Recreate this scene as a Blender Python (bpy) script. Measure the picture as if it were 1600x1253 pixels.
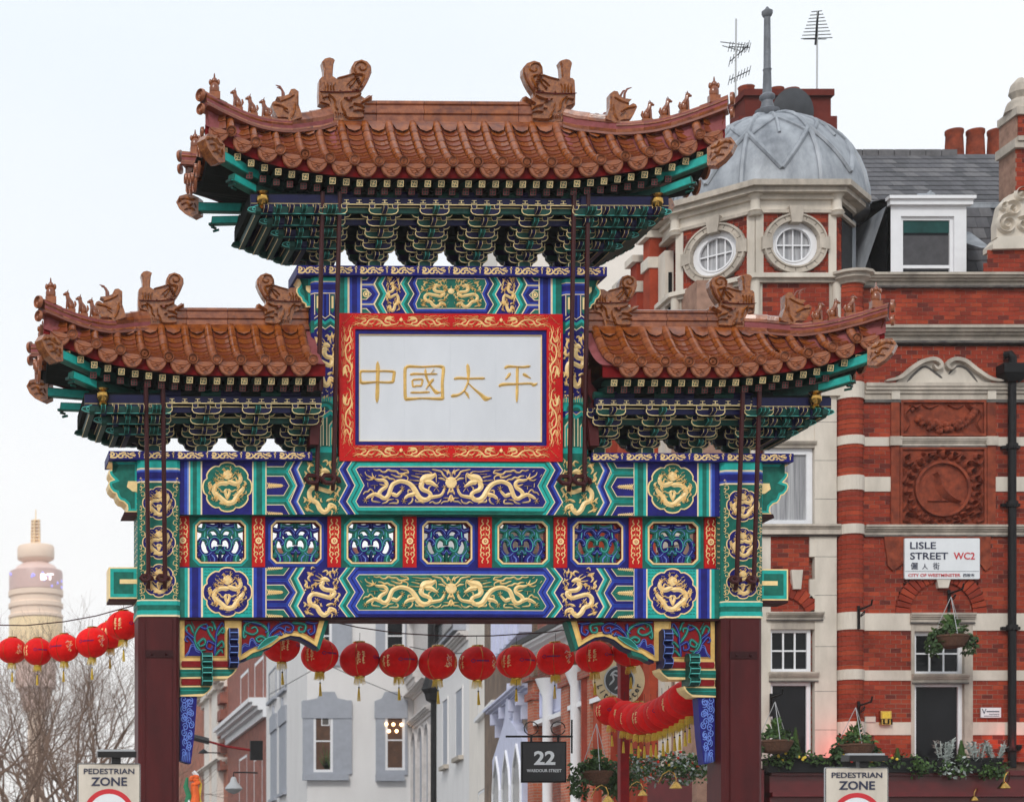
import bpy, bmesh, math, random
from mathutils import Vector, Matrix
random.seed(11)
for _o in list(bpy.data.objects): bpy.data.objects.remove(_o)
SC = bpy.context.scene
COL = SC.collection
# ---------------------------------------------------------------- camera
D, VX, HY, EYE = 30.0, -60.0, 1410.0, 1.6        # a level view camera with a shifted lens, 30 m from the gateway
CX = (VX - 703.0) / 100.0
cam = bpy.data.cameras.new('camera'); camo = bpy.data.objects.new('camera', cam); COL.objects.link(camo)
camo.location = (CX, -D, EYE); camo.rotation_euler = (math.pi/2, 0, 0)
cam.sensor_width = 36; cam.sensor_fit = 'HORIZONTAL'; cam.lens = 36*D/16.0
cam.shift_x = (800-VX)/1600.0; cam.shift_y = (HY-626.5)/1600.0
cam.clip_start = 0.5; cam.clip_end = 6000
cam.dof.use_dof = True; cam.dof.focus_distance = 29.8; cam.dof.aperture_fstop = 2.2
SC.camera = camo
SC.cycles.volume_bounces = 3
SC.render.resolution_x = 1024; SC.render.resolution_y = 801
# ---------------------------------------------------------------- sky, sun, exposure
SUN_EL, SUN_ROT = math.radians(38), math.radians(205)
w = bpy.data.worlds.new('World'); SC.world = w; w.use_nodes = True
nt = w.node_tree; nt.nodes.clear()
_o = nt.nodes.new('ShaderNodeOutputWorld'); bg = nt.nodes.new('ShaderNodeBackground')
sky = nt.nodes.new('ShaderNodeTexSky'); sky.sky_type = 'NISHITA'; sky.sun_disc = False
sky.sun_elevation = SUN_EL; sky.sun_rotation = SUN_ROT; sky.air_density = 1.0; sky.dust_density = 3.0
hs = nt.nodes.new('ShaderNodeHueSaturation'); hs.inputs['Saturation'].default_value = 0.12
tc = nt.nodes.new('ShaderNodeTexCoord'); mp = nt.nodes.new('ShaderNodeMapping'); mp.inputs['Scale'].default_value = (1, 1, 2.5)
ns = nt.nodes.new('ShaderNodeTexNoise'); ns.inputs['Scale'].default_value = 1.6; ns.inputs['Detail'].default_value = 3
cr = nt.nodes.new('ShaderNodeValToRGB')
cr.color_ramp.elements[0].position = .3; cr.color_ramp.elements[0].color = (9.4, 9.9, 10.4, 1)
cr.color_ramp.elements[1].position = .7; cr.color_ramp.elements[1].color = (11.0, 11.0, 11.0, 1)
mx = nt.nodes.new('ShaderNodeMix'); mx.data_type = 'RGBA'; mx.inputs['Factor'].default_value = 0.9   # cloud sheet over the sky
l = nt.links.new
l(tc.outputs['Generated'], mp.inputs['Vector']); l(mp.outputs[0], ns.inputs['Vector']); l(ns.outputs['Fac'], cr.inputs['Fac'])
l(sky.outputs[0], hs.inputs['Color']); l(hs.outputs[0], mx.inputs[6]); l(cr.outputs[0], mx.inputs[7])
sz = nt.nodes.new('ShaderNodeSeparateXYZ'); wr = nt.nodes.new('ShaderNodeValToRGB'); wm = nt.nodes.new('ShaderNodeMix'); wm.data_type = 'RGBA'; wm.blend_type = 'MULTIPLY'; wm.inputs['Factor'].default_value = 1
wr.color_ramp.elements[0].position = 0; wr.color_ramp.elements[0].color = (1.0, .965, .93, 1); wr.color_ramp.elements[1].position = .42; wr.color_ramp.elements[1].color = (.90, .95, 1.0, 1)
l(tc.outputs['Generated'], sz.inputs[0]); l(sz.outputs['Z'], wr.inputs['Fac']); l(mx.outputs[2], wm.inputs[6]); l(wr.outputs['Color'], wm.inputs[7]); l(wm.outputs[2], bg.inputs['Color']); bg.inputs['Strength'].default_value = 0.1
l(bg.outputs[0], _o.inputs['Surface'])
sl = bpy.data.lights.new('sun', 'SUN'); sl.energy = 1.35; sl.angle = math.radians(12); sl.color = (1, .96, .9)
so = bpy.data.objects.new('sun', sl); COL.objects.link(so); so.location = (-10, -20, 40)
_d = Vector((math.sin(SUN_ROT)*math.cos(SUN_EL), math.cos(SUN_ROT)*math.cos(SUN_EL), math.sin(SUN_EL)))   # towards the sun
so.rotation_euler = _d.to_track_quat('Z', 'Y').to_euler()
SC.view_settings.view_transform = 'Standard'; SC.view_settings.look = 'None'
SC.view_settings.exposure = 0.08; SC.view_settings.gamma = 1.0; SC.view_settings.use_curve_mapping = False
# ---------------------------------------------------------------- frames: photo pixels to metres on a real plane
class Frame:
    def __init__(s, ox, oy, ang=0.0):
        s.o = Vector((ox, oy)); s.a = ang
        s.ex = Vector((math.cos(ang), math.sin(ang))); s.ey = Vector((-math.sin(ang), math.cos(ang)))
    def uz(s, px, py, y=0.0):
        d = Vector(((px-VX)/3000.0, 1.0)); c = Vector((CX, -D)) - s.o
        t = (y - c.dot(s.ey)) / d.dot(s.ey)
        return ((c + d*t).dot(s.ex), EYE + (HY-py)/3000.0*t)
    def scale(s, px, y=0.0):
        d = Vector(((px-VX)/3000.0, 1.0)); c = Vector((CX, -D)) - s.o
        return (y - c.dot(s.ey)) / d.dot(s.ey) / 3000.0     # metres per photo pixel
def frame_px(pa, ya, pb, yb):
    A = Vector((CX+(pa-VX)/3000.0*(D+ya), ya)); B = Vector((CX+(pb-VX)/3000.0*(D+yb), yb))
    d = B-A
    return Frame(A.x, A.y, math.atan2(d.y, d.x)), d.length
def WP(px, py, Y):
    s = (D+Y)/D
    return Vector((CX+(px-VX)/100*s, Y, EYE+(HY-py)/100*s))
# ---------------------------------------------------------------- materials
def mat(name, col, rough=.6, var=.12, scale=6.0, bump=.0, metal=0.0, col2=None, spec=.5, emit=None, estr=1.0, alpha=None, coat=0, streak=0):
    m = bpy.data.materials.new(name); m.use_nodes = True; n = m.node_tree.nodes; L = m.node_tree.links.new
    b = n['Principled BSDF']; b.inputs['Roughness'].default_value = rough; b.inputs['Metallic'].default_value = metal
    b.inputs['Specular IOR Level'].default_value = spec; b.inputs['Coat Weight'].default_value = coat
    t = n.new('ShaderNodeTexCoord'); z = n.new('ShaderNodeTexNoise'); z.inputs['Scale'].default_value = scale
    z.inputs['Detail'].default_value = 6; z.inputs['Roughness'].default_value = .65
    if streak:
        mpp = n.new('ShaderNodeMapping'); mpp.inputs['Scale'].default_value = (1, 1, streak)
        L(t.outputs['Object'], mpp.inputs['Vector']); L(mpp.outputs[0], z.inputs['Vector'])
    else: L(t.outputs['Object'], z.inputs['Vector'])
    r = n.new('ShaderNodeValToRGB'); r.color_ramp.elements[0].position = .32; r.color_ramp.elements[1].position = .68
    c2 = col2 or tuple(max(0, c*(1-var)) for c in col); c1 = tuple(min(1, c*(1+var)) for c in col) if not col2 else col
    r.color_ramp.elements[0].color = (*c2, 1); r.color_ramp.elements[1].color = (*c1, 1)
    L(z.outputs['Fac'], r.inputs['Fac']); L(r.outputs['Color'], b.inputs['Base Color'])
    if bump:
        bp = n.new('ShaderNodeBump'); bp.inputs['Strength'].default_value = bump; bp.inputs['Distance'].default_value = .02
        L(z.outputs['Fac'], bp.inputs['Height']); L(bp.outputs[0], b.inputs['Normal'])
    if emit: b.inputs['Emission Color'].default_value = (*emit, 1); b.inputs['Emission Strength'].default_value = estr
    return m
def brickmat(name, c1, c2, mortar, bw=.23, bh=.08, axis='xz', ms=.012):
    m = bpy.data.materials.new(name); m.use_nodes = True; n = m.node_tree.nodes; L = m.node_tree.links.new
    b = n['Principled BSDF']; b.inputs['Roughness'].default_value = .85
    t = n.new('ShaderNodeTexCoord'); s = n.new('ShaderNodeSeparateXYZ'); c = n.new('ShaderNodeCombineXYZ')
    L(t.outputs['Object'], s.inputs[0]); ad = n.new('ShaderNodeMath'); ad.operation = 'ADD'
    L(s.outputs['X'], ad.inputs[0]); L(s.outputs['Y'], ad.inputs[1]); L(ad.outputs[0], c.inputs['X']); L(s.outputs['Z'], c.inputs['Y'])
    k = n.new('ShaderNodeTexBrick'); k.inputs['Scale'].default_value = 1; k.inputs['Brick Width'].default_value = bw
    k.inputs['Row Height'].default_value = bh; k.inputs['Mortar Size'].default_value = ms; k.inputs['Bias'].default_value = -.1
    k.inputs['Color1'].default_value = (*c1, 1); k.inputs['Color2'].default_value = (*c2, 1); k.inputs['Mortar'].default_value = (*mortar, 1)
    L(c.outputs[0], k.inputs['Vector'])
    z = n.new('ShaderNodeTexNoise'); z.inputs['Scale'].default_value = 1.7; z.inputs['Detail'].default_value = 6; L(t.outputs['Object'], z.inputs['Vector'])
    h = n.new('ShaderNodeMapRange'); h.inputs['From Min'].default_value = .3; h.inputs['From Max'].default_value = .7
    h.inputs['To Min'].default_value = .65; h.inputs['To Max'].default_value = 1.2; L(z.outputs['Fac'], h.inputs['Value'])
    q = n.new('ShaderNodeVectorMath'); q.operation = 'SCALE'; L(k.outputs['Color'], q.inputs[0]); L(h.outputs[0], q.inputs['Scale'])
    L(q.outputs[0], b.inputs['Base Color'])
    bp = n.new('ShaderNodeBump'); bp.inputs['Strength'].default_value = .6; bp.inputs['Distance'].default_value = .01; bp.invert = True
    L(k.outputs['Fac'], bp.inputs['Height']); L(bp.outputs[0], b.inputs['Normal'])
    return m
def glassmat(name, col, rough=.06):
    m = mat(name, col, rough, .3, 1.1, .04, spec=.14); return m
M = {}
def dm(k, *a, **kw): M[k] = mat(k, *a, **kw)
dm('navy', (.011, .009, .15), .5, .25, 9, spec=.22); dm('blue', (.025, .055, .38), .5, .18, 9, spec=.22); dm('blue_light', (.15, .25, .64), .5, .14, 9, spec=.25)
dm('teal_dark', (.008, .135, .10), .5, .28, 9, spec=.22); dm('teal', (.015, .38, .33), .5, .18, 9, spec=.22); dm('teal_pale', (.10, .50, .45), .5, .14, 9, spec=.25)
dm('gold', (.92, .66, .30), .42, .10, 14, .15, spec=.6); dm('gold_leaf', (.80, .52, .16), .34, .16, 10, .2, metal=.25)
dm('cream_line', (.86, .70, .44), .5, .08, 12)
dm('red_paint', (.54, .006, .006), .5, .16, 8, spec=.2); dm('red_dark', (.22, .005, .008), .5, .2, 8, spec=.2)
dm('maroon', (.085, .008, .009), .5, .22, 3, .15, streak=.25, spec=.25, col2=(.050, .005, .006)); dm('maroon_dark', (.03, .005, .006), .5, .2, 4, spec=.2)
dm('glaze', (.37, .10, .016), .2, .3, 5, .35, col2=(.10, .020, .010), spec=.5, coat=.35)
dm('glaze_pale', (.42, .14, .055), .3, .2, 8, .3, col2=(.17, .042, .018), coat=.2); dm('glaze_dark', (.20, .045, .016), .3, .2, 8, .2, coat=.2)
dm('mortar_pink', (.30, .075, .085), .8, .2, 9, .3, col2=(.19, .04, .035)); dm('amber', (.42, .135, .020), .25, .2, 16, .6, col2=(.13, .028, .006), spec=.6, coat=.3)
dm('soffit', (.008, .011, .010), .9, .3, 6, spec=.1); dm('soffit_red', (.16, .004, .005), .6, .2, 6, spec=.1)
dm('bk_teal', (.004, .052, .040), .45, .35, 12, spec=.25); dm('bk_navy', (.004, .004, .042), .45, .3, 12, spec=.25); dm('bk_edge', (.85, .66, .32), .45, .2, 16)  # bracket teal and navy, darkened to carry the shade under the eaves
dm('plate_white', (.66, .68, .72), .5, .06, 1.2, .05, streak=.4); dm('frame_white', (.80, .80, .82), .45, .04, 5)
dm('rod', (.045, .005, .006), .4, .15, 10, spec=.3)
dm('stone', (.60, .53, .45), .9, .2, 2.2, .35, col2=(.30, .265, .225), spec=.2, streak=.45); dm('stone_pale', (.74, .67, .58), .9, .1, 1.6, .25, col2=(.50, .45, .385), spec=.2, streak=.35)
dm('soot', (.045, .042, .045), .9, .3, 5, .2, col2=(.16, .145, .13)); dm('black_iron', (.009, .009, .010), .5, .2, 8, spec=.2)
dm('terracotta', (.33, .07, .032), .85, .3, 5, .4, col2=(.13, .03, .018), spec=.2); dm('lead', (.40, .425, .46), .5, .2, 2.2, .4, col2=(.15, .165, .19), streak=.4)
dm('slate', (.085, .082, .09), .7, .25, 5, .2); dm('slate_b', (.06, .058, .064), .7, .25, 5, .2); dm('slate_c', (.12, .115, .12), .7, .25, 5, .2)
for i, c in enumerate([(.29, .042, .022), (.235, .036, .021), (.345, .056, .026), (.14, .028, .021)]): dm('brick_%d' % i, c, .9, .25, 2, .35, spec=.15)
dm('mortar', (.33, .20, .15), .95, .25, 5, spec=.1); dm('blind', (.012, .06, .055), .6, .25, 4, spec=.2); dm('curtain', (.50, .50, .51), .9, .2, 14, streak=.04, col2=(.20, .20, .215), spec=.3); dm('dish_grey', (.06, .063, .07), .6, .15, 3, spec=.2); dm('lead_dark', (.14, .15, .17), .6, .3, 4, .2); M['glass_dark'] = glassmat('glass_dark', (.012, .013, .015)); M['glass_grey'] = glassmat('glass_grey', (.16, .17, .18), .15)
dm('render_white', (.80, .78, .77), .85, .05, .8, .05, col2=(.73, .71, .70), streak=.4); dm('render_grey', (.36, .38, .43), .8, .08, 3)
dm('render_cream', (.82, .76, .69), .85, .05, 1, .05); dm('stucco', (.60, .56, .54), .85, .12, 3, .15); dm('lavender', (.56, .58, .74), .7, .08, 3)
dm('foliage', (.035, .075, .02), .7, .4, 20); dm('foliage_b', (.07, .14, .03), .7, .4, 20); dm('silver_leaf', (.34, .38, .36), .7, .2, 20)
dm('bark', (.27, .185, .14), .95, .3, 3, .3, col2=(.15, .095, .07), spec=.1); dm('wicker', (.10, .045, .025), .9, .4, 30, .4)
dm('lantern_red', (.86, .006, .006), .6, .12, 5, .25, spec=.15); dm('lantern_deep', (.72, .005, .006), .6, .12, 5, .25, spec=.15); dm('tassel', (.70, .50, .05), .7, .25, 20, .2); dm('brass', (.50, .30, .08), .14, .3, 14, .2, metal=1.0); dm('sign_cream', (.66, .50, .28), .6, .1, 3)
dm('sign_white', (.74, .76, .78), .4, .04, 3); dm('sign_grey', (.42, .43, .44), .45, .05, 3); dm('sign_black', (.018, .018, .02), .4, .15, 4)
dm('sign_red', (.55, .02, .03), .4, .05, 3); dm('sign_ink', (.02, .025, .06), .5, .05, 3); dm('asphalt', (.05, .05, .052), .9, .25, 4, .3)
dm('paving', (.22, .21, .20), .9, .2, 2, .2); dm('pub_red', (.11, .006, .008), .3, .2, 4); dm('flower_red', (.6, .03, .02), .7, .3, 20); dm('flower_yellow', (.7, .5, .05), .7, .2, 20)
dm('flower_white', (.7, .68, .62), .7, .1, 20); dm('orange_cloth', (.80, .13, .02), .7, .2, 6); dm('green_cloth', (.02, .20, .09), .7, .2, 6)
M['brick_brown'] = brickmat('brick_brown', (.20, .12, .075), (.14, .085, .055), (.21, .165, .125)); M['brick_red'] = brickmat('brick_red', (.36, .075, .04), (.26, .055, .035), (.29, .17, .13))
M['brick_orange'] = brickmat('brick_orange', (.52, .13, .06), (.42, .10, .05), (.42, .24, .17))  # orange brick; on the far left house it paints orange light
# ---------------------------------------------------------------- mesh builder
def smooth_path(pts, n=5, closed=False):
    if len(pts) < 3: return [tuple(p) for p in pts]
    P = [Vector(p) for p in pts]; out = []; N = len(P)
    rng = range(N if closed else N-1)
    for i in rng:
        p0 = P[(i-1) % N] if closed or i > 0 else P[i]*2-P[i+1]
        p1 = P[i]; p2 = P[(i+1) % N]
        p3 = P[(i+2) % N] if closed or i+2 < N else P[i+1]*2-P[i]
        for k in range(n):
            t = k/n; out.append(tuple(.5*((2*p1)+(p2-p0)*t+(2*p0-5*p1+4*p2-p3)*t*t+(3*p1-p0-3*p2+p3)*t**3)))
    if not closed: out.append(tuple(P[-1]))
    return out
def offset_poly(pts, d):
    n = len(pts); a = sum(pts[i][0]*pts[(i+1) % n][1]-pts[(i+1) % n][0]*pts[i][1] for i in range(n)); sg = 1 if a > 0 else -1
    out = []
    for i in range(n):
        p0, p1, p2 = Vector(pts[i-1]), Vector(pts[i]), Vector(pts[(i+1) % n])
        e1 = (p1-p0).normalized(); e2 = (p2-p1).normalized()
        n1 = Vector((-e1.y, e1.x))*sg; n2 = Vector((-e2.y, e2.x))*sg
        b = n1+n2
        if b.length < 1e-6: b = n1
        b = b.normalized(); k = d/max(.35, b.dot(n1)); out.append((p1.x+b.x*k, p1.y+b.y*k))
    return out
def circ(cx, cz, r, n=24, rz=None, a0=0.0):
    rz = rz or r
    return [(cx+r*math.cos(a0+2*math.pi*i/n), cz+rz*math.sin(a0+2*math.pi*i/n)) for i in range(n)]
class MB:
    def __init__(s): s.v = []; s.f = []; s.mi = []; s.mats = []; s.cur = 0; s.tf = None
    def use(s, k):
        if k not in s.mats: s.mats.append(k)
        s.cur = s.mats.index(k); return s
    def add(s, vs, fs):
        b = len(s.v)
        if s.tf is not None: vs = [s.tf @ Vector(v) for v in vs]
        s.v.extend([tuple(v) for v in vs]); s.f.extend([tuple(i+b for i in f) for f in fs]); s.mi.extend([s.cur]*len(fs))
    def box(s, x0, x1, y0, y1, z0, z1):
        s.add([(x0,y0,z0),(x1,y0,z0),(x1,y1,z0),(x0,y1,z0),(x0,y0,z1),(x1,y0,z1),(x1,y1,z1),(x0,y1,z1)],
              [(0,1,5,4),(1,2,6,5),(2,3,7,6),(3,0,4,7),(4,5,6,7),(3,2,1,0)])
    def poly(s, pts, yf, yb, back=False):
        n = len(pts); vs = [(p[0], yf, p[1]) for p in pts]+[(p[0], yb, p[1]) for p in pts]
        a = sum(pts[i][0]*pts[(i+1) % n][1]-pts[(i+1) % n][0]*pts[i][1] for i in range(n))
        fs = [tuple(range(n)) if a > 0 else tuple(reversed(range(n)))]
        if back: fs.append(tuple(n+i for i in range(n)))
        fs += [(i, (i+1) % n, n+(i+1) % n, n+i) for i in range(n)]
        s.add(vs, fs)
    def ring(s, po, pi, yf, yb):
        n = len(po); vs = [(p[0], yf, p[1]) for p in po]+[(p[0], yf, p[1]) for p in pi]+[(p[0], yb, p[1]) for p in po]+[(p[0], yb, p[1]) for p in pi]
        fs = []
        for i in range(n):
            j = (i+1) % n; fs += [(i, j, n+j, n+i), (i, j, 2*n+j, 2*n+i), (n+i, n+j, 3*n+j, 3*n+i), (2*n+i, 2*n+j, 3*n+j, 3*n+i)]
        s.add(vs, fs)
    def ribbon(s, pts, wd, y, h, n=4, taper=True, closed=False, flat=False):
        P = smooth_path(pts, n, closed) if n > 1 else [tuple(p) for p in pts]
        N = len(P); 
        if N < 2: return
        ws = wd if isinstance(wd, (list, tuple)) else [wd]*len(pts)
        vs = []; fs = []
        for i, p in enumerate(P):
            a = P[i-1] if (i > 0 or closed) else P[i]; b = P[(i+1) % N] if (i < N-1 or closed) else P[i]
            t = Vector((b[0]-a[0], b[1]-a[1])); t = t.normalized() if t.length > 1e-9 else Vector((1, 0))
            q = i/max(1, N-1)*(len(ws)-1); k = int(min(q, len(ws)-2)) if len(ws) > 1 else 0
            wv = ws[k]+(ws[k+1]-ws[k])*(q-k) if len(ws) > 1 else ws[0]
            if taper and not closed and (i == 0 or i == N-1): wv *= .35
            nx, nz = -t.y*wv/2, t.x*wv/2
            if flat: vs += [(p[0]+nx, y, p[1]+nz), (p[0]+nx*.8, y-h, p[1]+nz*.8), (p[0]-nx*.8, y-h, p[1]-nz*.8), (p[0]-nx, y, p[1]-nz)]
            else: vs += [(p[0]+nx, y, p[1]+nz), (p[0], y-h, p[1]), (p[0]-nx, y, p[1]-nz)]
        c = 4 if flat else 3
        for i in range(N if closed else N-1):
            a = i*c; b = ((i+1) % N)*c
            for k in range(c-1): fs.append((a+k, b+k, b+k+1, a+k+1))
        if not closed: fs += [tuple(range(c)), tuple((N-1)*c+k for k in reversed(range(c)))]
        s.add(vs, fs)
    def tube(s, pts, r, n=8, cap=True):
        P = [Vector(p) for p in pts]; N = len(P); rs = r if isinstance(r, (list, tuple)) else [r]*N
        vs = []; fs = []; up = None
        for i, p in enumerate(P):
            t = (P[min(i+1, N-1)]-P[max(i-1, 0)]).normalized()
            if up is None: up = Vector((0, 0, 1)) if abs(t.z) < .9 else Vector((1, 0, 0))
            a = t.cross(up).normalized(); b = a.cross(t).normalized(); up = b
            for k in range(n):
                an = 2*math.pi*k/n; vs.append(p+(a*math.cos(an)+b*math.sin(an))*rs[i])
        for i in range(N-1):
            for k in range(n): fs.append((i*n+k, i*n+(k+1) % n, (i+1)*n+(k+1) % n, (i+1)*n+k))
        if cap: fs += [tuple(range(n)), tuple((N-1)*n+k for k in range(n))]
        s.add(vs, fs)
    def lathe(s, prof, c=(0, 0, 0), n=20, a0=0, a1=2*math.pi):
        full = abs(a1-a0-2*math.pi) < 1e-6; K = n if full else n+1
        vs = []; fs = []
        for r, z in prof:
            for k in range(K):
                an = a0+(a1-a0)*k/n; vs.append((c[0]+r*math.cos(an), c[1]+r*math.sin(an), c[2]+z))
        for i in range(len(prof)-1):
            for k in range(n):
                k2 = (k+1) % K; fs.append((i*K+k, i*K+k2, (i+1)*K+k2, (i+1)*K+k))
        if full: fs += [tuple(range(K)), tuple((len(prof)-1)*K+k for k in range(K))]
        s.add(vs, fs)
    def ball(s, c, r, n=10, m=7):
        rx, ry, rz = r if isinstance(r, (tuple, list)) else (r, r, r); vs = []; fs = []
        for i in range(m+1):
            th = math.pi*i/m
            for k in range(n):
                an = 2*math.pi*k/n; vs.append((c[0]+rx*math.sin(th)*math.cos(an), c[1]+ry*math.sin(th)*math.sin(an), c[2]+rz*math.cos(th)))
        for i in range(m):
            for k in range(n): fs.append((i*n+k, i*n+(k+1) % n, (i+1)*n+(k+1) % n, (i+1)*n+k))
        s.add(vs, fs)
    def sweep(s, path, prof, closed_prof=True, cap=True):
        P = [Vector(p) for p in path]; N = len(P); n = len(prof); vs = []; fs = []
        for i, p in enumerate(P):
            t = (P[min(i+1, N-1)]-P[max(i-1, 0)]); h = Vector((t.x, t.y, 0)).normalized(); lat = Vector((-h.y, h.x, 0))
            for a, b in prof: vs.append(p+lat*a+Vector((0, 0, b)))
        for i in range(N-1):
            for k in range(n if closed_prof else n-1): fs.append((i*n+k, i*n+(k+1) % n, (i+1)*n+(k+1) % n, (i+1)*n+k))
        if cap: fs += [tuple(range(n)), tuple((N-1)*n+k for k in range(n))]
        s.add(vs, fs)
    def mirror(s):
        o = MB(); o.mats = list(s.mats); o.v = [(-x, y, z) for x, y, z in s.v]; o.f = [tuple(reversed(f)) for f in s.f]; o.mi = list(s.mi); return o
    def join(s, o):
        b = len(s.v); s.v.extend(o.v); s.f.extend([tuple(i+b for i in f) for f in o.f])
        mp = []
        for k in o.mats:
            if k not in s.mats: s.mats.append(k)
            mp.append(s.mats.index(k))
        s.mi.extend([mp[i] for i in o.mi]); return s
    def mesh(s, name, smooth=False):
        me = bpy.data.meshes.new(name); me.from_pydata(s.v, [], s.f)
        for k in s.mats: me.materials.append(M[k])
        if s.f:
            me.polygons.foreach_set('material_index', s.mi)
            if smooth: me.polygons.foreach_set('use_smooth', [True]*len(s.f))
        if smooth:
            try: me.set_sharp_from_angle(angle=math.radians(42))
            except Exception: pass
        me.update(); return me
    def build(s, name, parent=None, smooth=False, label=None, kind=None):
        return inst(name, s.mesh(name, smooth), parent, label=label, kind=kind)
def inst(name, me, parent=None, loc=(0, 0, 0), rot=None, scl=None, label=None, kind=None, mw=None):
    o = bpy.data.objects.new(name, me); COL.objects.link(o); o.parent = parent
    if mw is not None: o.matrix_local = mw
    else:
        o.location = loc
        if rot is not None: o.rotation_euler = rot
        if scl is not None: o.scale = scl
    if label: o['label'] = label
    if kind: o['kind'] = kind
    return o
def thing(name, label, cat, loc=(0, 0, 0), rz=0.0, group=None):
    o = bpy.data.objects.new(name, None); COL.objects.link(o); o.location = loc; o.rotation_euler = (0, 0, rz)
    o.empty_display_size = .3; o['label'] = label; o['category'] = cat
    if group: o['group'] = group
    return o
def tag(o, label, cat, group=None):
    o['label'] = label; o['category'] = cat
    if group: o['group'] = group
    return o
def text_mesh(body, size, ext=.003, align='CENTER', bold=0.0, space=1.0):
    cu = bpy.data.curves.new('lettering', 'FONT'); cu.body = body; cu.size = size; cu.extrude = ext; cu.align_x = align; cu.align_y = 'CENTER'
    cu.offset = bold; cu.space_character = space; cu.resolution_u = 3
    o = bpy.data.objects.new('tmp', cu); COL.objects.link(o); dg = bpy.context.evaluated_depsgraph_get()
    me = bpy.data.meshes.new_from_object(o.evaluated_get(dg)); bpy.data.objects.remove(o); bpy.data.curves.remove(cu); me.name = 'lettering'; return me
def put_text(body, parent, x, y, z, h, m, wide=None, bold=0.0, name='lettering', align='CENTER', space=1.0, label=None):
    """lettering standing upright, facing -y of its parent; h = capital height, wide = total width"""
    me = text_mesh(body, 1.0, .004/h*.7 if h else .003, align, bold, space)
    xs = [v.co.x for v in me.vertices]; ys = [v.co.y for v in me.vertices]
    if not xs: return None
    wx = max(xs)-min(xs); hy = max(ys)-min(ys); cx = (max(xs)+min(xs))/2; cy = (max(ys)+min(ys))/2
    sy = h/hy; sx = (wide/wx) if wide else sy
    for v in me.vertices:
        a, b, c = v.co; v.co = ((a-cx)*sx, -c*sy, (b-cy)*sy)
    me.materials.clear(); me.materials.append(M[m])
    return inst(name, me, parent, (x, y, z), label=label)
# ================================================================= THE GATEWAY
G = Frame(-.062, 0, .016)
gate = thing('chinese_gateway', 'tall painted Chinese gateway with three brown glazed tile roofs spanning the street', 'gateway', (-.062, 0, 0), .016)
def g(px, py, y=0.0): return G.uz(px, py, y)
def gl(pts, y): return [g(a, b, y) for a, b in pts]
def mir(pts): return [(-x, z) for x, z in pts]
def both(fn):                      # fn(mb) builds the left half; returns left+mirrored
    a = MB(); fn(a); return Pair(a)
class Pair:
    def __init__(s, a): s.a = a
    def build(s, name, parent): s.a.build(name, parent); return s.a.mirror().build(name, parent)
# ---------------------------------------------------------------- ornament templates (strokes: points, width)
def claw(x, y, r, a0=0.0, w=None):
    return [([(x, y), (x+r*math.cos(a0+k*.95), y+r*math.sin(a0+k*.95))], (w or r*.45)) for k in range(6)]
DL = [([(330,240),(400,262),(480,265),(528,310),(512,370),(450,415),(412,470),(440,520),(500,545),(555,500),(590,400),(625,330),(700,288),(770,280),(860,305),(930,360),(980,440),(1030,525),(1100,568),(1180,555),(1215,490),(1170,440),(1095,410),(1065,350),(1095,280)], [22,44,52,55,55,58,62,60,60,66,66,64,62,62,66,72,80,80,72,64,60,60,66,80,70]),
 ([(1050,300),(1120,235),(1200,215),(1260,190),(1290,160)], [60,110,100,60,30]), ([(1120,290),(1220,300),(1280,340),(1335,370)], [80,70,50,24]), ([(1270,150),(1300,190),(1300,300)], [30,18,8]),
 ([(190,130),(210,180),(270,215),(335,240)], [14,18,24,34]), ([(300,150),(310,190),(340,235)], [10,18,26]), ([(205,240),(250,262),(325,245)], [14,20,26]), ([(362,185),(345,230)], 18),
 ([(1045,225),(975,205),(905,190)], [26,16,16]), ([(1045,275),(960,268),(920,262),(880,255)], [22,14,12,10]), ([(1240,165),(1180,127),(1080,130),(1000,118),(920,110)], [24,16,16,14,12]), ([(1035,325),(960,335)], [14,10]),
 ([(1190,420),(1188,380),(1230,350)], 12), ([(1345,300),(1310,350)], 18), ([(1345,445),(1300,380)], 20), ([(1262,440),(1290,390)], 18),
 ([(1150,540),(1280,520),(1370,500),(1415,440),(1430,385)], [60,52,44,40,30])]+claw(1428,375,42,-2.9)+[
 ([(975,480),(870,500),(800,560)], [76,56,36])]+claw(800,585,46,.2)+[
 ([(600,470),(660,495),(690,500),(740,450),(768,415)], [60,58,50,40,28])]+claw(770,392,46,-2.6)+[
 ([(450,525),(350,480),(270,508),(205,555)], [64,56,48,34])]+claw(200,578,46,.3)+[
 ([(320,95),(370,112),(420,105),(460,135),(510,135),(550,105),(610,122),(680,125),(720,162),(780,165),(830,150),(868,150),(850,110),(800,105),(735,90)], 15),
 ([(390,190),(450,197),(490,222),(540,215),(580,242),(640,250),(670,280)], 16), ([(590,170),(640,190),(690,212),(760,212),(762,180),(830,192),(860,225),(850,272)], 14),
 ([(410,320),(470,342),(515,330)], 12), ([(160,490),(190,450),(240,440),(270,405),(310,430),(330,470)], 13), ([(430,610),(370,602),(310,590),(300,550),(330,520)], 13),
 ([(450,630),(520,610),(560,572),(640,560)], 13), ([(560,630),(620,622),(700,620),(700,572),(660,560)], 13), ([(860,640),(912,610),(935,560),(920,530)], 13),
 ([(978,560),(990,600),(1050,602),(1120,630)], 14), ([(1190,625),(1240,600),(1290,625),(1350,610),(1380,560)], 13), ([(1370,635),(1420,600),(1488,592),(1490,545),(1410,540)], 13),
 ([(860,470),(870,420),(920,430)], 14), ([(235,105),(262,125)], 28), ([(115,165),(145,205)], 22), ([(232,305),(238,370)], 22), ([(280,345),(390,345)], 18), ([(340,350),(342,400)], 18), ([(975,165),(1080,168)], 22)]
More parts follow.
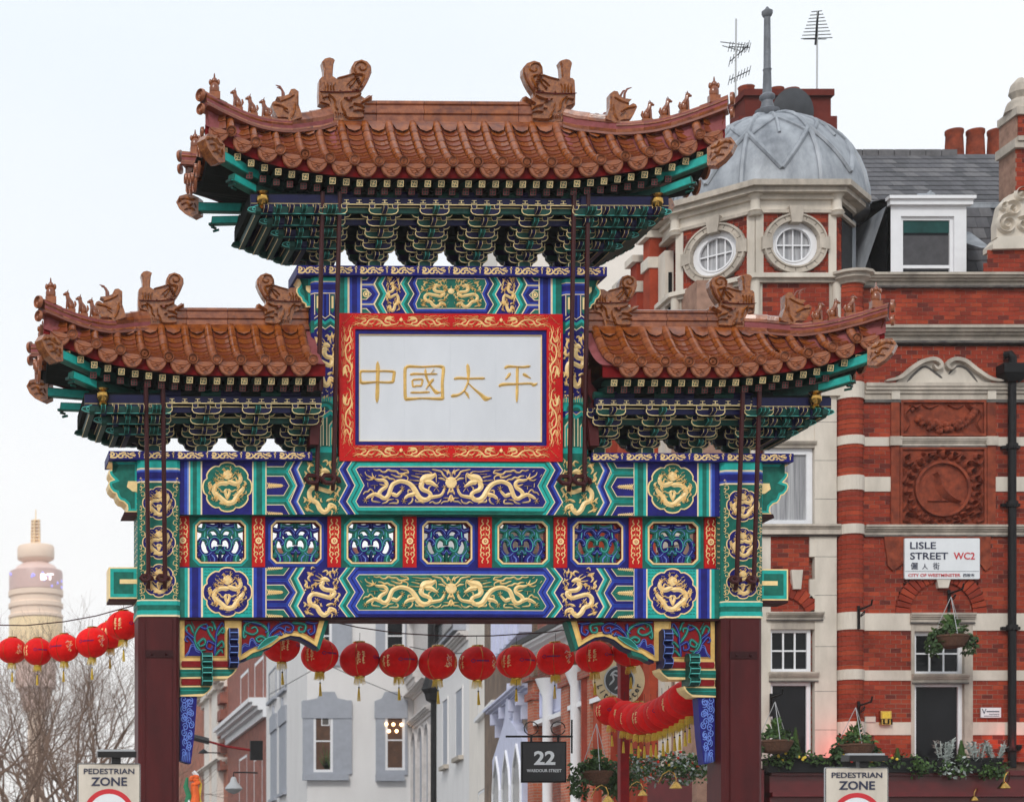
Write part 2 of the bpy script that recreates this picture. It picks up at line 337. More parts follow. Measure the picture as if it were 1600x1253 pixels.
PEARL = [([(1545,215),(1545,260),(1545,310),(1545,350),(1545,390)], [90,130,150,110,60]), ([(1545,140),(1545,230)], [14,40]), ([(1230,95),(1300,110),(1380,132),(1410,182),(1460,232),(1500,270)], 15), ([(1330,232),(1400,242),(1450,275)], 16), ([(1330,180),(1380,190)], 14),
 ([(1400,95),(1470,130),(1475,185)], 14), ([(1480,95),(1500,140),(1505,170)], 13), ([(1545,380),(1560,440),(1500,442),(1478,492)], 18), ([(1545,430),(1590,470)], 18), ([(1520,490),(1552,532),(1540,605)], 16)]
# coiled front-facing dragon (medallion), centre 0,0 radius 100
_m = lambda L: [([((a-362)/1.80, (b-265)/1.80) for a, b in p], ([q/1.8 for q in w_] if isinstance(w_, list) else w_/1.8)) for p, w_ in L]
DM = _m([([(362,215),(430,240),(468,215),(466,180),(445,160)], [40,38,34,28,18]), ([(375,240),(310,235),(262,262),(254,308),(290,342),(320,368),(362,398),(415,385),(445,330),(482,292),(500,262)], [40,36,36,38,38,38,42,40,38,34,20]),
 ([(362,130),(362,160),(362,205)], [40,72,60]), ([(345,150),(332,108)], [12,8]), ([(380,150),(402,108)], [12,8]), ([(335,188),(310,170),(292,150)], [12,8,6]), ([(335,200),(300,190),(272,168)], [12,9,6]), ([(338,215),(290,215),(262,195)], [14,10,6]),
 ([(388,190),(410,170),(425,150)], [12,8,6]), ([(390,205),(415,195),(430,180)], [12,8,6]), ([(362,285),(345,300),(352,335),(362,370)], [18,24,22,10]), ([(362,285),(380,300),(372,335),(362,370)], [18,24,22,10]),
 ([(350,310),(315,305),(300,285),(272,270)], [14,12,10,8]), ([(376,305),(410,300),(425,290),(455,300)], [14,12,10,8])])
for _x, _y, _a in ((262,205,.3), (505,255,.9), (262,358,.2), (455,372,.5), (452,162,1.)): DM += [([(a, b) for a, b in p], w_) for p, w_ in [(q[0], q[1]) for q in _m(claw(_x, _y, 22, _a, 11))]]
DM += _m([([(222,235),(232,262),(215,275),(225,300)], 9), ([(215,310),(235,340)], 8), ([(495,215),(512,235),(500,255)], 9), ([(480,330),(500,318)], 10), ([(268,130),(292,140)], 14), ([(430,130),(455,128)], 14), ([(345,98),(380,98)], 12), ([(345,430),(380,430)], 12), ([(330,412),(300,395),(310,410)], 9), ([(405,410),(430,425)], 8), ([(480,355),(492,372)], 9)])
_r = random.Random(6)
for _k in range(60):
    _a, _d = _r.uniform(0, 6.283), _r.uniform(44, 88); _x, _y = _d*math.cos(_a), _d*math.sin(_a); _t = _a+_r.choice((1.2, -1.2)); _l = _r.uniform(7, 13)
    DM.append(([(_x, _y), (_x+_l*math.cos(_t), _y+_l*math.sin(_t)), (_x+_l*1.7*math.cos(_t+.7), _y+_l*1.7*math.sin(_t+.7))], _r.uniform(2.2, 4.2)))
# standing S dragon, box -100..100
_s = lambda L: [([((a-500)/1.55, (b-1035)/1.75) for a, b in p], ([q/1.7 for q in w_] if isinstance(w_, list) else w_/1.7)) for p, w_ in L]
DS = _s([([(510,950),(490,985),(520,1015),(575,1022),(598,1045),(560,1075),(500,1062),(430,1048),(395,1080),(405,1125),(455,1150),(480,1190),(515,1212),(550,1190),(560,1160),(600,1172),(612,1195)], [50,40,38,38,38,38,38,38,40,42,42,44,42,36,30,24,12]),
 ([(485,945),(520,935),(560,950)], [40,46,20]), ([(530,960),(555,985)], [26,14]), ([(490,962),(450,975),(415,988)], [14,10,8]), ([(490,948),(450,945),(425,940)], [14,10,8]), ([(495,935),(465,918),(440,905)], [14,10,8]), ([(505,925),(490,905),(465,890)], [12,8,6]),
 ([(560,1030),(600,1010),(612,995)], [26,20,12]), ([(440,1080),(460,1100)], [26,16]), ([(410,1140),(385,1165)], [26,16]), ([(530,1140),(570,1125),(595,1130)], [26,18,12])])
for _x, _y, _a in ((612,992,.3), (462,1104,.9), (382,1172,.2), (602,1125,.5), (610,1200,1.)): DS += _s(claw(_x, _y, 22, _a, 11))
DS += _s([([(597,870),(597,915)], [30,34,10]), ([(570,880),(560,900),(575,930)], 9), ([(625,885),(618,910)], 9), ([(580,960),(590,985)], 9), ([(375,880),(400,900),(385,930),(405,955)], 11), ([(355,940),(375,965),(360,985),(385,1010)], 11), ([(395,985),(405,1010)], 10), ([(620,1040),(640,1055),(620,1085),(632,1110)], 10), ([(345,1110),(365,1130),(350,1150)], 10), ([(500,880),(530,870),(545,890),(530,905)], 10), ([(440,875),(420,880)], 12), ([(480,1120),(495,1150)], 9), ([(560,1100),(580,1080)], 9), ([(350,1180),(400,1200),(430,1212)], 9), ([(640,1150),(630,1175)], 9)])
for _k in range(46):
    _x, _y = _r.uniform(-88, 80), _r.uniform(-98, 98); _t = _r.uniform(0, 6.28); _l = _r.uniform(8, 14)
    if abs(_x) > 35 or abs(_y) > 60: DS.append(([(_x, _y), (_x+_l*math.cos(_t), _y+_l*math.sin(_t)), (_x+_l*1.7*math.cos(_t+.8), _y+_l*1.7*math.sin(_t+.8))], _r.uniform(3, 5)))
def relief(mb, T, strokes, y, h, sw, n=3):
    for pts, wd in strokes:
        P = [T(a, b) for a, b in pts]
        ww = [q*sw for q in wd] if isinstance(wd, list) else [wd*sw*1.2, wd*sw*1.9, wd*sw*1.8, wd*sw*.9]
        mb.ribbon(P, ww, y, h, n if len(P) > 2 else 1)
def lobes(cx, cz, r, n=8, k=6, rz=None):
    rz = rz or r; out = []
    for i in range(n):
        a = 2*math.pi*i/n+math.pi/2
        for j in range(k):
            t = a-math.pi/n+2*math.pi/n*j/k; u = (j/k-.5)*2
            rr = .90+.10*math.sqrt(max(0, 1-u*u)); out.append((cx+r*rr*math.cos(t), cz+rz*rr*math.sin(t)))
    return out
# ---------------------------------------------------------------- big columns
YB, YL, YU = -.24, -.24, -.27       # front planes: upper beam, lower beam, upper columns
def colsec(cx, hw, ch, z0, z1, mb, hy=None):
    hy = hy or hw
    sec = [(cx-hw+ch, -hy), (cx+hw-ch, -hy), (cx+hw, -hy+ch), (cx+hw, hy-ch), (cx+hw-ch, hy), (cx-hw+ch, hy), (cx-hw, hy-ch), (cx-hw, -hy+ch)]
    n = 8; mb.add([(a, b, z0) for a, b in sec]+[(a, b, z1) for a, b in sec], [(i, (i+1) % n, n+(i+1) % n, n+i) for i in range(n)]+[tuple(reversed(range(n))), tuple(range(n, 2*n))])
HW = .325
xl = g(215.5, 800, -HW)[0]; CXL = xl+HW
def zc(py, y=-HW): return g(246, py, y)[1]
for sgn in (1, -1):
    mb = MB().use('maroon'); c = CXL*sgn
    colsec(c, HW-.01, .05, 0.45, zc(963), mb)
    col = mb.build('column', gate)
    mb = MB().use('maroon'); mb.box(c-.20, c+.20, -HW-.018, -HW+.02, .45, zc(966)); mb.build('face_plate', col)
    mb = MB().use('maroon_dark'); zz = zc(1022); mb.box(c-.21, c+.21, -HW-.034, -HW-.012, zz-.05, zz+.06)
    for q in (-.11, .11): mb.ball((c+q, -HW-.036, zz), .025, 6, 4)
    mb.build('bolted_plate', col)
    mb = MB().use('stone'); colsec(c, HW+.16, .04, 0, .3, mb); colsec(c, HW+.09, .04, .3, .46, mb); mb.build('stone_base', col)
    # painted sleeve
    mb = MB(); L_ = [('teal_dark', 708, 717), ('teal', 717, 731), ('cream_line', 731, 733.5), ('blue_light', 733.5, 735.5), ('blue', 735.5, 738), ('navy', 738, 748), ('blue', 748, 751.5), ('cream_line', 751.5, 754), ('teal_dark', 754, 936.5), ('cream_line', 936.5, 938.5), ('teal', 938.5, 945), ('teal_dark', 945, 953), ('teal', 953, 960), ('cream_line', 960, 963)]
    for m_, a, b in L_: mb.use(m_); colsec(c, HW+(0 if m_ == 'teal_dark' and a > 750 else .006), .055, zc(b), zc(a), mb)
    sleeve = mb.build('painted_sleeve', gate)
    mb = MB(); yf = -HW-.002
    for k, py in enumerate((786, 847.5, 907)):
        z = zc(py); R_ = .262
        mb.use('teal_dark'); mb.use('gold'); mb.poly(lobes(c, z, R_, 8), yf-.003, yf); mb.use('navy'); mb.poly(lobes(c, z, R_-.017, 8), yf-.006, yf)
    mb.build('medallion_ground', sleeve)
    mb = MB().use('gold')
    for k, py in enumerate((786, 847.5, 907)):
        z = zc(py); relief(mb, lambda a, b: (c+a*.00235, z-b*.00235), DM, yf-.007, .014, .0027)
    for k, py in enumerate((757, 770, 801, 815, 832, 862, 878, 893, 921, 931)):
        z = zc(py)
        for s2 in (-1, 1):
            q = [(0, 0), (-.05, .02), (-.07, -.03), (-.03, -.05), (-.02, -.02)]
            mb.ribbon([(c+s2*(.29+a), z+b) for a, b in q], .012, yf, .008, 3)
            mb.ribbon([(c+s2*(.30+a*.5), z+.055-b) for a, b in q], .012, yf, .008, 3)
    # gold scroll on the side faces
    side = MB().use('gold')
    for j, py in enumerate(range(760, 936, 9)):
        z = zc(py)
        for yy in (-.2, -.05, .1):
            side.add([(c-HW-.004, yy-.05, z), (c-HW-.004, yy+.03, z+.02), (c-HW-.004, yy+.05, z+.05), (c-HW-.004, yy+.02, z+.032), (c-HW-.004, yy-.06, z+.02)], [(0, 1, 2, 3, 4)])
    mb.build('gold_relief', sleeve); side.build('side_scrolls', sleeve)
# ---------------------------------------------------------------- beams
def zig(x, amp, ys, notch):       # px zig-zag: x at notch rows, x+amp elsewhere
    return [(x+(0 if i in notch else amp), y) for i, y in enumerate(ys)]
def beam(y0, y1, yf, yback, name, ctop, cbot, zx, pal, ins):
    """y0,y1 photo rows; zig-zag rows; pal = (main dark, main mid, second dark, second mid, lozenge ground, panel ground, tab ground)"""
    A, Am, Bq, Bm, LZ, PN, TB = pal
    zt, zb = g(700, y0, yf)[1], g(700, y1, yf)[1]; xe = -g(279, 760, yf)[0]
    mb = MB().use(A); mb.box(-xe, xe, yf, yback, zb, zt); bm_ = mb.build(name, gate)
    H = y1-y0; ys = [y0, y0+H*.22, y0+H*.5, y0+H*.78, y1]; t = .004
    def paint(mb):
        def P(pts, m, k): mb.use(m); mb.poly(gl(pts, yf), yf-t*k, yf+.002)
        def V(a, b, m, k=1): P([(a, y0), (b, y0), (b, y1), (a, y1)], m, k)
        for a, b, m in ins: V(a, b, m, 1)
        # tabs section 416.5 .. 463
        P([(416.5, y0), (463, y0), (463, y1), (416.5, y1)], A, 1)
        dH = H*.28
        for c in (y0+H*.0, y0+H*.5, y0+H*1.0):
            for (dx, dy, m, k) in ((13, dH, 'cream_line', 2), (12, dH-1.2, Am, 3), (7.5, dH-5, A, 4), (2, dH-9.5, 'cream_line', 5), (.8, dH-10.7, TB, 6)):
                top = max(y0, c-dy); bot = min(y1, c+dy); pts = []
                xt = 442+dx*.6; xp = 450+dx
                def xat(y): u = abs(y-c)/dy if dy else 0; return xp-(xp-xt)*u
                pts = [(416.5, top), (xat(top), top)]+([(xp, c)] if top < c < bot else [])+[(xat(bot), bot), (416.5, bot)]
                P(pts, m, k)
        def band(xa, aa, xb, ab, m, k):
            l_ = zig(xa, aa, ys, (1, 3)); r_ = zig(xb, ab, ys, (1, 3)); P(l_+r_[::-1], m, k)
        band(452, 10.5, 454, 10.5, 'cream_line', 8); band(453.5, 10.5, 458, 10.5, Bq, 9); band(458, 10.5, 461.5, 10.5, Bm, 9); band(461.5, 10.5, 463.2, 10.8, 'blue_light' if Bm == 'blue' else 'teal_pale', 9); band(463.2, 10.8, 465, 11, 'cream_line', 10)
        band(465, 11, 529, 13, LZ, 9)
        band(527.6, 13, 529.6, 13, 'cream_line', 10); band(529.4, 13, 534, 13, Bm, 10); band(534, 13, 540, 13, Bq, 10); band(540, 13, 541.5, 13, 'cream_line', 11); band(541.4, 13, 547, 13, Am, 10)
        band(547, 13, 560, 13, A, 9)
        # centre panel, left half reaching the axis
        X1 = 703.35
        P([(548, y0), (X1, y0), (X1, y1), (560, y1), (547, ys[3]), (560, ys[2]), (547, ys[1]), (560, y0)], A, 8)
        nt_ = [(ctop, ys)]
        def inner(d, m, k):
            P([(560-d*.4, ctop-d), (X1, ctop-d), (X1, cbot+d), (560-d*.4, cbot+d), (555.5-d, ys[3]), (568.5-d, ys[2]), (555.5-d, ys[1])], m, k)
        inner(8.5, A, 11); inner(6.5, Am, 12); inner(1.2, 'cream_line', 13); inner(0, PN, 14)
    both(paint).build('painted_bands', bm_)
    return bm_
UB = beam(714.5, 804, YB, .24, 'upper_beam', 731, 792, 0, ('teal_dark', 'teal', 'navy', 'blue', 'teal_dark', 'navy', 'navy'),
    [(279, 288, 'navy'), (288, 292.5, 'blue'), (292.5, 295, 'blue_light'), (295, 297, 'cream_line'), (297, 301, 'teal'), (301, 307.5, 'teal_dark'), (307.5, 313.5, 'teal'), (313.5, 315.8, 'cream_line'), (315.8, 394, 'navy'), (394, 396, 'cream_line'), (396, 400.5, 'teal'), (400.5, 409.5, 'teal_dark'), (409.5, 414.6, 'teal'), (414.6, 416.6, 'cream_line')])
LB = beam(887, 964, YL, .24, 'lower_beam', 899, 953, 0, ('navy', 'blue', 'teal_dark', 'teal', 'navy', 'teal_dark', 'teal_dark'),
    [(279, 288.5, 'teal_dark'), (288.5, 293.5, 'teal'), (293.5, 296, 'cream_line'), (296, 300, 'blue'), (300, 310, 'navy'), (310, 314, 'blue'), (314, 317, 'cream_line'), (317, 394, 'teal'), (394, 396, 'cream_line'), (396, 401, 'blue'), (401, 410, 'navy'), (410, 414.6, 'blue'), (414.6, 416.6, 'cream_line')])
def beam_gold(bm_, yf, y0, y1, dy0, sy, medy, medm, squarem):
    yy = yf-.004*14
    def T(a, b): return g(550+a/10, dy0+b/10*sy, yf)
    def dr(mb): mb.use('gold'); relief(mb, T, DL, yy, .022, .00105)
    both(dr).build('dragon_relief', bm_)
    mb = MB().use('gold'); relief(mb, T, PEARL, yy, .02, .00105); mb.join(mb.mirror()); mb.build('pearl_relief', bm_)
    def med(mb):
        x, z = g(355, medy, yf); R_ = .385
        if squarem:
            mb.use('teal_dark')
            for i in range(15):
                for j in range(14):
                    cx_, cz_ = g(321+i*5, y0+4+j*5.2, yf)
                    if math.hypot(cx_-x, cz_-z) > .385: mb.ribbon([(cx_-.02, cz_), (cx_, cz_+.018), (cx_+.02, cz_)], .011, yf-.004, .004, 2)
        mb.use('gold'); mb.poly(lobes(x, z, R_+.005, 8), yf-.016, yf); mb.use(medm); mb.poly(lobes(x, z, R_-.018), yf-.019, yf)
        mb.use('gold'); relief(mb, lambda a, b: (x+a*.0034, z-b*.0034), DM, yf-.02, .02, .0036)
    both(med).build('dragon_medallion', bm_)
    def loz(mb):
        mb.use('gold')
        cxx = 503 if yf == YB else 503
        relief(mb, lambda a, b: g(cxx+a*.30, (y0+y1)/2+b*(y1-y0)*.0046, yf), DS, yf-.04, .02, .0030)
    both(loz).build('lozenge_dragon', bm_)
    for c, lo, hi in ((y0, 0, 1), ((y0+y1)/2, -1, 1), (y1, -1, 0)):
      def tabs(mb):
            mb.use('gold')
            for i in range(8):
                for s in (-1, 1):
                    if lo <= s*.5 <= hi: mb.ribbon([g(420+i*3, c, yf), g(416.5+i*3, c+s*(5.2-i*.35), yf)], [.03, .02, .006], yf-.024, .01, 1, taper=False)
            if lo < 0 < hi: mb.ribbon([g(418, c, yf), g(445, c, yf)], [.03, .045, .01], yf-.024, .012, 1)
      both(tabs).build('tab_plume', bm_)
beam_gold(UB, YB, 714.5, 804, 725, 1.0, 761, 'teal_dark', False)
beam_gold(LB, YL, 887, 964, 892.5, .915, 925, 'navy', True)
# dark maroon edge under the lower beam
mb = MB().use('maroon_dark'); z = g(700, 963.5, YL)[1]; xe = -g(279, 760, YL)[0]; mb.box(-xe, xe, YL+.01, .2, z-.045, z-.002); mb.build('bottom_rail', gate)
# ---------------------------------------------------------------- lattice row
YF = -.06
zt_, zb_ = g(700, 803, YF)[1], g(700, 887, YF)[1]
DIV = [(280, 299), (396.5, 416.5), (514, 534.5), (632, 653), (749.5, 770.5), (867, 888), (985, 1005.5), (1103, 1124)]
xs_ = [(g(a, 845, YF)[0], g(b, 845, YF)[0]) for a, b in DIV]
xs_ = [((xs_[i][0]-xs_[7-i][1])/2, (xs_[i][1]-xs_[7-i][0])/2) for i in range(8)]
for a, b in xs_:
    mb = MB().use('red_paint'); mb.box(a, b, YF-.03, .12, zb_, zt_); dv = mb.build('red_divider', gate)
    mb = MB().use('gold'); c = (a+b)/2; zc_ = (zt_+zb_)/2-.01
    for sx in (-1, 1):
        for sz in (-1, 1):
            T = lambda p: (c+sx*(p[0]-1165)*-.00105, zc_-sz*(p[1]-465)*.00103)
            for pts in ([(1130,130),(1118,165),(1140,200),(1110,232),(1098,270),(1130,297),(1152,270),(1135,248)], [(1112,285),(1098,325),(1112,368),(1145,370),(1140,340)], [(1165,300),(1165,420)], [(1105,370),(1110,400),(1098,425)]):
                mb.ribbon([T(p) for p in pts], .017, YF-.03, .008, 3)
    mb.poly(circ(c, zc_, .052, 14), YF-.038, YF-.03); mb.use('red_paint'); mb.poly(circ(c, zc_, .024, 10), YF-.041, YF-.03); mb.use('gold'); mb.poly(circ(c, zc_, .013, 8), YF-.045, YF-.03)
    mb.ribbon([(c-.08, zc_), (c+.08, zc_)], [.005, .03, .03, .005], YF-.03, .006, 1)
    mb.build('gold_scroll', dv)
LAT = [([(350,190),(338,260),(332,330),(320,410)], 46, 0), ([(330,215),(450,235),(520,225),(572,200)], 42, 1), ([(572,380),(545,310),(490,262),(420,268),(372,310),(385,355)], 34, 2), ([(572,490),(562,425),(500,385),(440,400),(402,460),(400,530),(440,582),(500,560),(500,520)], 38, 3),
 ([(262,430),(300,400),(352,420),(380,470),(345,490)], 34, 4), ([(262,430),(240,500),(258,580),(310,640),(380,645),(440,600)], 36, 5), ([(300,640),(330,700),(320,745)], 60, 6), ([(430,640),(480,690),(478,745)], 56, 7), ([(500,600),(540,605),(572,560)], 30, 8), ([(572,590),(572,745)], 26, 9),
 ([(205,262),(300,285),(345,250)], 36, 10), ([(215,655),(270,640)], 44, 11), ([(535,345),(572,400)], 30, 12), ([(572,190),(572,250)], 40, 13), ([(400,330),(440,390)], 30, 14), ([(205,560),(250,540)], 26, 15), ([(205,480),(245,480)], 24, 16), ([(400,650),(420,745)], 40, 17), ([(545,530),(600,530)], 26, 18)]
for i in range(7):
    a, b = xs_[i][1], xs_[i+1][0]; cA, cM = (('teal_dark', 'teal') if i % 2 == 0 else ('navy', 'blue')); q = (b-a)/.955
    x0, x1 = a+.105*q, b-.105*q; z0, z1 = g(700, 880, YF)[1], g(700, 815.5, YF)[1]; c = (a+b)/2
    def oct_(d, ch): X0, X1, Z0, Z1 = x0-d, x1+d, z0-d, z1+d; return [(X0+ch, Z0), (X1-ch, Z0), (X1, Z0+ch), (X1, Z1-ch), (X1-ch, Z1), (X0+ch, Z1), (X0, Z1-ch), (X0, Z0+ch)]
    mb = MB().use(cA); O = oct_(-.01, .07)
    ou = [(x0+.07, zb_), (x1-.07, zb_), (b, zb_+.1), (b, zt_-.1), (x1-.07, zt_), (x0+.07, zt_), (a, zt_-.1), (a, zb_+.1)]
    mb.ring([(a, zb_), (b, zb_), (b, zb_), (b, zt_), (b, zt_), (a, zt_), (a, zt_), (a, zb_)], O, YF, .06)
    mb.use(cM); mb.ring(oct_(.052, .10), O, YF-.006, YF+.001); mb.use('gold'); mb.ring(oct_(.014, .078), O, YF-.02, YF+.001)
    mb.use('soffit_red'); mb.ring(O, oct_(-.018, .072), YF+.0, .05)
    lp = mb.build('lattice_panel', gate)
    mb = MB(); sc = (x1-x0)/780.
    scz = (z1-z0)/600.
    for pts, wd, k in LAT:
        m1 = 'bk_navy' if (k+i) % 2 else 'teal_dark'
        for sx in (-1, 1):
            P = [(c+sx*(p[0]-572)*sc*1.02, (z0+z1)/2-(p[1]-462)*scz) for p in pts]
            wq = wd*sc*2.15; mb.use('navy' if (k+i) % 2 else 'teal_dark'); mb.ribbon(P, wq, -.0-.001*k, .03, 4, taper=False, flat=True); mb.ribbon(P, wq, .03, .03, 4, taper=False, flat=True)
            mb.use('blue_light' if k % 3 else 'teal_pale'); mb.ribbon(P, wd*sc*.34, -.03-.001*k, .006, 4)
    mb.build('openwork_scroll', lp)
# ---------------------------------------------------------------- capping strips with running scroll
def strip(x0, x1, pyt, pyb, yf, name='capping_strip'):
    zt, zb = g(700, pyt, yf)[1], g(700, pyb, yf)[1]
    mb = MB().use('navy'); mb.box(x0, x1, yf, -yf, zb, zt); p = mb.build(name, gate)
    mb = MB().use('gold'); n = max(1, round((x1-x0)/.50)); u = (x1-x0)/n; H = zt-zb; zm = (zt+zb)/2
    for i in range(n):
        X = x0+i*u; T = lambda a, b: (X+a*u, zm+b*H)
        for pts, w_ in (([(.04,.28),(.12,.30),(.16,.1),(.12,-.05),(.05,-.25),(.18,-.3),(.26,-.12),(.34,.15),(.44,.3),(.52,.2)], .026), ([(.02,.05),(.08,.12),(.05,-.1)], .018), ([(.40,.32),(.34,.22),(.30,.3)], .016), ([(.64,-.02),(.74,.06),(.80,-.02)], .02), ([(.46,-.28),(.52,-.2),(.50,-.32)], .018), ([(.26,-.12),(.33,-.3),(.42,-.22),(.40,-.02),(.48,.05),(.56,-.1),(.62,-.3),(.72,-.25)], .022), ([(.54,.32),(.60,.12),(.68,.25),(.76,.3)], .02), ([(.60,.10),(.70,-.02),(.78,-.18)], .018), ([(.18,.3),(.25,.12),(.22,-.02)], .014),
                        ([(.86,.3),(.90,.08),(.90,-.3)], .016), ([(.95,.28),(.90,.06)], .014)):
            mb.ribbon([T(a, b) for a, b in pts], w_, yf, .008, 3)
        mb.poly(circ(X+.905*u, zm+.36*H, .012, 6), yf-.006, yf)
    mb.build('gold_scroll', p); return p
YS = -.36
strip(g(464, 420, YS)[0], -g(464, 420, YS)[0], 416, 430.5, YS)
xin = g(488, 712, YS)[0]
strip(g(170, 712, YS)[0], xin, 706.5, 719.5, YS); strip(-xin, -g(170, 712, YS)[0], 706.5, 719.5, YS)
# ---------------------------------------------------------------- top beam
yT = -.24
zt, zb = g(700, 429, yT)[1], g(700, 492, yT)[1]; xe = -g(529, 460, yT)[0]
mb = MB().use('navy'); mb.box(-xe, xe, yT, .24, zb, zt); TBm = mb.build('top_beam', gate)
def tp(mb):
    y0, y1 = 430, 491; H = y1-y0; ys = [y0, y0+H*.24, y0+H*.5, y0+H*.76, y1]; t = .004
    def P(pts, m, k): mb.use(m); mb.poly(gl(pts, yT), yT-t*k, yT+.002)
    for a, b, m in ((529, 538, 'teal_dark'), (538, 543, 'teal'), (543, 546, 'cream_line'), (546, 550, 'blue'), (550, 558, 'navy'), (558, 563, 'blue'), (563, 565.5, 'cream_line')): P([(a, y0), (b, y0), (b, y1), (a, y1)], m, 1)
    for c in (y0, (y0+y1)/2, y1):
        for dx, dy, m, k in ((13, 15, 'cream_line', 2), (12, 14, 'blue', 3), (8, 11, 'navy', 4), (1.5, 8.5, 'cream_line', 5), (.2, 7.3, 'teal_dark', 6)):
            top = max(y0, c-dy); bot = min(y1, c+dy); xp = 579+dx; xt = xp-8
            xat = lambda y: xp-(xp-xt)*abs(y-c)/dy
            P([(565.5, top), (xat(top), top)]+([(xp, c)] if top < c < bot else [])+[(xat(bot), bot), (565.5, bot)], m, k)
        mb.use('gold')
        if y0 < c < y1: mb.ring(circ(*g(571.5, c, yT), .05, 12), circ(*g(571.5, c, yT), .035, 12), yT-.03, yT); mb.poly(circ(*g(571.5, c, yT), .024, 8), yT-.032, yT)
    def band(xa, aa, xb, ab, m, k): P(zig(xa, aa, ys, (1, 3))+zig(xb, ab, ys, (1, 3))[::-1], m, k)
    band(583, 8, 585, 8, 'cream_line', 8); band(585, 8, 590, 8, 'teal_dark', 8); band(590, 8, 595, 8, 'teal', 9); band(595, 8, 596.5, 8, 'cream_line', 10); band(596.5, 8, 624, 9, 'navy', 8)
    band(624, 9, 625.5, 9, 'cream_line', 10); band(625.5, 9, 630, 9, 'teal', 9); band(630, 9, 636, 9, 'teal_dark', 9); band(636, 9, 637.4, 9, 'cream_line', 10); band(637.4, 9, 641, 9, 'navy', 9); band(641, 9, 648, 9, 'blue', 9)
    def inner(d, m, k): P([(651-d*.5, 438-d), (703.4, 438-d), (703.4, 483+d), (651-d*.5, 483+d), (649-d, ys[3]), (656-d, ys[2]), (649-d, ys[1])], m, k)
    inner(8, 'navy', 11); inner(5, 'blue', 12); inner(1.3, 'cream_line', 13); inner(0, 'teal_dark', 14)
both(tp).build('painted_bands', TBm)
def tg(mb):
    mb.use('gold')
    relief(mb, lambda a, b: g(678+b*.20*0+a*.23, 460+b*.21, yT), DS, yT-.058, .018, .0021)
    pass
def tg2(mb):
    mb.use('gold')
    relief(mb, lambda a, b: g(613-a*.12, 460+b*.27, yT), DS, yT-.042, .018, .0019)
both(tg).build('dragon_relief', TBm); both(tg2).build('dragon_relief', TBm)
mb = MB().use('gold'); relief(mb, lambda a, b: g(703.4+(a-1545)*.07, 447+(b-100)*.05, yT), PEARL[:3], yT-.058, .016, .0007); mb.join(mb.mirror()); mb.build('pearl_relief', TBm)
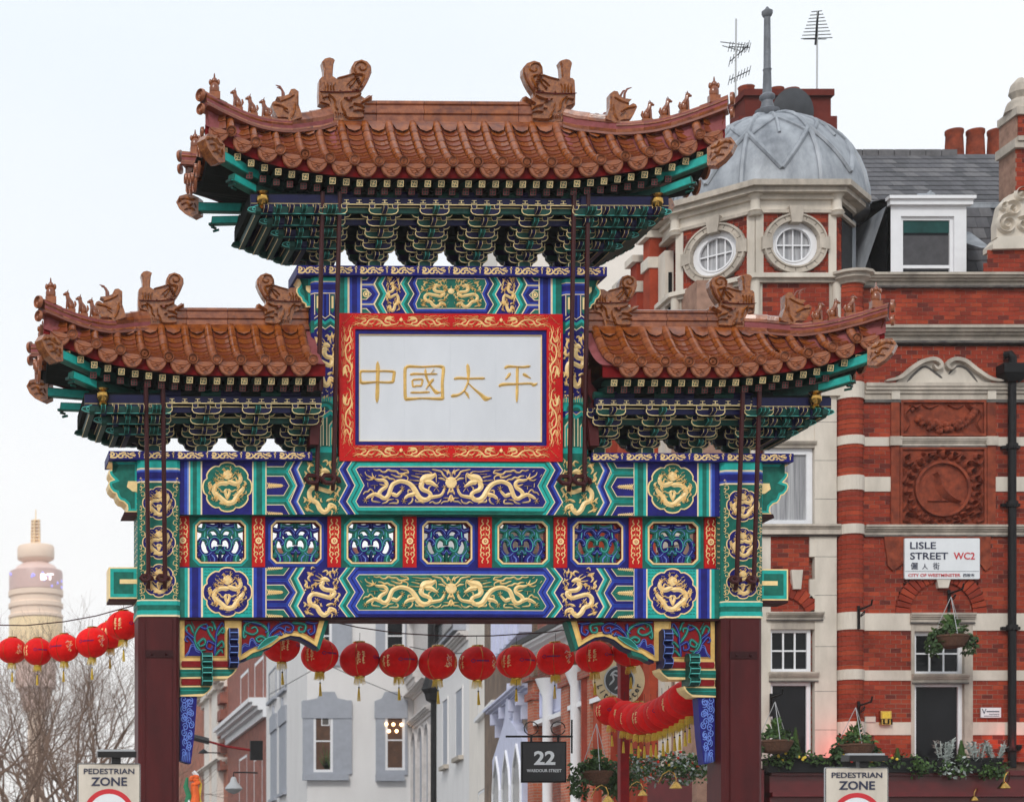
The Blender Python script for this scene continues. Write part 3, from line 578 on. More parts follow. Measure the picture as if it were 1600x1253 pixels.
# ---------------------------------------------------------------- upper columns
xa = g(487, 560, YU)[0]; xb = g(528.5, 560, YU)[0]; hwu = (xb-xa)/2*1.0; cu_ = (xa+xb)/2
def zu(py): return g(508, py, YU)[1]
for sgn in (1, -1):
    c = cu_*sgn; mb = MB()
    for m_, a, b in (('teal_dark', 430, 434), ('teal', 434, 439.5), ('cream_line', 439.5, 441), ('blue', 441, 444), ('navy', 444, 453), ('blue', 453, 457.5), ('cream_line', 457.5, 459), ('navy', 459, 500), ('teal_dark', 500, 519), ('navy', 519, 620), ('teal', 620, 636), ('navy', 636, 650), ('teal_dark', 650, 698), ('teal', 698, 707), ('teal_dark', 707, 714), ('teal', 714, 720)):
        mb.use(m_); colsec(c, hwu+(.004 if (b-a) < 8 else 0), .05, zu(b), zu(a), mb, .27)
    uc = mb.build('upper_column', gate)
    mb = MB(); yf = YU-.001
    def P(pts, m, k): mb.use(m); mb.poly([(c+x, zu(y)) for x, y in pts], yf-.003*k, yf)
    for s in (-1, 1):
        P([(s*.02, 459), (s*.05, 459), (s*.05, 493), (s*.1, 500), (s*.02, 500)], 'blue', 1)
        for xo in (.065, .155):
            P([(s*xo, 460), (s*(xo+.012), 460), (s*(xo+.012), 492), (s*xo, 492)], 'cream_line', 2)
        P([(s*.085, 461), (s*.145, 461), (s*.145, 484), (s*.115, 490), (s*.085, 484)], 'teal_dark', 2); P([(s*.10, 463), (s*.13, 463), (s*.13, 482), (s*.10, 482)], 'gold', 3)
        P([(s*.02, 652), (s*.035, 652), (s*.035, 696), (s*.02, 696)], 'cream_line', 2)
        P([(s*.06, 664), (s*.12, 656), (s*.18, 664), (s*.18, 697), (s*.06, 697)], 'cream_line', 2); P([(s*.072, 666), (s*.12, 659), (s*.168, 666), (s*.168, 697), (s*.072, 697)], 'teal', 3); P([(s*.10, 668), (s*.14, 668), (s*.14, 695), (s*.10, 695)], 'gold', 4)
    def chev(y, hgt, m, k):
        w_ = hwu-.04
        P([(-w_, y), (-w_/2, y-6), (0, y), (w_/2, y-6), (w_, y), (w_, y+hgt), (w_/2, y+hgt-6), (0, y+hgt), (-w_/2, y+hgt-6), (-w_, y+hgt)], m, k)
    chev(497, 1.5, 'cream_line', 3); chev(498.5, 6, 'navy', 2); chev(503, 5, 'teal', 3); chev(508, 6, 'teal_dark', 3); chev(514, 1.5, 'cream_line', 4); chev(515, 7, 'navy', 2)
    chev(640, 5, 'blue', 2); chev(646, 1.5, 'cream_line', 3); chev(648, 6, 'teal', 2)
    for r_ in (.20, .155, .11, .065): mb.use('teal' if r_ in (.20, .11) else 'teal_dark'); mb.poly([(c+r_*math.cos(a/12*math.pi), zu(641)+.9*r_*math.sin(a/12*math.pi)) for a in range(13)], yf-.006-.003*(.21-r_)*20, yf)
    mb.build('painted_bands', uc)
    mb = MB().use('gold')
    relief(mb, lambda a, b: (c+a*.0020, zu(562+b*.40)), DS, yf-.003, .018, .0032)
    rr = random.Random(3)
    for k in range(34):
        q = rr.random(); mb.poly(circ(c+rr.uniform(-.19, .19), zu(606+q*16), .006+.008*q, 6), yf-.008, yf)
    for k in range(12): mb.ribbon([(c-.19+k*.035, zu(627)), (c-.185+k*.035, zu(614+rr.random()*6))], [.035, .02, .005], yf-.002, .012, 1)
    mb.build('gold_relief', uc)
    # scalloped teal wing piece beside the column head and lower down
    mb = MB(); 
    def sc_piece(pts, y):
        Pp = gl(pts, y)
        if sgn < 0: Pp = mir(Pp)
        mb.use('gold'); mb.poly(Pp, y, -y, True); mb.use('teal'); mb.poly(offset_poly(Pp, .018), y-.004, y); mb.use('teal_dark'); mb.poly(offset_poly(Pp, .055), y-.008, y)
    A_ = [(463,431),(487,431),(487,480),(478,480),(477,475),(472,472),(470,466),(466,463),(463,457),(463,451),(467,447),(469,443),(467,438),(463,435)]
    sc_piece(A_, -.16)
    P2 = gl([(478,447),(486,447),(486,459),(481,457),(478,453)], -.17); P2 = P2 if sgn > 0 else mir(P2); mb.use('gold'); mb.poly(P2, -.182, -.15)
    mb.build('scalloped_bracket', gate)
    mb = MB()
    B_ = [(170,720),(216,720),(216,803),(194,803),(197,797),(198,789),(193,782),(187,778),(183,780),(181,773),(175,768),(170,760),(171,752),(177,747),(171,742),(169,736),(176,732),(177,727),(172,722)]
    B_ = [(170,720),(216,720),(216,800),(196,800),(199,795),(198,789),(193,784),(187,782),(183,777),(181,771),(176,769),(171,763),(169,756),(171,751),(177,749),(173,745),(170,740),(170,735),(177,733),(179,728),(175,724),(170,723)]
    sc_piece(B_, -.2)
    P2 = gl([(200,752),(216,752),(216,769),(207,768),(202,764),(198,761),(199,757)], -.2); P2 = P2 if sgn > 0 else mir(P2); mb.use('gold'); mb.poly(P2, -.216, -.19)
    mb.use('maroon_dark'); P2 = gl([(194,800),(216,800),(216,806),(192,806)], -.2); P2 = P2 if sgn > 0 else mir(P2); mb.poly(P2, -.21, .2)
    mb.build('scalloped_bracket', gate)
    mb = MB(); y = -.2; P2 = gl([(170,886),(216,886),(216,935),(170,935)], y); P2 = P2 if sgn > 0 else mir(P2)
    mb.use('gold'); mb.poly(P2, y, -y, True); mb.use('teal'); mb.poly(offset_poly(P2, .022), y-.004, y); mb.use('teal_dark'); mb.poly(offset_poly(P2, .075), y-.008, y)
    P2 = gl([(187,905),(216,905),(216,912),(187,912)], y); P2 = P2 if sgn > 0 else mir(P2); mb.use('gold'); mb.poly(P2, y-.014, y)
    mb.use('maroon_dark'); P2 = gl([(170,935.5),(216,935.5),(216,939),(170,939)], y); P2 = P2 if sgn > 0 else mir(P2); mb.poly(P2, y+.004, -y)
    mb.build('beam_end', gate)
    # dark red moulded edge between upper column and the wing roofs
    mb = MB().use('maroon'); pts = [(476,704),(490,704),(494,660),(487,636),(497,618),(497,592),(489,585),(489,606),(478,622),(486,640),(478,660)]
    P2 = gl(pts, -.1); P2 = P2 if sgn > 0 else mir(P2); mb.poly(P2, -.5, .3, True); mb.build('side_cheek', gate)
# ---------------------------------------------------------------- central name board
def rectp(a, b, c, d, y): return gl([(a, d), (b, d), (b, c), (a, c)], y)
yN = -.30
mb = MB(); R0 = rectp(529, 878, 491, 720, yN); hx = (R0[1][0]-R0[0][0])/2; R0 = [(-hx, R0[0][1]), (hx, R0[0][1]), (hx, R0[2][1]), (-hx, R0[2][1])]
R1 = offset_poly(R0, .245); R2 = offset_poly(R0, .31)
mb.use('red_paint'); mb.ring(R0, R1, yN, .1); board = mb.build('name_board', gate)
mb = MB().use('navy'); mb.ring(R1, R2, yN+.03, .05); mb.use('gold'); mb.ring(R2, offset_poly(R2, .012), yN+.04, .05); mb.build('inner_frame', board)
mb = MB().use('plate_white'); n_ = 4; w4 = (R2[1][0]-R2[0][0])/n_
for i in range(n_): mb.box(R2[0][0]+i*w4+.0015, R2[0][0]+(i+1)*w4-.0015, yN+.06, .02, R2[0][1], R2[2][1])
mb.use('plate_white'); mb.box(R2[0][0], R2[1][0], yN+.063, .02, R2[0][1]+.001, R2[2][1]-.001); mb.build('white_panel', board)
mb = MB().use('gold')
def run(x0, x1, zc0, hgt, flip=False):
    n = 4; u = (x1-x0)/n
    for i in range(n):
        cx0 = x0+i*u
        if i % 2 == 0: T = lambda a, b: (cx0+(a-120)/1380*u, zc0-(b-370)/560*hgt)
        else: T = lambda a, b: (cx0+u-(a-120)/1380*u, zc0-(b-370)/560*hgt)
        relief(mb, T, DL, yN, .014, hgt/560*1.15, 2)
    for i in (1, 3):
        X = x0+i*u; relief(mb, lambda a, b: (X+(a-1545)/900*hgt, zc0-(b-370)/560*hgt), PEARL[:2], yN, .014, hgt/560, 2)
def runv(z0, z1, xc, wid, sg):
    n = 2; u = (z1-z0)/n
    for i in range(n):
        b0 = z0+i*u
        if i % 2 == 0: T = lambda a, b: (xc+sg*(b-370)/560*wid, b0+(a-120)/1380*u)
        else: T = lambda a, b: (xc+sg*(b-370)/560*wid, b0+u-(a-120)/1380*u)
        relief(mb, T, DL, yN, .014, wid/560*1.15, 2)
zt1 = (R0[2][1]+R1[2][1])/2; zb1 = (R0[0][1]+R1[0][1])/2
run(R0[0][0]+.18, R0[1][0]-.18, zt1, .19); run(R0[0][0]+.18, R0[1][0]-.18, zb1+.02, .19)
runv(R0[0][1]+.2, R0[2][1]-.15, R0[0][0]+.125, .19, 1); runv(R0[0][1]+.2, R0[2][1]-.15, R0[1][0]-.125, .19, -1)
for sx in (-1, 1):
    for zz in (zt1+.03, zb1-.0):
        for k in range(4): mb.ribbon([(sx*(hx-.07-k*.03), zz-.06+k*.03), (sx*(hx-.12-k*.03), zz-.03+k*.035)], [.008, .03, .008], yN, .01, 1)
mb.build('dragon_border', board)
CH = [
 [([(400,150),(405,300),(400,470),(398,600),(390,790)], [30,56,50,46,48,52,40]), ([(400,298),(250,300),(150,300),(122,330),(125,420),(150,478),(250,478),(400,465)], [26,28,34,44,44,44,36,24]), ([(400,298),(550,298),(655,310),(660,340),(648,420),(635,465),(550,475),(400,468)], [26,28,36,42,40,40,32,26])],
 [([(840,240),(900,225),(1100,232),(1300,222),(1400,232),(1430,270),(1412,480),(1415,690),(1390,730),(1100,722),(880,735),(835,710),(828,480),(830,280),(850,238)], [36,40,28,28,44,44,40,44,44,26,44,44,40,44,40]),
  ([(905,355),(980,342),(1150,345),(1330,342)], [30,34,22,30]), ([(1148,265),(1155,360),(1200,480),(1260,570),(1320,630),(1385,630)], [26,36,28,32,54,14]), ([(1280,270),(1232,330)], [30,30,12]), ([(1275,420),(1210,500),(1150,580)], [40,34,8]),
  ([(945,435),(1020,428),(1100,430),(1095,480),(1080,525),(1010,528),(955,540),(948,490),(940,440)], 26), ([(910,632),(1050,632),(1210,625)], [30,24,34])],
 [([(2305-0,190),(2318,300),(2318,410),(2310,480),(2270,570),(2235,620),(2160,670),(2045,690)], [40,48,30,26,26,26,34,50]), ([(2090,420),(2170,408),(2320,415),(2450,412),(2575,412)], [30,38,26,28,36]), ([(2318,490),(2400,570),(2520,670),(2590,730),(2680,715)], [18,24,44,66,14]), ([(2255,610),(2300,660),(2330,730)], [18,40,10])],
 [([(2880,255),(2940,228),(3080,232),(3180,235),(3285,222)], [30,40,24,30,36]), ([(3085,232),(3082,400),(3080,600),(3075,785)], [40,38,36,38,30]), ([(2975,330),(2940,380),(2890,430)], [40,36,8]), ([(3170,340),(3220,370),(3290,412)], [40,40,10]), ([(2790,535),(2860,508),(3080,500),(3280,492),(3340,515),(3395,488)], [30,44,26,30,44,20])]]
for ch in CH:
    mb = MB().use('gold_leaf')
    for pts, wd in ch:
        off = 0 if max(p[0] for p in pts) < 1600 else -500
        P = [g(550+(p[0]+off)/10, 550+p[1]/10, yN+.06) for p in pts]
        mb.ribbon(P, [q*.00125 for q in (wd if isinstance(wd, list) else [wd, wd])], yN+.06, .028, 4, taper=True)
    mb.build('gilt_character', board)
# ---------------------------------------------------------------- carved corner brackets under the beam
def Zq(a, b, y=-.07): return g(275+a/5.22, 960+b/5.22, y)
SCR1 = [([(230,340),(160,250),(150,170),(190,100),(250,75)],1), ([(150,200),(100,160),(70,130)],0), ([(190,100),(240,120),(250,90),(215,80)],0), ([(160,250),(220,200),(235,240),(190,260),(180,225)],1), ([(140,160),(110,90),(75,110),(90,140)],1), ([(150,250),(90,180),(70,210),(95,225)],0), ([(310,340),(320,230),(330,140),(370,70),(385,100)],0), ([(320,230),(270,160),(255,110),(290,110),(290,140)],1), ([(325,180),(380,110),(385,150),(360,150)],1), ([(320,250),(260,220),(245,270),(285,285),(290,255)],0), ([(320,270),(370,220),(385,265),(350,270)],1), ([(310,340),(360,290),(380,320)],1), ([(320,130),(300,70),(280,60)],1), ([(150,120),(120,60)],1), ([(230,340),(200,300),(240,290)],1), ([(270,340),(265,310)],0)]
SCR2 = [([(740,210),(745,140),(700,90),(620,65),(560,90),(560,140),(620,165),(660,140),(640,105),(605,120)],1), ([(740,210),(690,180),(650,200),(670,225),(700,205)],1), ([(740,210),(770,150),(830,90),(900,70),(950,100),(935,145),(890,140),(890,105),(920,110)],0), ([(770,150),(830,110),(880,130),(880,160)],0), ([(940,70),(1000,75),(1050,90),(1040,140),(1000,140),(1000,105),(1025,110)],1), ([(1050,65),(1110,75),(1150,70)],0), ([(1120,80),(1125,140),(1090,165),(1070,135),(1095,120)],0), ([(750,70),(748,130),(720,150)],0), ([(560,90),(545,160),(550,190),(570,170)],1), ([(700,90),(640,75),(580,60),(540,60)],0), ([(790,180),(840,160),(860,170),(840,140)],0), ([(590,100),(560,60)],1), ([(860,80),(840,60)],1)]
WAVES = [(60,690),(115,720),(60,770),(120,810),(55,850),(120,900),(60,960),(125,985),(70,1040),(115,1090),(60,1130)]
for sgn in (1, -1):
    S = (lambda P: P) if sgn > 0 else mir
    y = -.07
    mb = MB().use('gold_leaf')
    outer = [(28,25),(1215,25),(1145,262),(1085,222),(1010,182),(930,172),(850,200),(770,262),(690,292),(620,315),(570,350),(524,372),(28,378)]
    holeA = [(65,50),(393,50),(393,343),(65,343)]
    holeB = [(528,50),(1165,50),(1122,208),(1060,168),(1000,145),(930,135),(840,160),(740,225),(660,258),(590,290),(530,330)]
    mb.poly(S([Zq(*p) for p in outer]), y-.04, .12, True)
    for hb, in ((holeA,), (holeB,)):
        mb.use('red_dark'); mb.poly(S([Zq(*p) for p in hb]), y-.044, y)
        mb.use('gold_leaf'); q = S([Zq(*p) for p in hb]); mb.ring(offset_poly(q, -.006), q, y-.062, y)
    q = mb.build('corner_bracket', gate)
    mb = MB()
    for L_ in (SCR1, SCR2):
        for pts, k in L_:
            P = S([Zq(*p) for p in pts]); wd = .045 if L_ is SCR1 else .052
            mb.use('teal_dark' if k else 'navy'); mb.ribbon(P, [wd*1.1, wd, wd*.8, wd*.5], y-.044, .022, 4, flat=True); mb.use('teal_pale' if k else 'blue_light'); mb.ribbon(P, wd*.22, y-.064, .006, 4)
    for pts in ([(68,340),(100,300),(115,255),(140,245),(160,285),(195,300),(215,340)], [(530,325),(535,260),(560,240),(590,250),(600,205),(625,200),(650,240),(690,255),(640,265),(590,290)]):
        P = S([Zq(*p) for p in pts]); mb.use('navy'); mb.poly(P, y-.07, y); mb.use('blue_light')
        for d in (.0, .03): mb.ribbon([(x, z-d) for x, z in P[:-1]], .01, y-.07, .006, 2)
    P = S([Zq(*p) for p in [(660,285),(690,235),(740,195),(800,180),(830,182),(770,230),(700,270)]]); mb.use('teal_dark'); mb.poly(P, y-.075, y); mb.use('teal_pale'); mb.ribbon(P, .012, y-.075, .005, 2, closed=True)
    mb.build('carved_scroll', q)
    mb = MB()
    edge = [(524,372),(570,350),(620,315),(690,292),(770,262),(850,200),(930,172),(1010,182),(1085,222),(1145,262)]; low = [(a, b+18+8*math.sin(i)) for i, (a, b) in enumerate(edge)]
    mb.use('bk_navy'); mb.poly(S([Zq(*p) for p in edge+low[::-1]]), y-.02, .12, True); mb.use('teal_dark'); mb.poly(S([Zq(*p) for p in [(570,352),(620,317),(690,294),(715,290),(700,330),(620,350),(575,372)]]), y-.026, .1)
    mb.use('teal_dark'); mb.poly(S([Zq(*p) for p in [(1215,22),(1250,22),(1168,290),(1145,264)]]), y-.035, .12, True)
    mb.build('bracket_edge', q)
    # stepped arms
    for k, (ya, yb, yc, yd, xr, xrb) in enumerate(((381,432,446,512,492,430), (528,578,590,656,292,205))):
        mb = MB(); mb.use('gold'); mb.poly(S([Zq(*p) for p in [(28,ya-4),(xrb+12,ya-4),(xrb+12,yb+8),(28,yb+8)]]), y-.05, .15, True)
        mb.use('red_dark'); mb.poly(S([Zq(*p) for p in [(45,ya+2),(xrb,ya+2),(xrb+6,(ya+yb)/2),(xrb,yb),(45,yb),(38,(ya+yb)/2)]]), y-.09, y)
        mb.use('gold'); arm = [(28,yc-4),(xr,yc-8),(xr-8,yc+18),(xr-30,yd-22),(xr-60,yd),(xr-80,yd+14),(28,yd+14)]; mb.poly(S([Zq(*p) for p in arm]), y-.08, .15, True)
        arm2 = [(28,yc+6),(xr-18,yc+4),(xr-22,yc+18),(xr-42,yd-26),(xr-68,yd-8),(28,yd+2)]; mb.use('teal_dark'); mb.poly(S([Zq(*p) for p in arm2]), y-.084, y)
        mb.use('teal'); mb.poly(S([Zq(*p) for p in [(28,yc+30),(xr-40,yc+30),(xr-46,yc+34),(28,yc+34)]]), y-.088, y)
        mb.build('stepped_arm', q)
    # noses projecting to the front
    for (xa_, xb_, yt, yb, m1, m2) in ((438,512,100,425,'bk_navy','blue_light'), (215,300,300,570,'bk_teal','teal_pale')):
        mb = MB(); a = Zq(xa_, yt, -.35); b = Zq(xb_, yb, -.35); X0, X1 = sorted((a[0]*sgn, b[0]*sgn)); zt, zb = a[1], b[1]; H = zt-zb
        prof = [(-.1, zb), (-.38, zb), (-.44, zb+.08*H), (-.46, zb+.2*H), (-.38, zb+.28*H), (-.44, zb+.42*H), (-.46, zb+.55*H), (-.38, zb+.62*H), (-.44, zb+.75*H), (-.42, zb+.95*H), (-.34, zt), (-.1, zt-.05)]
        n = len(prof); mb.use(m1); mb.add([(X0, p[0]+.1, p[1]) for p in prof]+[(X1, p[0]+.1, p[1]) for p in prof], [tuple(range(n)), tuple(n+i for i in range(n))]+[(i, (i+1) % n, n+(i+1) % n, n+i) for i in range(n)])
        mb.use(m2)
        for e in (X0, X1-.008): mb.add([(e, p[0]+.095, p[1]) for p in prof]+[(e+.008, p[0]+.095, p[1]) for p in prof], [(i, (i+1) % n, n+(i+1) % n, n+i) for i in range(n)])
        for f in (.1, .35, .5, .68, .85): mb.box(X0+.012, X1-.012, -.372, -.3, zb+f*H, zb+f*H+.012)
        mb.build('projecting_nose', q)
    mb = MB().use('navy'); mb.poly(S([Zq(*p) for p in [(30,672),(168,672),(160,800),(145,1000),(118,1215),(90,1212),(30,1190)]]), y-.05, .1, True)
    mb.use('blue_light')
    for i, (a, b) in enumerate(WAVES+[(a_+(48 if a_ < 90 else -48), b_+18) for a_, b_ in WAVES[:-2]]):
        f = 1-(b-690)/1400
        a = min(a, 165-(b-672)*.1-22); sp = [(a+(30-t*2.0)*f*math.cos(t*.75+i), b+(34-t*2.4)*math.sin(t*.75+i)) for t in range(0, 13)]
        mb.ribbon(S([Zq(*p) for p in sp]), .016, y-.05, .006, 2)
    for k in range(5): mb.ribbon(S([Zq(*p) for p in [(45+k*16, 1205), (48+k*15, 1160), (60+k*12, 1130-k*6)]]), .014, y-.05, .006, 2)
    mb.build('wave_board', q)
# ---------------------------------------------------------------- iron tie rods with hooks
for (xt, yt, Yt, xb_, yb, Yb) in ((504,300,-.8,495.5,752,-.33), (531,300,-.8,521,752,-.33), (228,600,-.8,232,905,-.42), (254.5,600,-.8,258,905,-.42)):
    for sgn in (1, -1):
        a = g(xt, yt, Yt); b = g(xb_, yb, Yb)
        if sgn < 0:
            ra, rb_ = {504: (919, 913), 531: (897, 890), 228: (1187, 1178), 254.5: (1161, 1151)}[xt]
            a = (-g(ra, yt, Yt)[0], a[1]); b = (-g(rb_, yb, Yb)[0], b[1])
        mb = MB().use('rod'); A = Vector((a[0]*sgn, Yt, a[1])); B = Vector((b[0]*sgn, Yb, b[1]))
        P = [A+(B-A)*t for t in (0, .3, .6, .9, 1)]
        mb.tube(P, .036, 8); r_ = mb.build('tie_rod', gate, True)
        mb = MB().use('rod')
        for dx in (0,):
            C0 = B; s_ = -1
            hk = 1.0 if xt > 400 else .62
            H_ = [C0+Vector((0, -.02, .1)), C0+Vector((0, -.06, .0)), C0+Vector((s_*.05, -.10, -.05)), C0+Vector((s_*.14, -.10, -.04)), C0+Vector((s_*.20, -.08, .02)), C0+Vector((s_*.15, -.05, .08)), C0+Vector((s_*.04, -.03, .08)), C0+Vector((.08, -.02, .03)), C0+Vector((.09, 0, -.02))]
            H_ = [C0+(h_-C0)*hk for h_ in H_]; mb.tube(H_, .036, 7); mb.tube([C0+Vector((0, -.03, .05)), C0+Vector((0, .05, -.13))], .034, 7)
        mb.build('hook', r_, True)
# ================================================================= ROOFS
def interp(T, x):
    if x <= T[0][0]: return T[0][1]
    for (a, va), (b, vb) in zip(T, T[1:]):
        if x <= b: return va+(vb-va)*(x-a)/(b-a)
    return T[-1][1]
LIFT = [(0, .56), (.39, .425), (.76, .27), (1.13, .165), (1.5, .10), (1.9, .04), (2.4, 0)]
# shared small meshes -------------------------------------------------
def half_tube(r, L, mats, n=8):
    mb = MB().use(mats); vs = []; fs = []
    for j, (x, rr) in enumerate(((0, r*.93), (L*.12, r), (L, r*1.04))):
        for k in range(n+1):
            a = math.pi*k/n; vs.append((x, rr*math.cos(a), rr*math.sin(a)-.0))
    for j in range(2):
        for k in range(n): fs.append((j*(n+1)+k, j*(n+1)+k+1, (j+1)*(n+1)+k+1, (j+1)*(n+1)+k))
    fs.append(tuple(2*(n+1)+k for k in range(n+1))); mb.add(vs, fs)
    mb.use('mortar_pink'); vs = [(L*1.0, r*1.0*math.cos(math.pi*k/n), r*1.0*math.sin(math.pi*k/n)-.0) for k in range(n+1)]
    vs += [(L*1.02, r*1.16*math.cos(math.pi*k/n), r*1.16*math.sin(math.pi*k/n)-.0) for k in range(n+1)]
    return mb.mesh('cover_tile', True)
TR = .066
ME_COVER = [half_tube(TR, 1.0, m_) for m_ in ('glaze', 'glaze', 'glaze_pale')]
def trough(m_):
    mb = MB().use(m_); w_ = .108; n = 4; vs = []; fs = []
    for x, dz in ((0, 0), (1, .0), (1.0, -.02)):
        for k in range(n+1):
            u = -1+2*k/n; vs.append((x, u*w_, .028*(u*u)-.028+dz+(.018 if x and not dz else 0)))
    for j in range(2):
        for k in range(n): fs.append((j*(n+1)+k, j*(n+1)+k+1, (j+1)*(n+1)+k+1, (j+1)*(n+1)+k))
    mb.add(vs, fs); return mb.mesh('trough_tile')
ME_TROUGH = [trough('glaze'), trough('glaze_dark')]
def disc_mesh():
    mb = MB().use('glaze_pale'); r = .082
    mb.lathe([(r, 0), (r, .03), (r*.92, .044), (r*.82, .036), (r*.76, .012)], n=16); mb.use('glaze'); mb.lathe([(r*.78, .014), (0.0, .014)], n=16); mb.use('glaze_pale')
    for k, rr in enumerate((.5, .28)): mb.lathe([(r*rr+.008, .02), (r*rr, .03), (r*rr-.008, .02)], n=12)
    for i in range(len(mb.v)): x, y, z = mb.v[i]; mb.v[i] = (x, -z, y)
    return mb.mesh('eave_disc', True)
ME_DISC = disc_mesh()
def drip_mesh():
    mb = MB().use('glaze_pale'); P = []
    for k in range(13):
        a = math.pi*k/12; r = 1+.07*abs(math.sin(a*5.5)); P.append((-.155*math.cos(a)*1.0, -.165*math.sin(a)*r*(1 if k else 1)))
    top = [(.15, .02), (.10, .03), (0, .035), (-.10, .03), (-.15, .02)]
    P = P+top[1:4]
    mb.poly(P, -.02, .005, True); mb.use('glaze'); mb.poly(offset_poly(P, .014), -.022, 0); mb.use('glaze_pale')
    mb.ribbon([(a*.95, b*.95-.0) for a, b in P[:13]], .020, -.02, .016, 1)
    for pts in ([(-.09,-.05),(-.05,-.075),(-.01,-.055),(.03,-.08),(.08,-.05)], [(-.07,-.085),(-.03,-.11),(.01,-.09),(.05,-.11)], [(-.02,-.13),(.02,-.13)]): mb.ribbon(pts, .020, -.022, .014, 2)
    mb.ribbon([(-.15, .01), (-.08, -.028), (0, -.038), (.08, -.028), (.15, .01)], .024, -.022, .014, 2)
    return mb.mesh('drip_tile')
ME_DRIP = drip_mesh()
def rafter_mesh(sq):
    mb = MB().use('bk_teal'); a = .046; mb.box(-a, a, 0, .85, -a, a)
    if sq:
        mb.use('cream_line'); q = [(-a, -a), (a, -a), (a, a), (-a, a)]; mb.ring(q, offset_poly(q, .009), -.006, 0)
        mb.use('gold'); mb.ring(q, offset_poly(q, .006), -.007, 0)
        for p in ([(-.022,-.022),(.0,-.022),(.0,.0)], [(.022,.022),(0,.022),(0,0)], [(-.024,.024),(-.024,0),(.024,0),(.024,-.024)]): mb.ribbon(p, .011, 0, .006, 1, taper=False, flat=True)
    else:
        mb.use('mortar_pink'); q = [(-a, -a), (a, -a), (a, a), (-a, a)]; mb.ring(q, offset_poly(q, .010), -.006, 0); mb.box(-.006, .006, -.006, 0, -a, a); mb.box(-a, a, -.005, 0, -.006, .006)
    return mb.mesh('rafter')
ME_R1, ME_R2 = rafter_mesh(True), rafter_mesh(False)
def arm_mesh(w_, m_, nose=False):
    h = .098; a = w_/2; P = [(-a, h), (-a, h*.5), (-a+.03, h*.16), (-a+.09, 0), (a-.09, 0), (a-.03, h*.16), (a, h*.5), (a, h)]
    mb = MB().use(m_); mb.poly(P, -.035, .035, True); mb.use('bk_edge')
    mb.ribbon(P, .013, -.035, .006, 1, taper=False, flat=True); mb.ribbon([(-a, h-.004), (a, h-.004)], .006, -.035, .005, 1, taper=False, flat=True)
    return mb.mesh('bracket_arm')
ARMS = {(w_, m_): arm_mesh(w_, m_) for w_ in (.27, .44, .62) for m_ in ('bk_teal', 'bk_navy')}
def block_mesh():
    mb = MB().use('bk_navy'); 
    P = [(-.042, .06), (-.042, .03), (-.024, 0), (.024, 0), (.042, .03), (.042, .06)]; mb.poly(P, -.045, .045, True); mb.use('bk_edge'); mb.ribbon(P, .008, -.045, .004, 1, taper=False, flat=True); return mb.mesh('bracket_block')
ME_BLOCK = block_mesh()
def nose_mesh(m_):
    mb = MB().use(m_); n = 6; prof = [(.1, .1), (-.12, .1), (-.17, .07), (-.15, .03), (-.06, 0), (.1, 0)]
    mb.add([(-.032, a, b) for a, b in prof]+[(.032, a, b) for a, b in prof], [tuple(range(n)), tuple(n+i for i in range(n))]+[(i, (i+1) % n, n+(i+1) % n, n+i) for i in range(n)])
    mb.use('bk_edge' if m_ == 'bk_navy' else 'teal_pale')
    for e in (-.034, .028): mb.add([(e, a-.004, b) for a, b in prof[1:5]]+[(e+.006, a-.004, b) for a, b in prof[1:5]], [(i, i+1, 5+i, 4+i) for i in range(3)])
    return mb.mesh('bracket_nose')
NOSES = [nose_mesh('bk_teal'), nose_mesh('bk_navy')]
COUNT = {'trough': 0}
def rot_to(t, side):      # matrix with local x along t, y along side
    t = t.normalized(); s = (side-t*side.dot(t)).normalized(); n = t.cross(s); return Matrix((t, s, n)).transposed()
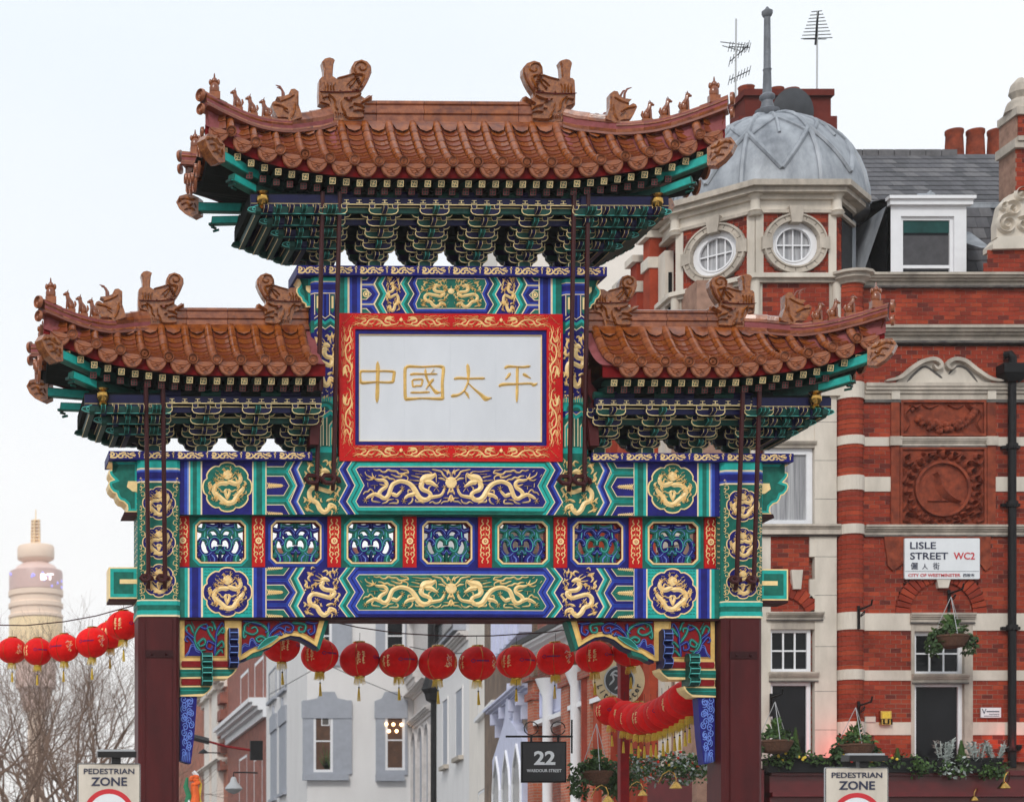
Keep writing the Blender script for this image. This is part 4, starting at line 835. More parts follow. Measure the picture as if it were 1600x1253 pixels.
def chiwen(side, x, z, parent, sc=1.0, sword=True):
    """ridge-end dragon: side=-1 left one, facing the middle of the ridge"""
    P = [(400,1040),(380,950),(330,800),(200,755),(195,600),(205,400),(240,358),(275,350)]+([(272,300),(270,240),(245,130),(290,82),(350,68),(405,84),(440,105),(418,170),(410,260),(405,350)] if sword else [(330,345),(400,350)])+[(460,385),(570,355),(680,310),(690,200),(735,125),(830,95),(925,130),(985,200),(990,290),(940,410),(890,500),(835,575),(830,640),(880,675),(950,625),(998,650),(1000,690),(970,740),(890,785),(878,850),(872,1040)]
    s = .00104*sc; T = lambda p: (x+side*-1*(p[0]-560)*s, z+(1040-p[1])*s)
    mb = MB().use('amber'); mb.poly([T(p) for p in P], -.07, .07, True); Pi = offset_poly([T(p) for p in P], .02); mb.poly(Pi, -.125, -.07); mb.poly(Pi, .07, .11, True); o = mb.build('ridge_dragon', parent)
    mb = MB().use('amber')
    def R(pts, w_, h=.03, m_='amber', n=3): mb.use(m_); mb.ribbon([T(p) for p in pts], [q*s for q in w_] if isinstance(w_, list) else w_*s, -.13, h, n)
    sp = [(830+math.cos(t*.55+1.2)*(135-t*7), 235+math.sin(t*.55+1.2)*(125-t*7)) for t in range(0, 17)]
    R(sp, 30, .025); R([(960,300),(900,460),(820,570)], 26, .03, 'glaze_pale'); R([(460,400),(600,365),(700,330)], 34, .03)
    R([(780,330),(860,360),(830,450),(780,560)], [40,50,40,20]); R([(600,500),(680,420),(740,400),(700,480),(640,540)], 26)
    for k in range(4): R([(270+k*50,600),(280+k*42,520),(260+k*60,460)], [24,30,12])
    R([(200,605),(500,612),(820,590)], 12, .035, 'mortar_pink', 2)
    R([(560,700),(700,690),(820,640)], [20,40,36], .05); R([(620,720),(680,745)], 56, .06); R([(820,770),(900,720),(980,670)], [40,60,40], .06); R([(700,780),(800,800),(870,850)], [40,50,30], .05)
    R([(560,860),(600,980),(700,1000),(860,990)], [40,40,46,30], .05); R([(700,890),(800,880),(870,900)], 26, .05); R([(330,640),(420,720),(440,830),(480,880)], [30,44,34,14], .04); R([(520,740),(540,850),(590,930),(570,1000)], [24,30,26,12], .04)
    rq = random.Random(4)
    for k in range(26):
        u_, v_ = rq.uniform(430, 800), rq.uniform(440, 590)
        if v_ > 620-(u_-300)*.35: R([(u_-16,v_-6),(u_,v_+9),(u_+16,v_-6)], 11, .02, 'glaze_pale', 2)
    for k in range(7): R([(700+k*14, 330+k*30), (735+k*15, 345+k*30), (770+k*13, 335+k*30)], 16, .03)
    for k in range(5): R([(430+k*34,900+k*10),(450+k*34,940),(440+k*34,985)], 16, .03, 'glaze_pale', 2)
    mb.use('glaze_dark'); mb.poly([(T((625,715))[0]+.022*math.cos(a), T((625,715))[1]+.022*math.sin(a)) for a in [i*.785 for i in range(8)]], -.19, -.12)
    R([(240,700),(330,680),(360,760)], [24,34,20], .04); R([(640,840),(700,830)], 30, .05); R([(230,640),(270,740)], 24, .03)
    mb.build('carved_detail', o)
    return o
def small_beast(kind):
    mb = MB().use('glaze')
    if kind == 'immortal':
        mb.ball((0, 0, .10), (.075, .06, .11)); mb.ball((0, 0, .22), (.045, .04, .05)); mb.tube([(0, 0, .25), (0, 0, .33)], [.02, .008], 6); mb.ball((.06, 0, .2), (.025, .03, .045)); mb.ball((-.06, 0, .2), (.025, .03, .045)); mb.box(-.08, .08, -.05, .05, -.06, .05)
    else:
        mb.ball((.03, 0, .07), (.05, .04, .08)); mb.tube([(.03, 0, .1), (-.01, 0, .17), (-.02, 0, .22)], [.045, .035, .03], 8); mb.ball((-.03, 0, .235), (.042, .032, .034)); mb.tube([(-.05, 0, .23), (-.085, 0, .225)], [.022, .014], 6)
        mb.tube([(-.02, -.02, .15), (-.035, -.02, 0)], [.02, .014], 6); mb.tube([(-.02, .02, .15), (-.035, .02, 0)], [.02, .014], 6); mb.tube([(.07, 0, .02), (.10, 0, .08), (.09, 0, .13)], [.02, .022, .012], 6)
        for s in (-1, 1): mb.tube([(-.02, s*.02, .255), (-.01, s*.025, .29)], [.012, .004], 5)
        mb.box(-.06, .1, -.03, .03, -.06, .01)
    return mb.mesh('ridge_beast' if kind != 'immortal' else 'ridge_immortal', True)
ME_BEAST, ME_IMM = small_beast('b'), small_beast('immortal')
def hip_head(side, x, y, z, parent):
    P = [(1065,330),(1085,295),(1120,280),(1175,310),(1190,260),(1140,225),(1230,215),(1300,190),(1335,120),(1385,112),(1440,150),(1440,330),(1470,420),(1490,500),(1320,560),(1290,510),(1250,500),(1150,500),(1110,430)]
    s = .00112; T = lambda p: (x+(-side)*(p[0]-1300)*s*-1*-1 if False else x+side*-1*(p[0]-1300)*s, z+(540-p[1])*s)
    mb = MB().use('amber'); yy = y
    mb.poly([T(p) for p in P], yy-.08, yy+.08, True); o = mb.build('hip_dragon_head', parent)
    mb = MB().use('amber')
    for pts, w_ in (([(1090,330),(1200,350),(1290,400)], 40), ([(1180,290),(1290,250),(1380,200)], 34), ([(1330,520),(1380,420),(1390,300)], 40), ([(1230,400),(1300,450)], 30), ([(1420,200),(1430,380)], 26)): mb.ribbon([T(p) for p in pts], w_*s, yy-.08, .03, 3)
    mb.use('glaze_dark')
    for dy in (-.04, .04):
        H_ = [(1230,215),(1225,140),(1190,80),(1130,60)]; q = [T((a+(30 if dy > 0 else 0), b-10)) for a, b in H_]; mb.tube([(p[0], yy+dy, p[1]) for p in q], [.022, .02, .016, .006], 5)
    mb.build('horns', o)
def corner_head_mesh():
    mb = MB().use('amber')
    P = [(-.30,.10),(-.24,.19),(-.10,.20),(.02,.15),(.10,.10),(.10,-.16),(-.02,-.19),(-.14,-.12),(-.24,-.02)]; mb.poly(P, -.09, .09, True)
    for y_ in (-.09,):
        for p, w_ in (([(-.26,.10),(-.16,.14),(-.05,.10),(.05,.08)], .05), ([(-.2,.04),(-.1,.06),(-.06,.0),(.0,.02)], .04), ([(-.15,-.05),(-.05,-.04),(.04,-.1)], .04), ([(-.08,.16),(-.02,.08)], .035), ([(.03,.02),(.06,-.06)], .03), ([(-.22,.15),(-.25,.12)], .04)): mb.ribbon(p, w_, y_, .03, 3)
    return mb.mesh('corner_dragon_head')
ME_CORNER = corner_head_mesh()
def build_roof(name, Xin, Xr, Xc, ridge_top, ridge_base, ze, hipT, discs, sides, both_ends, label):
    """sides: list of signs; both_ends: hip at both ends (main roof)"""
    zr = ridge_base
    def Lz(X): return interp(LIFT, Xc-abs(X))*(1.0 if both_ends else .88)
    def eave(X):
        a = abs(X); return -1.05-.08*max(0, (a-(Xc-1.2))/1.2)**2, ze+Lz(X)
    def top(X):
        a = abs(X)
        if a <= Xr: return -.10, zr
        return -.06-1.07*(a-Xr)/(Xc-Xr), interp(hipT, a)
    def surf(X, t):
        y0, z0 = top(X); y1, z1 = eave(X); L = abs(y1-y0)
        return Vector((X, y0+(y1-y0)*t, z0+(z1-z0)*t-.16*L*math.sin(math.pi*t)*.8))
    sgs = sides
    xs = [i*.1 for i in range(int(Xin*10), int(Xc*10)+1)]+[Xc]
    # deck
    def line(sg):
        return [sg*x for x in xs]
    X_all = (sorted([-x for x in xs if x > 0])+xs) if both_ends else line(sgs[0])
    mb = MB().use('mortar_pink'); nT = 6; vs = []; fs = []
    for X in X_all:
        for j in range(nT+1): p = surf(X, j/nT); vs.append(p+Vector((0, 0, -.02)))
    for i in range(len(X_all)-1):
        for j in range(nT): a = i*(nT+1)+j; fs.append((a, a+1, a+nT+2, a+nT+1))
    mb.add(vs, fs); b = [(v[0], -v[1], v[2]) for v in vs]; mb.use('glaze'); mb.add(b, fs)     # back slope too
    ends = (1, -1) if both_ends else sgs
    for sg in ends:      # end slopes
        vs = []; fs = []; K = 9
        for i in range(K+1):
            yy = -1.13+2.26*i/K; tt = abs(yy)/1.13; Xh = Xr+(Xc-Xr)*tt; zh = interp(hipT, Xh) if tt > 0 else zr
            d = 1.15-abs(yy); zE = ze+interp(LIFT, d)
            for j in range(5):
                t = j/4; vs.append((sg*(Xh+(Xc-.06-Xh)*t), yy, zh+(zE-zh)*t-.12*(Xc-Xh)*math.sin(math.pi*t)*.5))
        for i in range(K):
            for j in range(4): a = i*5+j; fs.append((a, a+1, a+6, a+5))
        mb.use('glaze'); mb.add(vs, fs)
    roof = mb.build(name, gate, label=label)
    # soffit boards
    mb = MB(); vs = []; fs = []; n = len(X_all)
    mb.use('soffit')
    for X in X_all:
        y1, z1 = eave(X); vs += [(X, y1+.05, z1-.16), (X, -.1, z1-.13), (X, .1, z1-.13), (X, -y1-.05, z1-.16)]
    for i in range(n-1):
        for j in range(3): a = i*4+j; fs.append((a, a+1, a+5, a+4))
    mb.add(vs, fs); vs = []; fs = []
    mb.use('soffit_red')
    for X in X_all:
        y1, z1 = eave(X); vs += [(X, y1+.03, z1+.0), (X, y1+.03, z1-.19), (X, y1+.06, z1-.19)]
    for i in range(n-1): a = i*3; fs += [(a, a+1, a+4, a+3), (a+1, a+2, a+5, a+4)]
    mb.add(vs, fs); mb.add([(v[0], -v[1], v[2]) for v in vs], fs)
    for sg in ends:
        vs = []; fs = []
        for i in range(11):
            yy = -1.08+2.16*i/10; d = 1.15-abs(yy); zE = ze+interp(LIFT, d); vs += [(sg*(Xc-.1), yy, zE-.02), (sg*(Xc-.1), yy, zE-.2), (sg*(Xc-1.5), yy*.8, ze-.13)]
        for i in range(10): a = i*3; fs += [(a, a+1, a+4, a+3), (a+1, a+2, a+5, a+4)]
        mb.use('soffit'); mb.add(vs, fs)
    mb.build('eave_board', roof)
    # tiles
    stuff = MB()
    half = (discs[1]-discs[0])/2 if len(discs) > 1 else .18
    for X in discs:
        y0, z0 = top(X); y1, z1 = eave(X); L = math.hypot(y1-y0, z1-z0); nseg = max(1, round(L/.24))
        for j in range(nseg):
            p = surf(X, j/nseg); q = surf(X, (j+1)/nseg)
            m3 = rot_to(q-p, Vector((1, 0, 0))); ln = (q-p).length
            mw = Matrix.Translation(p+Vector((0, 0, .015))) @ m3.to_4x4() @ Matrix.Diagonal((ln*1.04, 1, 1, 1))
            inst('cover_tile', ME_COVER[random.randrange(3)], roof, mw=mw)
        yv = Vector((0, y1-.01, 0)); inst('eave_disc', ME_DISC, roof, (X, y1-.03, z1+.03), rot=(random.uniform(-.05, .05), random.uniform(0, 6), 0))
        if random.random() < .8:
            kb = MB().use('glaze'); kb.ball((X, y1+.09, z1+.135), (.022, .022, .035), 6, 4); kb.build('tile_nail', roof)
    mids = [x+(half if both_ends or sgs[0] > 0 else -half) for x in discs]
    if both_ends: mids = [discs[0]-half]+mids
    for X in mids:
        if abs(X) > Xc-.02 or abs(X) < Xin: continue
        y0, z0 = top(X); y1, z1 = eave(X); L = math.hypot(y1-y0, z1-z0)
        nseg = max(2, round(L/.125))
        for j in range(nseg):
            p = surf(X, j/nseg); q = surf(X, (j+1)/nseg); m3 = rot_to(q-p, Vector((1, 0, 0))); ln = (q-p).length
            mw = Matrix.Translation(p+Vector((0, 0, .030))) @ m3.to_4x4() @ Matrix.Diagonal((ln*1.15, 1, 1, 1))
            inst('trough_tile', ME_TROUGH[(j+int(X*7)) % 2], roof, mw=mw)
        sl_ = (eave(X+.05)[1]-eave(X-.05)[1])/.1
        inst('drip_tile', ME_DRIP, roof, (X, y1-.02, z1-.035), rot=(0, -math.atan(sl_)*.8, 0))
    # end slope tiles
    for sg in ends:
        for yy in (-.93, -.56, -.19, .19, .56, .93):
            tt = abs(yy)/1.13; Xh = Xr+(Xc-Xr)*tt; zh = interp(hipT, Xh); zE = ze+interp(LIFT, 1.15-abs(yy)); a = Vector((sg*Xh, yy, zh)); b = Vector((sg*(Xc-.04), yy, zE)); ns_ = max(1, round((b-a).length/.26))
            for j in range(ns_):
                p = a+(b-a)*(j/ns_); q = a+(b-a)*((j+1)/ns_); sg_ = lambda t: Vector((0, 0, -.14*(b-a).length*math.sin(math.pi*t)*.7)); p = p+sg_(j/ns_); q = q+sg_((j+1)/ns_)
                m3 = rot_to(q-p, Vector((0, sg, 0))); inst('cover_tile', ME_COVER[0], roof, mw=Matrix.Translation(p+Vector((0, 0, .015))) @ m3.to_4x4() @ Matrix.Diagonal(((q-p).length*1.04, 1, 1, 1)))
            inst('eave_disc', ME_DISC, roof, (sg*(Xc+.0), yy, zE+.03), rot=(0, 0, sg*math.pi/2))
            y2 = yy+.185
            if y2 < 1.1: zE2 = ze+interp(LIFT, 1.15-abs(y2)); inst('drip_tile', ME_DRIP, roof, (sg*(Xc-.01), y2, zE2-.035), rot=(0, 0, sg*math.pi/2))
    # rafters
    x = Xin+.12 if not both_ends else -(Xc-.30)
    while x < Xc-.28:
        for sg in ((1,) if both_ends else sgs):
            X = x*sg; y1, z1 = eave(X)
            o_ = inst('flying_rafter', ME_R1, roof, (X, y1+.07, z1-.262), rot=(math.radians(14), 0, 0)); o_.scale = (1, .5, 1); 
            if abs(X) < Xc-.62: o_ = inst('eave_rafter', ME_R2, roof, (X+.0, y1+.22, z1-.325-.22*Lz(X)), rot=(math.radians(10), 0, 0)); o_.scale = (1, .5, 1)
        x += .206
    # top ridge
    xs0 = -Xr if both_ends else min(sgs[0]*Xin, sgs[0]*Xr); xs1 = Xr if both_ends else max(sgs[0]*Xin, sgs[0]*Xr)
    H = ridge_top-ridge_base; nP = max(2, round((xs1-xs0)/.68)); 
    prof = [(-.10, 0), (-.13, .0), (-.13, .05*1), (-.085, .07), (-.085, .16*H/.4), (-.115, .18*H/.4), (-.115, .235*H/.4), (-.08, .25*H/.4), (-.08, .31*H/.4), (-.105, .33*H/.4), (-.105, .37*H/.4), (-.05, H), (.05, H), (.105, .37*H/.4), (.105, .33*H/.4), (.08, .31*H/.4), (.08, .07), (.13, .05), (.13, 0)]
    for i in range(nP):
        a = xs0+(xs1-xs0)*i/nP+.004; b = xs0+(xs1-xs0)*(i+1)/nP-.004
        mb = MB().use(('glaze', 'glaze_pale', 'glaze')[i % 3]); mb.sweep([(a, 0, zr), (b, 0, zr)], prof); mb.build('ridge_tile', roof)
    mb = MB().use('mortar_pink'); mb.sweep([(xs0, 0, zr-.03), (xs1, 0, zr-.03)], [(-.118, 0), (-.118, .06), (-.07, .08), (-.07, H-.01), (.07, H-.01), (.118, 0)]); mb.use('glaze_dark'); mb.box(xs0, xs1, -.16, .16, zr-.035, zr+.004); mb.build('ridge_core', roof)
    # wave tiles directly under the ridge
    mb = MB().use('glaze')
    for X in mids+([discs[0]] if False else []):
        if abs(X) < Xc-.3 and abs(X) > Xin-.01:
            p = surf(X, .0); q = surf(X, min(.12, 1)); mb.add([(X-.15, p.y-.02, p.z+.055), (X-.09, q.y-.03, q.z+.04), (X, q.y-.05, q.z-.0), (X+.09, q.y-.03, q.z+.04), (X+.15, p.y-.02, p.z+.055)], [(0, 1, 2, 3, 4)])
    mb.build('under_ridge_tile', roof)
    # hips
    for sg in ends:
        for fb in (-1, 1):
            pts = []
            a = Xr-.02
            NN = 12
            for i in range(NN+1):
                X = a+(Xc+.03-a)*i/NN; tt = (X-Xr)/(Xc-Xr); z_ = interp(hipT, min(X, Xc)); pts.append(Vector((sg*X, fb*(1.07*max(0, tt)+.06), z_)))
            hpr = lambda h, w_: [(-w_, 0), (-w_*1.1, .04), (-w_*.8, .06), (-w_*.8, h*.45), (-w_*1.05, h*.5), (-w_*1.05, h*.62), (-w_*.75, h*.68), (-w_*.6, h*.9), (0, h), (w_*.6, h*.9), (w_*.75, h*.68), (w_*1.05, h*.5), (w_*.8, .06), (w_, 0)]
            for (i0, i1, h) in ((0, 2, .30), (2, 4, .29), (4, 6, .20), (6, 8, .19), (8, 10, .19), (10, 12, .20)):
                mb = MB().use('glaze' if i0 % 4 else 'glaze_pale'); mb.sweep(pts[i0:i1+1], hpr(h*(1 if H > .36 else .95), .095)); o = mb.build('hip_tile', roof)
            mb = MB().use('mortar_pink'); mb.sweep([p+Vector((0, 0, -.03)) for p in pts], [(-.085, 0), (-.085, .17), (0, .21), (.085, .17), (.085, 0)]); mb.use('glaze_dark'); mb.sweep([p+Vector((0, 0, -.05)) for p in pts], [(-.13, 0), (-.13, .035), (.13, .035), (.13, 0)]); mb.build('hip_core', roof)
            e = pts[-1]; o = inst('eave_disc', ME_DISC, roof, tuple(e+Vector((sg*.03, fb*.02, .13))), rot=(0, 0, sg*math.radians(58) if fb < 0 else sg*math.radians(122))); o.scale = (1.15, 1.15, 1.15)
            o = inst('eave_disc', ME_DISC, roof, tuple(e+Vector((sg*.03, fb*.02, -.08))), rot=(0, 0, sg*math.radians(58) if fb < 0 else sg*math.radians(122)))
            if fb < 0 or True:
                for q, i in enumerate((11, 9, 7.6, 6.3)):
                    i_ = int(i); f = i-i_; p = pts[i_].lerp(pts[min(i_+1, NN)], f); me = ME_IMM if q == 0 else ME_BEAST
                    o = inst('ridge_immortal' if q == 0 else 'ridge_beast', me, roof, (p.x, p.y, p.z+.19+(.03 if q == 0 else 0)))
                    o.scale = (-sg*1.0*-1 if sg > 0 else 1, 1, 1) if True else (1, 1, 1)
                    if sg > 0: o.scale = (-1, 1, 1)
                    o.scale = [c_*1.02 for c_ in o.scale]
            if fb < 0 or both_ends:
                p = pts[4]; hip_head(sg, p.x+sg*.02, p.y, p.z+.16, roof)
            # corner beams; inner lengths in darker teal paint the shade under the eave
            A = Vector((sg*(Xc-.85), fb*.66, ze-.06)); B = Vector((sg*(Xc-.18), fb*1.1, ze+.11)); mb = MB()
            def bar(A, B, hw, hh, m1, edge):
                t = (B-A).normalized(); l2 = Vector((-t.y, t.x, 0)).normalized(); u = t.cross(l2); u = u if u.z > 0 else -u
                c8 = [A-l2*hw-u*hh, A+l2*hw-u*hh, A+l2*hw+u*hh, A-l2*hw+u*hh, B-l2*hw-u*hh, B+l2*hw-u*hh, B+l2*hw+u*hh, B-l2*hw+u*hh]
                mb.use(edge); F = [(0, 1, 2, 3), (4, 5, 6, 7), (0, 4, 5, 1), (1, 5, 6, 2), (2, 6, 7, 3), (3, 7, 4, 0)]; mb.add(c8, F)
                mb.use(m1); hh2 = hh-.014; hw2 = hw+.005; A2 = A; B2 = B-t*.016
                mb.add([A2-l2*hw2-u*hh2, A2+l2*hw2-u*hh2, A2+l2*hw2+u*hh2, A2-l2*hw2+u*hh2, B2-l2*hw2-u*hh2, B2+l2*hw2-u*hh2, B2+l2*hw2+u*hh2, B2-l2*hw2+u*hh2], F)
            bar(A, B, .07, .07, 'teal', 'teal_dark'); A0 = Vector((sg*(Xc-1.7), fb*.3, ze-.24)); bar(A0, A, .07, .07, 'bk_teal', 'bk_teal')
            A3 = Vector((sg*(Xc-.80), fb*.66, ze-.25)); B3 = Vector((sg*(Xc-.42), fb*.92, ze-.17)); bar(A3, B3, .065, .06, 'teal', 'teal_dark'); bar(Vector((sg*(Xc-1.6), fb*.3, ze-.36)), A3, .07, .07, 'bk_teal', 'bk_teal')
            for k in range(3): bar(B3+Vector((-sg*.02*k, -fb*.01*k, -.05-.055*k)), B3+Vector((sg*(.05-.05*k), fb*(.03-.02*k), -.05-.05*k)), .055, .018, 'teal', 'bk_teal')
            mb.build('corner_beam', roof)
            ang = math.atan2(B.y-A.y, B.x-A.x)
            o = inst('corner_dragon_head', ME_CORNER, roof, tuple(B+Vector((sg*.02, fb*.03, .03)))); o.rotation_euler = (0, 0, ang+math.pi)
            if fb > 0: o.scale = (1, 1, 1)
            if sg > 0 and fb < 0: o.rotation_euler = (0, 0, ang+math.pi); o.scale = (1, -1, 1)
            # gilt vase
            if fb < 0:
                vb = MB().use('brass'); vx, vz = Xc-.92, ze-.60; vb.lathe([(.05, 0), (.09, .03), (.055, .06), (.10, .12), (.095, .19), (.06, .22), (.10, .26)], (sg*vx, -.80, vz), 12); vb.build('gilt_vase', roof, True)
    # ridge dragons
    if both_ends:
        chiwen(-1, -(Xr-.22), ridge_base+.04, roof); chiwen(1, Xr-.22, ridge_base+.04, roof)
    else:
        sg = sgs[0]; chiwen(sg, sg*(Xr-.20), ridge_base+.02, roof, .86); chiwen(-sg, sg*(Xin+.42), ridge_base+.02, roof, .86, False)
    return roof
HM = [(1.85, 13.70), (2.0, 13.62), (2.3, 13.52), (2.59, 13.43), (2.85, 13.40), (3.1, 13.39), (3.3, 13.41), (3.51, 13.45), (3.78, 13.51), (3.93, 13.56)]
MR = build_roof('main_roof', 0, 1.85, 3.93, 14.10, 13.70, 12.717, HM, [(-9.5+i)*.3725 for i in range(20)], [1], True, None)
HWG = [(4.7, 10.52), (4.97, 10.45), (5.2, 10.38), (5.35, 10.34), (5.6, 10.33), (5.78, 10.34), (6.145, 10.397), (6.36, 10.45)]
for sg in (-1, 1):
    dd = sorted([sg*(2.30+.3625*k) for k in range(11)])
    build_roof('wing_roof', 2.17, 4.7, 6.36, 10.86, 10.53, 9.725, HWG, dd, [sg], False, None)
# ================================================================= BRACKETS
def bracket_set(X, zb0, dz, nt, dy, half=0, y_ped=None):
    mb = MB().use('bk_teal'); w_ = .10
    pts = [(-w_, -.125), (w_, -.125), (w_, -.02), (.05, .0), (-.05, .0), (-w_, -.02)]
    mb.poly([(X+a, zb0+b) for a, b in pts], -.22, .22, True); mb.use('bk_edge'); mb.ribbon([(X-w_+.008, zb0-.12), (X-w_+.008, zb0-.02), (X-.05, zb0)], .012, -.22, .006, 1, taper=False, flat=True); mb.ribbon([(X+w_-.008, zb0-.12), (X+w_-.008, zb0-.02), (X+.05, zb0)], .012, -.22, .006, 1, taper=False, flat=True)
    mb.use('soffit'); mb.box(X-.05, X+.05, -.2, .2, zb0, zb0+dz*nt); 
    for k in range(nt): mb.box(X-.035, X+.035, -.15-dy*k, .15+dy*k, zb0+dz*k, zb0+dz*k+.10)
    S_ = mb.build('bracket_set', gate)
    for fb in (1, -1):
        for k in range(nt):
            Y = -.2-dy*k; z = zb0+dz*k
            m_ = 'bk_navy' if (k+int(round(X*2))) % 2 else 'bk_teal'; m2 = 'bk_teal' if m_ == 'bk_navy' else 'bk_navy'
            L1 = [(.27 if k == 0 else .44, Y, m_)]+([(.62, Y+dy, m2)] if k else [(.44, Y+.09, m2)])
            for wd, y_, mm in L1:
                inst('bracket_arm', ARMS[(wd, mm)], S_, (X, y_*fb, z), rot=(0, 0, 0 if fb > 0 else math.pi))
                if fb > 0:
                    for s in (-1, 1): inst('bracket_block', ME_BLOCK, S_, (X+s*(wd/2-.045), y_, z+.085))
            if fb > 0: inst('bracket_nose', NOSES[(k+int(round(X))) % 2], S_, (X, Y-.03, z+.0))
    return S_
ZM, DZM, DYM = 11.545, .128, .14
ZW, DZW, DYW = 8.675, .119, .17
for i in range(6): bracket_set((-2.5+i)*.778, ZM, DZM, 5, DYM)
for sg in (-1, 1):
    for x in (2.33, 3.09, 3.855, 4.60): bracket_set(sg*x, ZW, DZW, 4, DYW)
def rails(x0, x1, z0, dz, nt, dy, ztop, marks=True):
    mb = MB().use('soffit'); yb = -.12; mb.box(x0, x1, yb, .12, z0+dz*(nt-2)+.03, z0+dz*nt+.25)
    for k in range(nt-1, nt+1):
        y_ = -.2-dy*(k-1); z = z0+dz*k-.02; 
        mb.use('bk_teal' if k % 2 else 'bk_navy'); mb.box(x0, x1, y_+.05, y_+.10, z-.06, z+.03); mb.box(x0, x1, -y_-.10, -y_-.05, z-.06, z+.03)
        mb.use('bk_edge'); mb.box(x0, x1, y_+.044, y_+.05, z+.02, z+.032)
    o = mb.build('bracket_rail', gate)
    mb = MB(); yt = -.2-dy*(nt-1)-.0; mb.use('bk_navy'); mb.box(x0, x1, yt-.02, yt+.06, ztop, ztop+.11); mb.box(x0, x1, -yt-.06, -yt+.02, ztop, ztop+.11); mb.use('bk_edge'); mb.box(x0, x1, yt-.026, yt-.02, ztop, ztop+.012)
    x = x0+.08
    while x < x1-.05:
        mb.box(x-.045, x+.045, yt-.026, yt-.02, ztop+.025, ztop+.033); mb.box(x-.035, x+.035, yt-.026, yt-.02, ztop+.068, ztop+.076); mb.box(x-.006, x+.006, yt-.025, yt-.02, ztop+.033, ztop+.068); x += .195
    # round purlin with painted bands
    n = max(1, int((x1-x0)/.3)); zz = ztop+.175
    for i in range(n):
        a = x0+(x1-x0)*i/n; b = x0+(x1-x0)*(i+1)/n; mb.use(('bk_teal', 'bk_navy', 'soffit')[i % 3]); mb.tube([(a, yt+.08, zz), (b, yt+.08, zz)], .06, 8)
    mb.build('purlin', gate)
rails(-2.2, 2.2, ZM, DZM, 5, DYM, 12.205)
for sg in (-1, 1): rails(*sorted((sg*2.1, sg*4.85)), ZW, DZW, 4, DYW, 9.186)
# corner clusters
def nosed(mb, x0, x1, y, z, h, m_, fb):
    """arm in a plane y from x0 to its rounded tip x1"""
    s = 1 if x1 > x0 else -1; L = abs(x1-x0)
    P = [(x0, z), (x1-s*.22, z), (x1-s*.05, z+h*.25), (x1, z+h*.5), (x1-s*.02, z+h*.8), (x1-s*.10, z+h*.95), (x1-s*.16, z+h*1.15), (x1-s*.30, z+h), (x0, z+h)]
    mb.use(m_); mb.poly(P, y-.04, y+.04, True); mb.use('teal_pale'); yy = y-.04 if fb < 0 else y+.046
    mb.ribbon(P[:7], .010, yy, .006, 1, taper=False, flat=True)
    q = circ(x1-s*.10, z+h*.62, .03, 8); mb.ring(q, offset_poly(q, .01), yy-.008, yy)
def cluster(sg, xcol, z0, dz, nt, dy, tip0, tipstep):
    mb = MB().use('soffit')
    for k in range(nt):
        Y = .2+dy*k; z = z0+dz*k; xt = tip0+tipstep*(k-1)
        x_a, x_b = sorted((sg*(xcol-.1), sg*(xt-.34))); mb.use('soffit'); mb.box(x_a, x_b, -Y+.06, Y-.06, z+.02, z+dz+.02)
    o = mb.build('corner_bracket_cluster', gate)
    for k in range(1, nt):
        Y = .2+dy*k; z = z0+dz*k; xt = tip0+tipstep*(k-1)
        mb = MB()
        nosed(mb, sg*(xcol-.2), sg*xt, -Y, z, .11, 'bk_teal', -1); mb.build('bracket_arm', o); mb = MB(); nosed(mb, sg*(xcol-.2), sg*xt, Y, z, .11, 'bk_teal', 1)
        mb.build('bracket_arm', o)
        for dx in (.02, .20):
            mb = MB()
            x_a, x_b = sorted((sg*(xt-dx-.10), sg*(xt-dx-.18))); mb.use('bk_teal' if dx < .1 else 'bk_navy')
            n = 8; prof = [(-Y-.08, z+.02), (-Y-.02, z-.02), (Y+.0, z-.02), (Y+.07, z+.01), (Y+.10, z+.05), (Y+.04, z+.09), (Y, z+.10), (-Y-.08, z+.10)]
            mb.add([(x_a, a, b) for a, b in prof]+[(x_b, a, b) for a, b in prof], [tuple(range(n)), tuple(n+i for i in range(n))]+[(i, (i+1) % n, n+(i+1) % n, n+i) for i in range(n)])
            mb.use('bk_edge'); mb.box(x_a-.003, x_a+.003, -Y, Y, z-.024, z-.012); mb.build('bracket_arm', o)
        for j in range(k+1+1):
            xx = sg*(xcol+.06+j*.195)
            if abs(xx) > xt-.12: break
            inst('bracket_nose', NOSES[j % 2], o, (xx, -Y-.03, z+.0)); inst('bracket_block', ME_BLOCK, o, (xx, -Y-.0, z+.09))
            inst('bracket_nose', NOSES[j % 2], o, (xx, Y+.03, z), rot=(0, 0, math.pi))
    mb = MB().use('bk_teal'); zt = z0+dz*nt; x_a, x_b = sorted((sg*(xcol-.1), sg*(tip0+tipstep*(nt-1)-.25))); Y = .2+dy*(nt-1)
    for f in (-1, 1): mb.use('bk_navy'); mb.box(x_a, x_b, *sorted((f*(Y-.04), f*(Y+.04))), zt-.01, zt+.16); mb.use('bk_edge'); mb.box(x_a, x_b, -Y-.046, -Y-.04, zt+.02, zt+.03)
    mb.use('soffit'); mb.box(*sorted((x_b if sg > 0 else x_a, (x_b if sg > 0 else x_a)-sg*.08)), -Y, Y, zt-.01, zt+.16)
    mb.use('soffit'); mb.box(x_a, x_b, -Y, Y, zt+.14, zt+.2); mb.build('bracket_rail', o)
for sg in (-1, 1):
    cluster(sg, 1.946, ZM, DZM, 5, DYM, 2.64, .2); cluster(sg, 4.60, ZW, DZW, 4, DYW, 5.36, .2)
